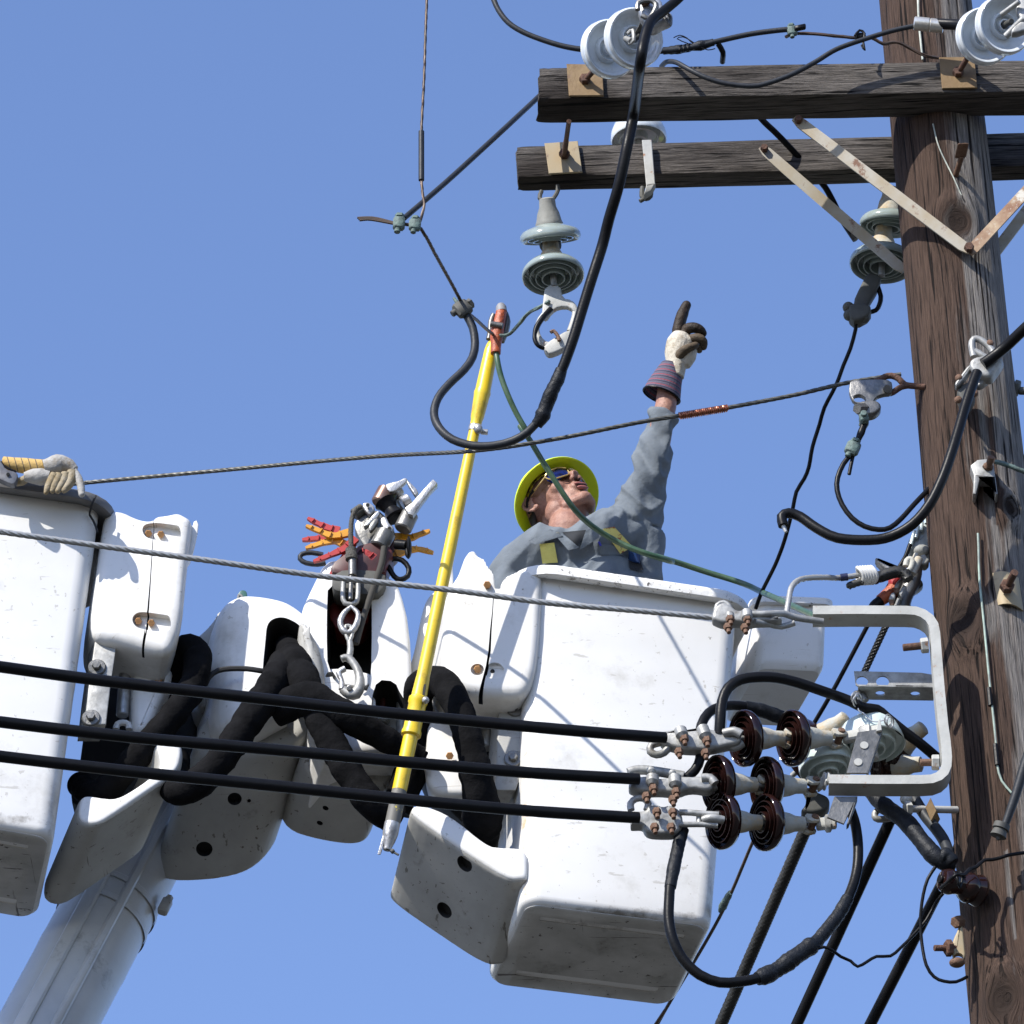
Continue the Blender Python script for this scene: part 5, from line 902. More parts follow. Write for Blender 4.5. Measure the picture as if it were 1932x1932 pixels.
eb = thing('eye_bolt', W('D', 1190, 850, -.09), 'rusty forged eye bolt sticking out of the pole toward the strand', 'eye bolt')
mb = MB(); mb.tube([W('D', *p, -.08) for p in ((1230, 855), (1150, 848), (1085, 838), (1040, 795), (990, 775), (945, 782), (900, 808), (870, 815))], .0095, 12); mb.tube([W('D', *p, -.08) for p in ((1110, 845), (1060, 855), (1020, 880), (985, 900), (940, 890))], .0090, 12); part(mb, 'eye', RUST, eb)
pb = thing('pole_bracket', W('D', 1650, 1450, -.2), 'small pale forked bracket with rusty bolt on the pole', 'bracket')
mb = MB(); mb.prism([W('D', x, y, -.20) for x, y in ((1552, 1410), (1600, 1370), (1710, 1360), (1730, 1500), (1745, 1610), (1730, 1615), (1715, 1500), (1620, 1500), (1590, 1615), (1570, 1610), (1575, 1480))], Vector((0, .05, 0)), .004, 0, 2); part(mb, 'fork', GALV, pb)
mb = MB(); mb.prism([W('D', x, y, -.21) for x, y in ((1630, 1400), (1700, 1370), (1720, 1430), (1660, 1440))], Vector((0, .02, 0)), .004, 1); mb.cyl(W('D', 1680, 1420, -.21), W('D', 1700, 1350, -.24), .010); part(mb, 'bolt', RUSTY, pb)
wire('strand_stub', WL('D', [(1725, 1385, -.20), (1800, 1405, -.20), (1932, 1455, -.19), (2050, 1500, -.18)], 0), .0078, COPG, 'green tinted strand leaving the forked bracket to the right', n=12, lobes=5, pitch=.06, step=.008)
mb = MB(); mb.hexn(W('D', 1860, 860, -.02), W('D', 1900, 870, -.02), .025); mb.cyl(W('D', 1895, 882, -.02), W('D', 2000, 884, -.02), .012); mb.hexn(W('D', 1925, 1385, -.02), W('D', 1960, 1390, -.02), .022); part(mb, 'through_bolt', CAPD, pole)
# long thin line and dark leads behind
wire('thin_lead', WL('D', [(742, 385, .26), (735, 450, .28), (700, 580, .30), (650, 700, .32), (598, 840, .34), (515, 1000, .38), (480, 1120, .42), (430, 1280, .45), (405, 1420, .48), (372, 1505, .5), (315, 1600, .52), (290, 1720, .54), (235, 1932, .6)], 0)+WL('K', [(1490, 110, .66), (1440, 220, .7), (1340, 420, .8), (1290, 560, .85)], 0), .0062, BLACK, 'long wavy black wire from the dark clamp down behind the right bucket', n=10)
wire('rear_lead', WL('B', [(20, 790, .02), (90, 870, .04), (210, 985, .08), (480, 1280, .2), (560, 1400, .24), (640, 1560, .26), (735, 1705, .27)], 0), .0098, BLACK, 'black lead passing behind the rear crossarm to the grey green discs', n=12)
wire('rear_lead', WL('M', [(900, -20, .0), (860, 90, .0), (800, 190, .0), (640, 480, .05), (500, 745, .1), (210, 1290, .2), (30, 1600, .28), (-120, 1850, .33)], 0), .0068, BLACK, 'straight black lead slanting down behind the C-shaped bracket', n=10)
mb = MB(); mb.tube(along(W('M', 690, 700, .05), W('M', 480, 1150, .14), 160), .0105, 18, lobes=6, pitch=.07, smooth=False); solo(mb, 'ground_strand', bpy.data.materials['guy_strand'], 'short twisted strand seen through the upper opening of the bracket', 'wire', ang=60)
# arrester / grounding cluster left of the pole
ac = thing('cutout_switch', W('M', 880, 300, -.05), 'cluster of grey clamps and red grounding jaws above the bracket', 'cutout switch')
mb = MB(); mb.prism([W('X', x, y, .06) for x, y in ((1310, 740), (1290, 600), (1420, 420), (1620, 200), (1720, 120), (1760, 500), (1700, 760), (1440, 780))], Vector((0, .08, 0)), .006, 0, 2); part(mb, 'switch_body', M_('ribbed_housing', (.42, .46, .45), .4, var=(.2, .22, .22), vscale=18), ac)
mb = MB()
for k in range(5): a_ = W('X', 1400+k*65, 440-k*80, .05); b_ = W('X', 1330+k*95, 700-k*130, .05); mb.cyl(a_, b_, .006)
part(mb, 'fin', PORW, ac)
mb = MB(); mb.ball(W('X', 1530, 800, .0), .024, .02, .018); mb.prism([W('X', x, y, -.02) for x, y in ((1450, 900), (1590, 840), (1620, 900), (1680, 960), (1600, 1050), (1510, 1020), (1490, 930))], Vector((0, .04, 0)), .006, 1); part(mb, 'terminal', CAPG, ac)
mb = MB(); mb.cyl(W('X', 1480, 940, -.04), W('X', 1345, 1220, -.05), .0125); mb.cyl(W('X', 1380, 1000, -.02), W('X', 1440, 860, -.02), .009); mb.tube([W('X', *p, -.06) for p in ((1240, 1080), (1260, 980), (1320, 950), (1360, 1000), (1330, 1120), (1250, 1200))], .009, 10); part(mb, 'jaw_screw', CEM, ac)
mb = MB(); mb.prism([W('X', x, y, -.03) for x, y in ((680, 930), (710, 905), (960, 1030), (1060, 1100), (1140, 1040), (1200, 1080), (1120, 1180), (900, 1170), (780, 1050))], Vector((0, .04, 0)), .008, 1); part(mb, 'horn', ALUD, ac)
mb = MB(); mb.prism([W('X', x, y, -.03) for x, y in ((920, 1270), (1080, 1150), (1200, 1240), (1130, 1320), (1000, 1430), (940, 1340))], Vector((0, .05, 0)), .01, 1); mb.prism([W('X', x, y, .0) for x, y in ((1350, 1430), (1440, 1340), (1480, 1440), (1380, 1530))], Vector((0, .04, 0)), .01, 1); part(mb, 'red_insulator', REDP, ac)
mb = MB(); mb.tube([W('X', *p, -.03) for p in ((1030, 1490), (960, 1560), (860, 1640), (780, 1700))], [.020, .021, .019, .018], 14, rough=.08); part(mb, 'orange_boot', ORANGE, ac)
mb = MB(); mb.tube([W('X', *p, -.03) for p in ((800, 1690), (740, 1740), (670, 1800), (620, 1900))], .016, 12); part(mb, 'lead', BLACK, ac)
mb = MB(); mb.prism([W('X', x, y, -.07) for x, y in ((1020, 1440), (1080, 1350), (1180, 1260), (1210, 1280), (1120, 1460), (1060, 1480))], Vector((0, .03, 0)), .005, 1); mb.prism([W('X', x, y, -.07) for x, y in ((1110, 1560), (1200, 1400), (1260, 1440), (1160, 1620))], Vector((0, .03, 0)), .003, 0, 1); mb.prism([W('X', x, y, -.07) for x, y in ((930, 1680), (960, 1570), (1030, 1530), (1060, 1620), (1020, 1680))], Vector((0, .03, 0)), .005, 1); mb.prism([W('X', x, y, -.07) for x, y in ((1020, 1800), (1090, 1640), (1140, 1660), (1080, 1800))], Vector((0, .03, 0)), .003, 0, 1); part(mb, 'clamp_jaw', GALV, ac)
mb = MB(); mb.cyl(W('X', 1060, 1470, -.06), W('X', 1100, 1580, -.06), .008); mb.cyl(W('X', 970, 1680, -.06), W('X', 1000, 1800, -.06), .008); part(mb, 'jaw_bolt', RUSTY, ac)
mb = MB(); mb.tube([W('X', *p, .0) for p in ((1440, 960), (1400, 1200), (1330, 1400), (1250, 1560), (1150, 1720), (1130, 1900))], [.017, .022, .026, .024, .03, .03], 14); mb.prism([W('X', x, y, .0) for x, y in ((1420, 1350), (1480, 1260), (1560, 1350), (1540, 1420), (1380, 1520))], Vector((0, .04, 0)), .01, 1); mb.prism([W('X', x, y, .02) for x, y in ((1200, 1600), (1280, 1640), (1370, 1830), (1150, 1900), (1140, 1700))], Vector((0, .04, 0)), .01, 1); part(mb, 'switch_frame', ALUD, ac)
mb = MB(); mb.tube([W('K', *p) for p in ((1570, 610, -.30), (1590, 480, -.28), (1615, 370, -.26), (1680, 305, -.23), (1780, 283, -.2), (1932, 280, -.16))]+[W('M', *p) for p in ((240, 285, -.12), (430, 262, -.10))], .0092, 15, lobes=5, pitch=.07, step=.006)
solo(mb, 'braided_jumper', STRANDW, 'bright twisted jumper rising from the bracket end to the grey clamps', 'wire', ang=60)
mb = MB(); mb.tube(WL('X', [(660, 1300), (800, 1260), (950, 1210), (1100, 1180), (1220, 1220), (1290, 1320)], -.09), .019, 21, lobes=7, pitch=.09, step=.006); solo(mb, 'heavy_strand', bpy.data.materials['guy_strand'], 'dark thick strand from the white wrap into the grey clamps', 'wire', ang=60)
mb = MB(); mb.tube(WL('X', [(200, 1440), (300, 1400), (460, 1350)], -.10), .012, 14, lobes=5, pitch=.07, step=.006); mb.cyl(W('X', 205, 1400, -.10), W('X', 215, 1460, -.10), .008); solo(mb, 'strand_end', STRAND, 'cut strand end sticking out left of the white wrap', 'wire', ang=60)
mb = MB(); mb.tube(WL('X', [(60, 1285), (190, 1270)], -.125), .011, 12, smooth=False); solo(mb, 'blue_tape', M_('navy_tape', (.01, .013, .05), .4), 'small dark blue tape band on the bright twisted jumper', 'tape')
mb = MB()
for k in range(6):
    c_ = W('X', 400+k*48, 1250-k*3, -.10); ax_ = (W('X', 660, 1260, -.09)-W('X', 380, 1290, -.10)).normalized(); s_, u_, _ = frame(ax_); 
    mb.tube([c_+(s_*math.cos(a)+u_*math.sin(a))*.024+ax_*.004*math.sin(a*2) for a in [i*math.pi/8 for i in range(17)]], .0055, 8, caps=True)
solo(mb, 'serving_wrap', M_('white_wrap', (.6, .6, .58), .5), 'white coiled wrap binding the two strands', 'wire wrap')
mb = MB()
for c, x, y in (('M', 400, 1370), ('M', 415, 1400), ('M', 430, 1380), ('M', 700, 1570), ('M', 720, 1590)):
    mb.tube([W(c, x+30*math.cos(a), y+50*math.sin(a), -.21+.03*math.sin(a+1)) for a in [i*math.pi/6 for i in range(13)]], .0022, 6)
mb.tube([W('M', *p, -.20) for p in ((440, 1420), (430, 1480), (480, 1510), (540, 1570), (600, 1585), (700, 1560))], .0022, 6); solo(mb, 'tie_wire', M_('silver_wire', (.5, .5, .5), .4, .6), 'silver tie wires wound on the arching jumper', 'tie wire')
# ---------------- lineman ----------------
V_ = -CF
def C3(x, y, z): return CR*x+CU*y+V_*z
Hd = W('E', 677, 705, 1.0)
u_h = C3(-.5, .5, -.7).normalized(); r_h = C3(-.75, .05, .66); r_h = (r_h-u_h*r_h.dot(u_h)).normalized(); f_h = u_h.cross(r_h).normalized()
HS = 1.12
def hp(r, f, u): return Hd+(r_h*r+f_h*f+u_h*u)*HS
HM = Matrix((r_h, f_h, u_h)).transposed()
SKIN = M_('skin', (.33, .175, .125), .55, var=(.29, .14, .10), vscale=30, dirt=(.20, .085, .06), dscale=30, dlo=.50, dhi=.72, bump=.25, bscale=190, speck=((.17, .085, .06), 260, .60))
SHIRT = M_('grey_work_shirt', (.150, .172, .195), .85, spec=.15, var=(.125, .145, .168), vscale=12, bump=.5, bscale=26)
TEE = M_('dark_tshirt', (.022, .025, .03), .9)
nb = W('E', 800, 960, .93)
person = thing('person', Vector((nb.x, 1.0, bRc.z+.03)), 'lineman in grey shirt and lime hard hat looking up and pointing skyward', 'person')
feet = bRc.z+.03
shR, shL = W('E', 375, 1225, .96), W('E', 1400, 960, .98)
arm = [shL, W('E', 1545, 420, .93), W('E', 1625, 100, .90), W('E', 1660, -110, .88)]
wr = [W('S', 605, 1720, .878), W('S', 630, 1500, .874), W('S', 720, 1230, .865)]
b = MB()
b.ball(hp(0, -.012, .03), .074*HS, .093*HS, .090*HS, M_=HM); b.ball(hp(0, .040, -.025), .060*HS, .052*HS, .085*HS, M_=HM)
b.ball(hp(0, .040, -.072), .053*HS, .055*HS, .042*HS, M_=HM); b.ball(hp(0, .083, -.102), .024*HS, .018*HS, .018*HS, M_=HM)
for s in (-1, 1):
    b.ball(hp(s*.050, .008, -.062), .018*HS, .032*HS, .030*HS, M_=HM); b.ball(hp(s*.036, .066, -.03), .026*HS, .022*HS, .024*HS, M_=HM)
    b.ball(hp(s*.028, .084, .018), .028*HS, .012*HS, .011*HS, M_=HM); b.ball(hp(s*.012, .106, -.037), .008*HS, .011*HS, .008*HS, M_=HM)
    b.tube([hp(s*.046, .04, -.09), hp(s*.025, .07, -.104), hp(0, .084, -.106)], .016*HS, 10)
    ear = [hp(s*(.074+.010*math.sin(a)), -.008-.018*math.cos(a)+.004, .004+.032*math.sin(a)) for a in [i*math.pi/6-math.pi*.5 for i in range(11)]]
    b.tube([hp(s*.078, .004, -.022), hp(s*.084, -.012, -.024), hp(s*.090, -.024, -.006), hp(s*.092, -.026, .014), hp(s*.088, -.014, .028), hp(s*.080, .002, .022), hp(s*.078, .006, .006)], .0052*HS, 8)
    b.ball(hp(s*.080, -.010, .0), .006*HS, .014*HS, .022*HS, M_=HM); b.ball(hp(s*.080, .000, -.024), .006*HS, .008*HS, .009*HS, M_=HM)
b.tube([hp(0, .088, .012), hp(0, .100, -.008), hp(0, .117, -.030)], [.010*HS, .0105*HS, .0125*HS], 10); b.ball(hp(0, .094, -.060), .026*HS, .012*HS, .018*HS, M_=HM)
b.tube([hp(0, -.03, -.03), hp(0, -.012, -.085), nb+Vector((0, .0, .0)), nb+Vector((.01, .05, -.10))], [.062, .062, .064, .075], 20)
b.ball(Vector((nb.x+.02, 1.02, nb.z-.30)), .15, .085, .24); b.ball(Vector((nb.x+.0, 1.0, nb.z-.60)), .165, .12, .20)
b.tube([shR, nb-Vector((0, -.07, .09)), shL], [.04, .055, .045], 14)
b.tube([shR, W('E', 250, 1420, .98), W('E', 340, 1900, .93)], [.042, .038, .032], 12)
b.tube(arm+wr, [.052, .048, .042, .038, .034, .030], 14)
for s in (-1, 1):
    x = nb.x+s*.10; b.tube([Vector((x, 1.0, nb.z-.65)), Vector((x+s*.01, .98, feet+.5)), Vector((x, 1.01, feet+.10)), Vector((x, .93, feet+.05))], [.085, .06, .045, .04], 14)
FG = dict(index=([(800, 760, .865), (790, 600, .86), (830, 430, .855), (880, 300, .852), (905, 250, .85)], [.0215, .021, .0195, .0185, .0155]),
 middle=([(860, 740, .86), (900, 610, .855), (1000, 575, .84), (1090, 600, .84), (1135, 655, .85)], [.017, .018, .0185, .017, .015]),
 ring=([(900, 800, .86), (990, 740, .85), (1080, 730, .84), (1150, 780, .845), (1150, 850, .855)], [.017, .017, .016, .015, .0125]),
 little=([(880, 880, .865), (980, 850, .855), (1060, 860, .85), (1090, 900, .86)], [.015, .014, .012, .011]),
 thumb=([(760, 1060, .85), (820, 960, .835), (900, 890, .825), (990, 850, .825), (1040, 830, .83)], [.019, .018, .016, .014, .0115]))
for k, (pts, rr) in FG.items(): b.tube([W('S', *p) for p in pts], [q*.72 for q in rr], 10)
b.tube([W('S', 740, 1180, .865), W('S', 790, 900, .862), W('S', 830, 720, .862)], [.026, .034, .030], 14)
body = part(b, 'body', SKIN, person); remesh(body, .0042, 3)
# shirt
b = MB()
b.ball(Vector((nb.x+.035, .99, nb.z-.27)), .215, .135, .26); b.ball(Vector((nb.x+.02, 1.0, nb.z-.55)), .20, .14, .2)
b.tube([shR+Vector((0, 0, .0)), W('E', 570, 1090, .93), nb-Vector((0, .0, .075)), W('E', 1120, 1000, .93), shL], [.066, .074, .082, .082, .074], 18)
b.tube([shR, W('E', 250, 1420, .98), W('E', 340, 1900, .93)], [.066, .062, .055], 16)
b.tube([W('E', 1180, 1010, .97), W('E', 1400, 850, .97), W('E', 1475, 620, .94), W('E', 1520, 430, .92), W('E', 1615, 100, .90), W('E', 1652, -60, .885), W('E', 1662, -125, .88)], [.072, .080, .066, .056, .050, .045, .042], 20)
b.tube([W('E', 1450, 1000, .99), W('E', 1470, 1300, 1.0), W('E', 1430, 1600, 1.0)], [.075, .06, .06], 16)
sh_ = part(b, 'shirt', SHIRT, person); remesh(sh_, .006, 5)
o0 = ORG['person']; axA = (arm[3]-arm[0]).normalized()
nrm_ = [v.normal.copy() for v in sh_.data.vertices]
for v, n_v in zip(sh_.data.vertices, nrm_):
    p = v.co+o0; q = p.copy(); t = (q-shL).dot(axA)
    onarm = max(0, min(1, (t-.02)*8)) if (q-shL-axA*t).length < .12 else 0
    if onarm > 0:   # twisting drag folds along the raised sleeve
        e = Vector((q.x*15, q.y*15, t*4)); e = e+Vector((t*8, -t*6, 0)); a_ = .019
    else: e = Vector(((q.x-.6*q.z)*13, q.y*8, (q.z+.5*q.x)*5)); a_ = .012
    h = 1-abs(noise.noise(e))*2.3; h2 = noise.noise(e*2.3+Vector((4, 7, 2)))
    v.co += n_v*(a_*(h*.9+.25*h2-.2))
s_ = sh_.modifiers.new('s', 'SMOOTH'); s_.factor = .5; s_.iterations = 2; bake(sh_); sh_.data.shade_smooth()
from mathutils.bvhtree import BVHTree
def bvh_of(*obs):
    vs, fs = [], []
    for o in obs:
        n0 = len(vs); o_ = ORG[o.name] if o.name in ORG else ORG['person']
        vs += [v.co+o0 for v in o.data.vertices]; fs += [tuple(i+n0 for i in p.vertices) for p in o.data.polygons]
    return BVHTree.FromPolygons(vs, fs)
bs = bvh_of(sh_)
def onto(tree, c, x, y, lift, dflt=.88):
    q = W(c, x, y, 0.0); d = (q-CAM).normalized(); h = tree.ray_cast(q, d, 3.0)
    if h[0] is None: return W(c, x, y, dflt)
    return h[0]-d*lift
def patch(tree, nm, c, quad, m_, nu=6, nv=10, lift=.006, th=.004, par=person, dflt=.88, label=None):
    q = [Vector(p) for p in quad]; mb = MB(); f, k = [], []
    for j in range(nv+1):
        for i in range(nu+1):
            a = q[0].lerp(q[1], i/nu).lerp(q[3].lerp(q[2], i/nu), j/nv); f.append(onto(tree, c, a.x, a.y, lift, dflt))
    # smooth depths so cloth bridges folds
    n1 = nu+1
    for _ in range(3):
        g_ = list(f)
        for j in range(nv+1):
            for i in range(n1):
                nbx = [f[jj*n1+ii] for jj, ii in ((j-1, i), (j+1, i), (j, i-1), (j, i+1)) if 0 <= jj <= nv and 0 <= ii <= nu]
                av = sum(nbx, Vector())/len(nbx); d = (f[j*n1+i]-CAM).normalized(); g_[j*n1+i] = f[j*n1+i]+d*((av-f[j*n1+i]).dot(d)*.7)
        f = g_
    N = len(f); mb.v = f+[p+CF*th for p in f]
    for j in range(nv):
        for i in range(nu):
            a = j*n1+i; mb.f.append((a, a+1, a+n1+1, a+n1)); mb.f.append((N+a, N+a+n1, N+a+n1+1, N+a+1))
    edge = [i for i in range(n1)]+[j*n1+nu for j in range(1, nv+1)]+[nv*n1+i for i in range(nu-1, -1, -1)]+[j*n1 for j in range(nv-1, 0, -1)]
    for a, b_ in zip(edge, edge[1:]+edge[:1]): mb.f.append((a, N+a, N+b_, b_))
    return part(mb, nm, m_, par, label, ang=50)
STRAP = M_('yellow_webbing', (.66, .60, .17), .8, var=(.58, .52, .14), vscale=30, bump=.3, bscale=200)
STRAPW = M_('worn_yellow_webbing', (.66, .58, .18), .8, dirt=(.30, .08, .03), dscale=32, dlo=.53, dhi=.60)
patch(bs, 'collar', 'E', [(435, 1035), (640, 925), (750, 990), (500, 1065)], SHIRT, lift=.026, th=.008); patch(bs, 'collar', 'E', [(640, 935), (735, 955), (900, 1095), (800, 1120)], SHIRT, lift=.026, th=.006)
patch(bs, 'collar', 'E', [(955, 950), (1040, 890), (1085, 1000), (900, 1120)], SHIRT, lift=.026, th=.006); patch(bs, 'undershirt', 'E', [(745, 955), (960, 935), (930, 1020), (885, 1085)], TEE, lift=.012, th=.01)
patch(bs, 'harness_strap', 'E', [(540, 1062), (672, 1050), (705, 1230), (565, 1240)], STRAP, lift=.010)
patch(bs, 'harness_strap', 'E', [(1110, 925), (1215, 905), (1385, 1090), (1270, 1150)], STRAPW, lift=.012, label='worn strap with rusty red marks')
BLUEM = M_('blue_buckle', (.01, .035, .12), .35)
mb = MB(); a_, b__ = onto(bs, 'E', 1345, 1165, .03), onto(bs, 'E', 1450, 1190, .03); mb.beam(a_, b__, CU*.035, V_*.014, 1, .004); part(mb, 'buckle', BLUEM, person)
patch(bs, 'harness_strap', 'E', [(1340, 1185), (1450, 1200), (1480, 1300), (1360, 1290)], M_('black_webbing', (.012, .012, .014), .8), lift=.012, label='black lower webbing')
patch(bs, 'pocket_flap', 'E', [(1070, 1060), (1280, 1080), (1290, 1160), (1090, 1160)], SHIRT, lift=.007, th=.004)
mb = MB(); mb.tube([onto(bs, 'E', 1075, 1040, .014), onto(bs, 'E', 1095, 1080, .014)], .0035, 8, smooth=False); part(mb, 'pen', M_('blue_pen', (.02, .02, .3), .3), person)
mb = MB(); mb.cyl(onto(bs, 'E', 705, 970, .028), onto(bs, 'E', 705, 970, .022), .006); part(mb, 'button', CAPG, person)
# trousers and boots (below the rim, inside the bucket)
for s in (-1, 1):
    x = nb.x+s*.10; mb = MB(); mb.tube([Vector((x-s*.02, 1.0, nb.z-.58)), Vector((x+s*.01, .98, feet+.5)), Vector((x, 1.01, feet+.12))], [.11, .08, .07], 16); part(mb, 'trouser_leg', M_('denim', (.03, .045, .08), .9), person)
    mb = MB(); mb.tube([Vector((x, 1.03, feet+.055)), Vector((x, .96, feet+.05)), Vector((x, .90, feet+.04))], [.05, .05, .042], 12); part(mb, 'boot', M_('boot_leather', (.07, .04, .02), .6), person)
# face details
mb = MB(); mb.ball(hp(0, .1045, -.0655), .023*HS, .006*HS, .0055*HS, M_=HM); part(mb, 'upper_lip', M_('lips', (.30, .10, .085), .5), person)
mb = MB(); mb.ball(hp(0, .1015, -.0795), .020*HS, .0065*HS, .006*HS, M_=HM); part(mb, 'lower_lip', bpy.data.materials['lips'], person)
mb = MB(); mb.ball(hp(0, .1045, -.0722), .019*HS, .0045*HS, .0022*HS, M_=HM); part(mb, 'mouth', M_('mouth_dark', (.02, .006, .006), .8), person)
for s in (-1, 1):
    mb = MB(); mb.ball(hp(s*.0070, .1075, -.0435), .0042*HS, .0055*HS, .0028*HS, 10, 6, HM); part(mb, 'nostril', bpy.data.materials['mouth_dark'], person)
LENS = M_('blue_mirror_lens', (.01, .03, .22), .08, .5, var=(.02, .02, .03), vscale=30)
gl = MB(); 
for s in (-1, 1):
    rr = []
    for j in range(7):
        v = j/6; w_ = 1-abs(v-.45)**2*1.1
        rr.append([hp(s*(.004+.060*i/8*w_+.004), .108-.030*(i/8)**2.2-.006*abs(v-.5), .016-.036*v) for i in range(9)])
    n0 = len(gl.v); flat = [p for r_ in rr for p in r_]; gl.v += flat+[p-f_h*.003 for p in flat]; N = len(flat)
    for j in range(6):
        for i in range(8):
            a = n0+j*9+i; gl.f += [(a, a+1, a+10, a+9), (N+a, N+a+9, N+a+10, N+a+1)]
lens_ = part(gl, 'sunglasses', LENS, person)
mb = MB()
for s in (-1, 1):
    mb.tube([hp(s*.006, .110, .0), hp(s*.01, .108, -.017), hp(s*.035, .100, -.022), hp(s*.062, .082, -.012), hp(s*.068, .078, .006)], .0024, 6); mb.tube([hp(s*.006, .110, .010), hp(s*.03, .105, .018), hp(s*.06, .088, .014), hp(s*.068, .078, .006), hp(s*.078, .04, .010), hp(s*.083, .010, .014)], .0030, 6)
part(mb, 'sunglass_frame', M_('brass_frame', (.42, .30, .10), .3, .3), lens_)
mb = MB()
for s in (-1, 1): mb.tube([hp(s*.082, .030, .012), hp(s*.086, .0, .016), hp(s*.086, -.016, .008), hp(s*.084, -.03, -.012)], .0042, 8)
part(mb, 'temple_tip', BLACK, lens_)
# hard hat
hu = C3(-.45, .30, -.84).normalized(); hc_ = hp(0, .012, .042); hc_ = hc_+CR*0; tgt = W('E', 672, 650, hc_.y); hc_ = tgt
HATO = M_('lime_hard_hat', (.66, .78, .015), .38, var=(.58, .72, .015), vscale=14, dirt=(.28, .32, .02), dscale=20, dlo=.6, dhi=.75, coat=.2)
HATI = M_('stained_hat_inside', (.50, .42, .012), .5, dirt=(.03, .025, .015), dscale=26, dlo=.50, dhi=.56)
a_h, b_h, _ = frame(hu, CU); mb = MB()
def hring(h, r, dz=0): return [hc_+hu*(h+dz*math.cos(2*th))+(a_h*math.cos(th)*1.02+b_h*math.sin(th)*.98)*r for th in [2*math.pi*k/56 for k in range(56)]]
mb.loft([hring(-.004, .104), hring(-.010, .120), hring(-.020, .141), hring(-.019, .145), hring(-.013, .1445), hring(0, .121), hring(.010, .108), hring(.04, .102), hring(.08, .088), hring(.115, .06), hring(.135, .025), hring(.138, .004)], (0, 1)); hat_ = part(mb, 'hard_hat', HATO, person)
mb = MB(); mb.loft([hring(-.0045, .1045), hring(.0, .100), hring(.04, .097), hring(.078, .083), hring(.112, .055), hring(.130, .02), hring(.131, .003)], (0, 1)); part(mb, 'hat_inside', HATI, hat_)
mb = MB(); mb.loft([hring(.0, .094), hring(.022, .092), hring(.022, .088), hring(.0, .090), hring(.0, .094)], (0, 0)); part(mb, 'headband', HATI, hat_)
mb = MB()
for i in range(3): mb.tube([hp(.06, -.05+i*.01, .0), hp(.062, -.065, -.04), hp(.04, -.07, -.07-i*.01)], .008, 8, rough=.2)
mb.ball(hp(.03, -.075, -.05), .04, .03, .035, 12, 8, HM); part(mb, 'hair', M_('dark_hair', (.02, .014, .01), .7), person)
# gloves on the hand
LEA = M_('pale_leather', (.50, .46, .38), .75, dirt=(.22, .17, .10), dscale=16, dlo=.50, dhi=.66, bump=.4, bscale=60)
LEB = M_('oily_brown_leather', (.012, .008, .006), .6, spec=.25, var=(.035, .022, .013), vscale=26, bump=.5, bscale=60)
LEM = M_('tan_leather', (.12, .085, .05), .7, spec=.3, var=(.035, .025, .015), vscale=22, bump=.4, bscale=60)
mb = MB(); mb.tube([W('S', 740, 1300, .865), W('S', 760, 1120, .862), W('S', 770, 950, .862), W('S', 800, 800, .862), W('S', 830, 690, .862)], [.028, .032, .040, .041, .030], 18)
mb.tube([W('S', 800, 960, .862), W('S', 880, 820, .858), W('S', 960, 740, .855)], [.026, .029, .020], 14); mb.tube([W('S', 870, 1130, .86), W('S', 920, 1000, .855), W('S', 960, 880, .853)], [.020, .028, .024], 14)
gv = part(mb, 'glove_palm', LEA, person); remesh(gv, .003, 4)
for k, (pts, rr) in FG.items():
    mb = MB(); mb.tube([W('S', *p) for p in pts], [rr[0]*.9]+rr[1:], 14, .006, rough=.05); p_ = W('S', *pts[-1]); mb.ball(p_, rr[-1]*1.0, n=12, m=8)
    g_ = part(mb, 'glove_finger', LEB if k in ('index', 'middle') else LEM, gv); remesh(g_, .0022, 3)
axc = (W('S', 690, 1060, .865)-W('S', 540, 1560, .878)).normalized()
def stripes(name, ax, o, per, cols, rough=.85):
    m, N, L, bb, nz, ramp, mix, tc = mat(name, cols[0], rough, bump=.3, bscale=150)
    d = N.new('ShaderNodeVectorMath'); d.operation = 'DOT_PRODUCT'; L.new(tc.outputs['Object'], d.inputs[0]); d.inputs[1].default_value = ax
    s = N.new('ShaderNodeMath'); s.operation = 'MULTIPLY'; s.inputs[1].default_value = 1/per; L.new(d.outputs['Value'], s.inputs[0])
    f = N.new('ShaderNodeMath'); f.operation = 'FRACT'; L.new(s.outputs[0], f.inputs[0]); r = N.new('ShaderNodeValToRGB'); r.color_ramp.interpolation = 'CONSTANT'
    e = r.color_ramp.elements; n = len(cols); e[0].position = 0; e[0].color = (*cols[0], 1); e[1].position = cols and o[1]; e[1].color = (*cols[1], 1)
    for p, c in zip(o[2:], cols[2:]): q = e.new(p); q.color = (*c, 1)
    L.new(f.outputs[0], r.inputs[0]); L.new(r.outputs[0], bb.inputs['Base Color']); return m
CUFF = stripes('striped_cuff', axc, (0, .30, .48, .68, .84), .020, [(.085, .08, .12), (.025, .025, .05), (.095, .085, .13), (.24, .045, .065), (.08, .075, .115)])
mb = MB(); c0, c1_ = W('S', 700, 1130, .865), W('S', 545, 1560, .878); s_, u2, _ = frame(c0-c1_, V_)
mb.loft([[c1_.lerp(c0, t)+(s_*math.cos(a)*1.0+u2*math.sin(a)*.86)*r*(1+.03*math.sin(3*a+t*4)) for a in [2*math.pi*k/36 for k in range(36)]] for t, r in ((0, .0610), (.25, .056), (.5, .050), (.75, .044), (1, .037), (1, .030), (.5, .044), (.0, .057))], (0, 0)); part(mb, 'glove_cuff', CUFF, gv, ang=60)
mb = MB(); mb.tube([c1_+(s_*math.cos(a)+u2*math.sin(a)*.86)*.0605 for a in [2*math.pi*k/36 for k in range(37)]], .003, 8); part(mb, 'cuff_binding', BLACK, gv)
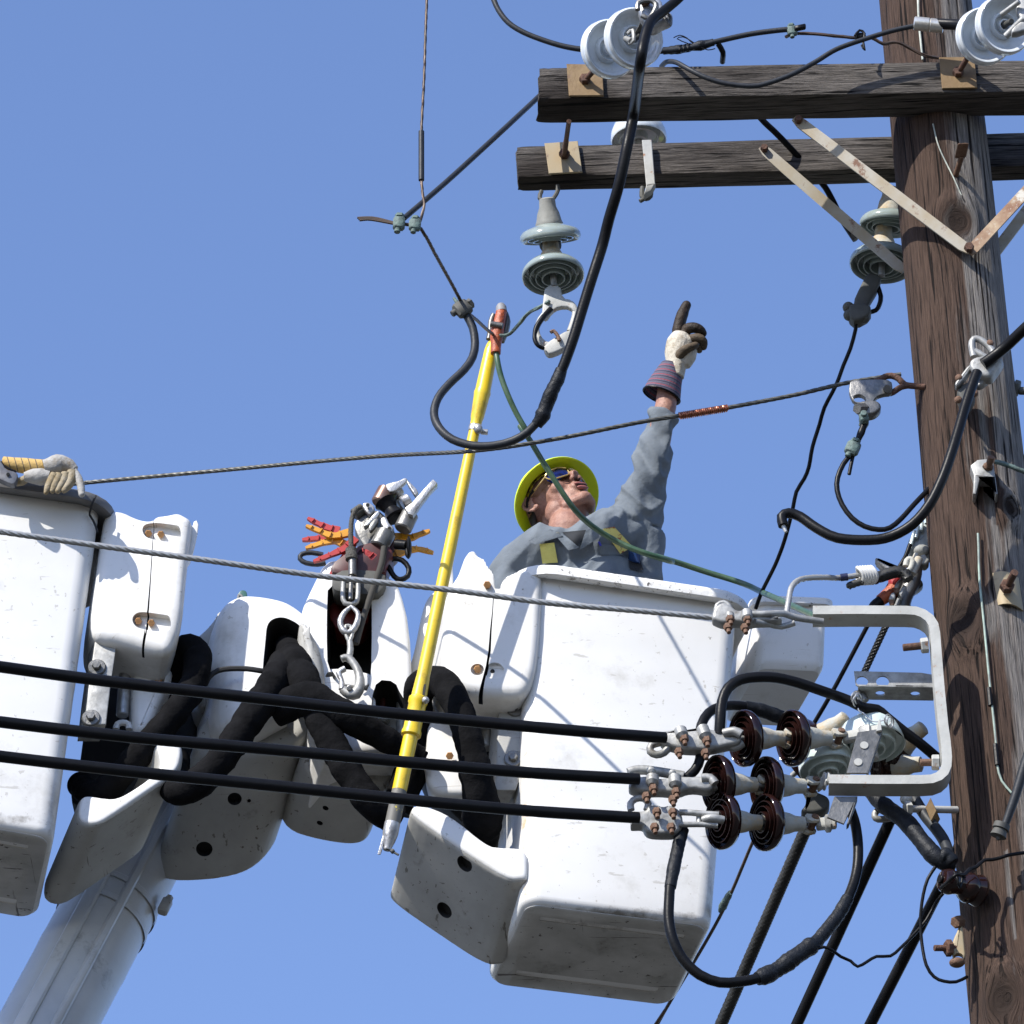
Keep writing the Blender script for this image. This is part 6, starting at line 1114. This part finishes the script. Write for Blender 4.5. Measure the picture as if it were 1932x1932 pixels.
# ---------------- hot stick ----------------
st0, st1 = W('C', 1040, 1100, .45), W('I', 1085, 1230, .60); dS = (st1-st0).normalized()
hs = thing('hot_stick', st1, 'long yellow fibreglass hot stick clamped to the hanging wire', 'hot stick')
def sk(t): return st0.lerp(st1, t)
Ls = (st1-st0).length
def tt(c, x, y):
    best = min(range(1001), key=lambda i: (lambda q: abs(((q-CAM).dot(CU))/((q-CAM).dot(CF))-((W(c, x, y, .2)-CAM).dot(CU))/((W(c, x, y, .2)-CAM).dot(CF))))(sk(i/1000))); return best/1000*Ls
def px(n): return n/640
h1, h2, h3, h4 = tt('C', 1000, 1130), tt('C', 940, 1470), tt('C', 925, 1640), tt('C', 920, 1700)
mb = MB(); mb.lathe(st0, dS, [(0, .010), (.006, .0155), (h1, .0185), (h1+.02, .0215), (h2-.01, .0240), (h2, .0262), (h2+.012, .0245), (h3, .0205), (h3+.01, .0180), (h4, .0175)], 20); part(mb, 'stick_head', YEL, hs)
mb = MB()
for a in (-.9, -.3): 
    s_, u2, _ = frame(dS, V_); o_ = (u2*math.cos(a)+s_*math.sin(a)) if True else 0
    mb.tube([st0+dS*(h1*.9)+V_*.0175+CR*a*.012, st0+dS*h2+V_*.0225+CR*a*.012], .003, 6, smooth=False)
part(mb, 'head_rib', YEL, hs)
b1, b2, b3, b4, b5 = tt('T', 825, 1290), tt('I', 1380, 250), tt('I', 1295, 500), tt('I', 1180, 900), tt('I', 1115, 1140)
mb = MB(); mb.lathe(st0, dS, [(h4, .0170), (h4+.01, .0172), (b1*.6, .0190), (b1, .0205)], 20); o = part(mb, 'upper_pole', YEL, hs)
mb = MB(); mb.lathe(st0, dS, [(b1-.02, .0212), (b1+.05, .024), (b2-.01, .025)], 20, (1, 1)); o = part(mb, 'slotted_sleeve', YEL, hs)
mb = MB(); mb.prism([W('I', *p, .3) for p in ((1440, 60), (1462, 20), (1472, 60), (1470, 110), (1435, 215), (1412, 225), (1425, 140))], Vector((0, .03, 0)), .001, 1, 1); 
q0 = st0+dS*(b1+.0)+V_*.0235+CR*.010; mb = MB(); mb.prism([q0-CR*.005, q0+CR*.006, q0+dS*.10+CR*.006, q0+dS*.10-CR*.005], -V_*.004, .0005, 1, 1); part(mb, 'slot', HOLE, hs)
mb = MB(); mb.lathe(st0, dS, [(b2-.012, .025), (b2-.008, .029), (b2+.006, .0295), (b2+.012, .0265), (b3-.02, .027), (b3-.012, .030), (b3, .030), (b3+.004, .024)], 24); part(mb, 'collar', YEL, hs)
mb = MB(); mb.ball(st0+dS*(b2-.004)+V_*.030+CR*.022, .011); part(mb, 'lock_button', ALU, hs)
mb = MB(); mb.cyl(st0+dS*(b3-.002), st0+dS*b4, .0222, 20, .05); part(mb, 'lower_pole', YEL, hs)
mb = MB(); mb.cyl(st0+dS*(b4-.001), st0+dS*b5, .0226, 20, .05); part(mb, 'worn_grip', WORN, hs)
mb = MB(); mb.lathe(st0, dS, [(b5-.002, .0235), (b5+.03, .0235), (b5+.055, .019), (b5+.075, .013), (b5+.085, .012)], 20); mb.beam(st0+dS*(b5+.03)-CR*.016, st0+dS*(b5+.10)-CR*.020, CR*.010, V_*.02, 1, .002); part(mb, 'tip_fitting', ALU, hs)
mb = MB(); mb.cyl(W('I', 1060, 1315, .60), W('I', 1150, 1365, .60), .0035); mb.cyl(W('I', 1095, 1345, .60), W('I', 1115, 1330, .60), .007); part(mb, 'pin', CAPD, hs)
mb = MB(); q = st0+dS*(h4+.01); mb.cyl(q-dS*.012, q+dS*.012, .020); mb.ball(q+CR*.01+V_*.022, .014, .012, .018); mb.cyl(q+CR*.02+dS*.01, q+CR*.042-dS*.008+dS*.02, .009); part(mb, 'clamp_ring', ALU, hs)
SG = .42
gc = thing('ground_clamp', W('C', 1085, 1000, SG+.01), 'orange taped grounding clamp hooked on the wire above the yellow stick', 'ground clamp')
mb = MB(); mb.tube(WL('C', [(1100, 880), (1085, 960), (1075, 1010)], SG), [.0165, .018, .018], 16); mb.tube(WL('C', [(1075, 1005), (1065, 1060), (1062, 1120), (1058, 1185)], SG), [.020, .020, .016, .015], 16, rough=.06, step=.005); part(mb, 'orange_boot', ORANGE, gc)
mb = MB(); mb.lathe(W('C', 1100, 890, SG), W('C', 1095, 840, SG)-W('C', 1100, 890, SG), [(0, .0175), (.018, .0165), (.028, .011), (.031, .003)], 18); part(mb, 'clamp_tip', M_('dull_lead_cap', (.24, .24, .25), .6, var=(.16, .16, .17), vscale=30), gc)
mb = MB(); mb.tube(WL('C', [(1045, 910), (1025, 960), (1020, 1030), (1010, 1085)], SG+.02), .009, 10); mb.tube(WL('C', [(1125, 900), (1142, 960), (1125, 1040), (1100, 1100)], SG+.02), .010, 10); mb.cyl(W('C', 1020, 975, SG-.02), W('C', 1110, 990, SG-.02), .010); part(mb, 'clamp_jaw', ALUD, gc)
wire('ground_cable', WL('C', [(1062, 1175, .42), (1075, 1260, .42), (1100, 1360, .43), (1145, 1480, .44), (1205, 1610, .46), (1290, 1760, .48)], 0)+WL('E', [(365, 0, .50), (450, 120, .52), (555, 295, .54), (650, 445, .56), (745, 595, .58), (860, 755, .61), (980, 872, .66), (1110, 965, .70), (1250, 1045, .72), (1400, 1112, .72), (1560, 1168, .73), (1740, 1222, .78)], 0)
  +WL('K', [(390, 88, .84), (600, 150, .9), (850, 232, .93), (1080, 302, .94), (1220, 352, .92), (1330, 405, .84), (1500, 480, .5), (1700, 572, .1), (1850, 640, -.15)], 0), [.0088]*3+[.0092]*8, GREEN, 'green grounding cable swooping past the lineman to the bracket', 'cable', n=16)
# ---------------- tool head on the jib ----------------
tl_ = thing('roller_head', W('U', 700, 1100, .86), 'cast metal roller head with jaws standing above the slotted cover', 'roller head')
def pr(nm, c, pts, Y, d, m_, par=tl_, bev=.004, rnd=1): mb = MB(); mb.prism([W(c, x, y, Y) for x, y in pts], Vector((0, d, 0)), bev, rnd, 2); return part(mb, nm, m_, par)
pr('head_body', 'U', [(140, 990), (330, 830), (560, 760), (720, 900), (880, 1130), (830, 1250), (680, 1480), (450, 1570), (300, 1420), (150, 1160)], .84, .10, ALUD, bev=.008)
mb = MB(); p0, p1 = W('U', 720, 870, .82), W('U', 960, 610, .82); p0, p1 = W('U', 900, 940, .83), W('U', 700, 620, .83)
mb.lathe(p0, p1-p0, [(0, .030), (.006, .036), (.015, .030), ((p1-p0).length*.5, .022), ((p1-p0).length-.015, .030), ((p1-p0).length-.006, .038), ((p1-p0).length, .03)], 28); part(mb, 'rubber_roller', BLACK, tl_)
mb = MB(); mb.cyl(W('U', 740, 420, .84), W('U', 600, 680, .84), .030, 24); part(mb, 'roller', M_('rusty_roller', (.22, .15, .12), .35, .6, var=(.16, .06, .03), vscale=16), tl_)
mb = MB(); mb.cyl(W('U', 1150, 850, .82), W('U', 1010, 1140, .82), .028, 24); part(mb, 'roller', ALUD, tl_)
mb = MB(); mb.cyl(W('U', 730, 1190, .82), W('U', 570, 1470, .82), .030, 24); part(mb, 'roller', ALUD, tl_)
mb = MB(); mb.cyl(W('U', 300, 760, .84), W('U', 130, 880, .84), .020, 20); part(mb, 'roller', CAPD, tl_)
j = pr('jaw_plate', 'U', [(700, 340), (760, 290), (950, 250), (1060, 190), (1105, 225), (1090, 260), (930, 400), (800, 470), (720, 400)], .81, .02, ALU)
cut(j, MB().lathe(W('U', 775, 355, .77), Vector((0, 1, 0)), [(0, .006), (.06, .006)], 12))
pr('jaw_plate', 'U', [(1080, 270), (1110, 235), (1310, 440), (1260, 520), (1230, 510)], .80, .02, ALU)
pr('long_finger', 'U', [(1050, 740), (1180, 640), (1440, 350), (1560, 215), (1640, 280), (1640, 310), (1520, 430), (1350, 650), (1200, 880), (1110, 850)], .78, .03, ALU, bev=.005, rnd=0)
pr('jaw_plate', 'U', [(280, 680), (340, 635), (430, 650), (520, 740), (470, 830), (400, 870), (330, 780)], .81, .02, ALU)
pr('jaw_plate', 'U', [(600, 960), (680, 890), (730, 930), (770, 1030), (850, 1090), (830, 1170), (760, 1190), (680, 1120)], .80, .02, ALU)
pr('jaw_lever', 'U', [(300, 1050), (540, 800), (600, 790), (590, 880), (440, 1010), (330, 1110)], .80, .02, ALU); pr('jaw_lever', 'U', [(400, 1050), (530, 910), (590, 960), (480, 1130), (410, 1170)], .80, .02, ALUD)
mb = MB(); mb.cyl(W('U', 860, 500, .84), W('U', 950, 400, .84), .022, 18); mb.cyl(W('U', 1000, 670, .82), W('U', 1140, 600, .82), .022, 18); part(mb, 'bushing', ALU, tl_)
pr('head_link', 'U', [(780, 480), (950, 420), (1160, 620), (1000, 760), (850, 560)], .85, .03, ALUD)
mb = MB()
for x, y in ((380, 695), (775, 1115), (345, 1090)): mb.cyl(W('U', x, y, .805), W('U', x, y, .795), .006)
part(mb, 'pivot_pin', CAPD, tl_)
pr('pedestal', 'G', [(655, 800), (760, 720), (900, 640), (1060, 640), (1120, 720), (1060, 800), (1055, 880), (670, 880)], .81, .10, DKRED, bev=.01); pr('pedestal_base', 'G', [(645, 980), (960, 980), (950, 1200), (840, 1300), (640, 1250)], .93, .10, M_('red_paint', (.22, .02, .015), .5, var=(.10, .012, .01), vscale=14), bev=.01)
pr('pedestal_collar', 'G', [(670, 880), (760, 830), (1055, 850), (1055, 960), (980, 1030), (700, 1000), (665, 970)], .80, .09, CAPD, bev=.008)
pr('lower_housing', 'U', [(700, 1450), (860, 1230), (960, 1400), (880, 1560), (720, 1640)], .87, .08, DKRED, bev=.008)
# rope, strap, shackle and hooks
ROPE = M_('grey_rope', (.085, .08, .07), .9, bump=.8, bscale=160)
mb = MB(); mb.tube(WL('G', [(880, 385), (840, 410), (812, 470), (803, 560), (803, 640), (808, 710)], .78), .0085, 16, lobes=6, pitch=.06, step=.005); solo(mb, 'lifting_rope', ROPE, 'short grey rope hanging in front of the roller head', 'rope', ang=60)
mb = MB(); mb.tube(WL('G', [(805, 695), (808, 770)], .78), [.017, .021], 16, rough=.2, step=.004); solo(mb, 'rope_knot', ROPE, 'frayed rope knot above the swivel', 'rope')
wire('load_strap', WL('G', [(1045, 680), (1025, 800), (985, 920), (940, 1050), (890, 1200), (840, 1380)], .80), .0100, M_('dark_strap', (.045, .042, .036), .85), 'dark strap slanting down in front of the slotted cover', 'strap', n=10)
sw = thing('swivel', W('G', 810, 900, .78), 'metal swivel and link under the rope knot', 'swivel')
mb = MB(); mb.cyl(W('G', 815, 765, .78), W('G', 815, 890, .78), .013); part(mb, 'socket', ALUD, sw)
mb = MB(); mb.tube(WL('G', [(750, 925), (748, 1060), (780, 1092), (830, 1088), (852, 1050), (856, 930)], .78), .0080, 10); mb.cyl(W('G', 735, 925, .78), W('G', 870, 925, .78), .007); part(mb, 'link', GALV, sw)
mb = MB(); mb.cyl(W('G', 805, 890, .77), W('G', 800, 1060, .77), .007); part(mb, 'pin', ALUD, sw)
mb = MB(); mb.tube(WL('G', [(800, 1105), (850, 1150), (855, 1200), (830, 1265), (780, 1305), (740, 1270), (728, 1210), (760, 1150), (800, 1115)], .78), [.006, .008, .010, .011, .010, .009, .006], 10); solo(mb, 'lifting_hook', ALU, 'upper steel hook under the link', 'hook')
hk = thing('snap_hook', W('G', 800, 1600, .77), 'silver safety snap hook hanging lowest in front of the slotted cover', 'hook')
mb = MB(); mb.tube(WL('G', [(800, 1255), (770, 1250), (765, 1300), (790, 1360), (800, 1350), (815, 1300), (800, 1250)], .78), .0062, 8); mb.tube(WL('G', [(795, 1360), (800, 1420), (790, 1480)], .78), [.009, .010, .010], 10); part(mb, 'shank', GALV, hk)
mb = MB(); mb.tube(WL('G', [(735, 1490), (780, 1480), (830, 1530), (862, 1600), (868, 1680), (840, 1740), (790, 1745), (745, 1710)], .77), [.011, .012, .012, .013, .016, .019, .016, .014], 12); part(mb, 'hook_body', GALV, hk)
mb = MB(); mb.tube(WL('G', [(760, 1560), (715, 1590), (735, 1640), (740, 1710)], .765), [.010, .010, .007, .011], 10); part(mb, 'latch', ALU, hk)
mb = MB(); mb.cyl(W('G', 790, 1700, .76), W('G', 790, 1700, .745), .008); part(mb, 'rivet', ALU, hk)
# black loops and knob
wire('rubber_loop', WL('G', [(1055, 800), (1110, 765), (1175, 775), (1222, 830), (1215, 890), (1160, 915), (1115, 890), (1080, 830), (1060, 805)], .84), .0085, BLACK, 'black rubber loop on the right of the roller head', 'loop')
wire('rubber_loop', WL('G', [(600, 735), (520, 720), (450, 730), (435, 765), (480, 795), (560, 805), (620, 795)], .86), .0080, GREYC, 'grey rubber loop on the left under the red clips', 'loop')
kb = thing('release_knob', W('G', 1200, 670, .80), 'black knob with a wide flange between the right amber clip legs', 'knob')
mb = MB(); mb.cyl(W('G', 1130, 660, .82), W('G', 1215, 668, .80), .016); part(mb, 'stem', BLACK, kb)
mb = MB(); mb.ball(W('G', 1225, 678, .80), .0085, .028, .036, 16, 10); mb.tube(WL('G', [(1220, 700), (1215, 740), (1222, 762)], .80), [.010, .008, .003], 8); part(mb, 'flange', BLACK, kb)
# plastic clips
def clip(label, legs, m_, Y):
    t_ = thing('plastic_clip', W('G', *legs[0][-1], Y), label, 'plastic clip', 'ribbed plastic clips clustered round the roller head')
    for k, lg in enumerate(legs):
        path = spline([W('G', x, y, Y+.012*k) for x, y in lg], .006); n = len(path); rr = []
        for i, p in enumerate(path):
            t = i/(n-1); w_ = .004+.0075*t+.0018*abs(math.sin(t*9)); d = (path[min(i+1, n-1)]-path[max(i-1, 0)]).normalized(); s_ = d.cross(Vector((0, 1, 0))).normalized()
            rr.append([p+s_*w_, p-s_*w_, p-s_*w_+Vector((0, .012, 0)), p+s_*w_+Vector((0, .012, 0))])
        mb = MB(); mb.loft(rr)
        for i in range(3, n-2, 5):
            p = path[i]; d = (path[i+1]-path[i-1]).normalized(); s_ = d.cross(Vector((0, 1, 0))).normalized(); rh = .005+.0065*i/n; mb.beam(p-s_*rh-Vector((0, .002, 0)), p+s_*rh-Vector((0, .002, 0)), d*.003, Vector((0, .008, 0)))
        part(mb, 'leg', m_, t_)
    return t_
clip('amber clip pointing left, its legs spread above and below the red one', [[(478, 520), (560, 550), (640, 585), (700, 590), (800, 565)], [(475, 682), (560, 655), (640, 632), (700, 630), (780, 665)]], YELP, .84)
clip('red clip behind the amber one with the topmost leg pointing left', [[(490, 465), (560, 500), (640, 535), (720, 555)], [(450, 622), (540, 612), (640, 605), (720, 600)]], REDP, .87)
clip('red clip pointing down left over the dark collar', [[(532, 778), (620, 745), (700, 710), (760, 680), (840, 610)], [(650, 890), (690, 830), (740, 770), (790, 690), (820, 640)]], REDP, .82)
clip('red clip lying right of the rope knot', [[(855, 735), (890, 705), (930, 725), (975, 755)], [(870, 748), (930, 752), (1000, 760)]], REDP, .81)
clip('amber clip pointing right with its legs round the black knob', [[(1375, 555), (1290, 585), (1240, 605), (1190, 600), (1120, 600)], [(1400, 715), (1310, 690), (1250, 690), (1190, 705), (1100, 735)]], YELP, .86)
# ---------------- gloves on the left bucket ----------------
GLC = stripes('striped_glove_cuff', (1, 0, .25), (0, .86), .0205, [(.50, .33, .11), (.10, .08, .06)])
gg = thing('work_gloves', W('V', 600, 500, .50), 'pair of yellow striped leather work gloves draped over the left bucket rim', 'gloves')
Yg = .47
mb = MB(); mb.tube(WL('V', [(40, 215), (200, 240), (380, 260), (560, 275), (680, 260)], Yg), [.020, .0225, .024, .024, .020], 20, rough=.05); part(mb, 'glove_cuff', GLC, gg)
mb = MB(); mb.tube(WL('V', [(15, 200), (60, 260), (150, 310), (240, 345)], Yg-.022), .0035, 8); part(mb, 'cuff_edge', BLACK, gg)
LEG = M_('grey_leather', (.32, .31, .29), .8, dirt=(.20, .16, .11), dscale=16, dlo=.52, dhi=.68, bump=.5, bscale=50)
mb = MB(); mb.tube(WL('V', [(640, 290), (780, 260), (900, 240), (1010, 270), (1080, 320)], Yg-.01), [.024, .032, .030, .022, .014], 18, rough=.12); g1 = part(mb, 'glove_back', LEG, gg)
mb = MB(); mb.tube(WL('V', [(350, 420), (480, 410), (600, 420), (720, 430)], Yg-.01), [.016, .024, .027, .020], 16, rough=.12); part(mb, 'glove_back', LEG, gg)
LET = M_('yellow_brown_leather', (.20, .145, .065), .75, var=(.30, .26, .19), vscale=26, bump=.5, bscale=60)
for pts, rr in (([(800, 400), (730, 500), (690, 590), (665, 645)], [.017, .014, .011, .007]), ([(870, 400), (830, 480), (790, 560), (760, 620)], [.017, .016, .013, .009]), ([(960, 380), (930, 470), (880, 560), (840, 620)], [.017, .016, .013, .010]), ([(1040, 340), (1040, 430), (1000, 530), (930, 610)], [.016, .016, .014, .010]), ([(1080, 330), (1130, 430), (1170, 540), (1185, 670)], [.010, .0125, .0125, .010])):
    mb = MB(); mb.tube(WL('V', pts, Yg-.02), rr, 14, rough=.06); mb.ball(W('V', *pts[-1], Yg-.02), rr[-1]); part(mb, 'glove_finger', LET if pts[0][0] < 1050 else LEG, gg)
mb = MB(); mb.tube(WL('V', [(230, 500), (320, 480), (400, 430), (450, 400)], Yg+.0), [.012, .014, .012, .01], 12); part(mb, 'glove_finger', LET, gg)
rd_ = thing('radio_mic', W('V', 110, 400, .46), 'grey rubber cuff clip with a round stud at the left picture edge', 'cuff clip')
pr('clip_body', 'V', [(-40, 110), (20, 190), (80, 300), (240, 340), (260, 400), (240, 470), (190, 530), (60, 480), (-40, 430)], .44, .03, M_('slate_rubber', (.13, .14, .16), .5, var=(.05, .05, .06), vscale=20), rd_, .006)
mb = MB(); mb.cyl(W('V', 115, 378, .445), W('V', 115, 378, .432), .0055); part(mb, 'stud', CAPD, rd_)
for a_, b_ in (('work_gloves', None),): pass
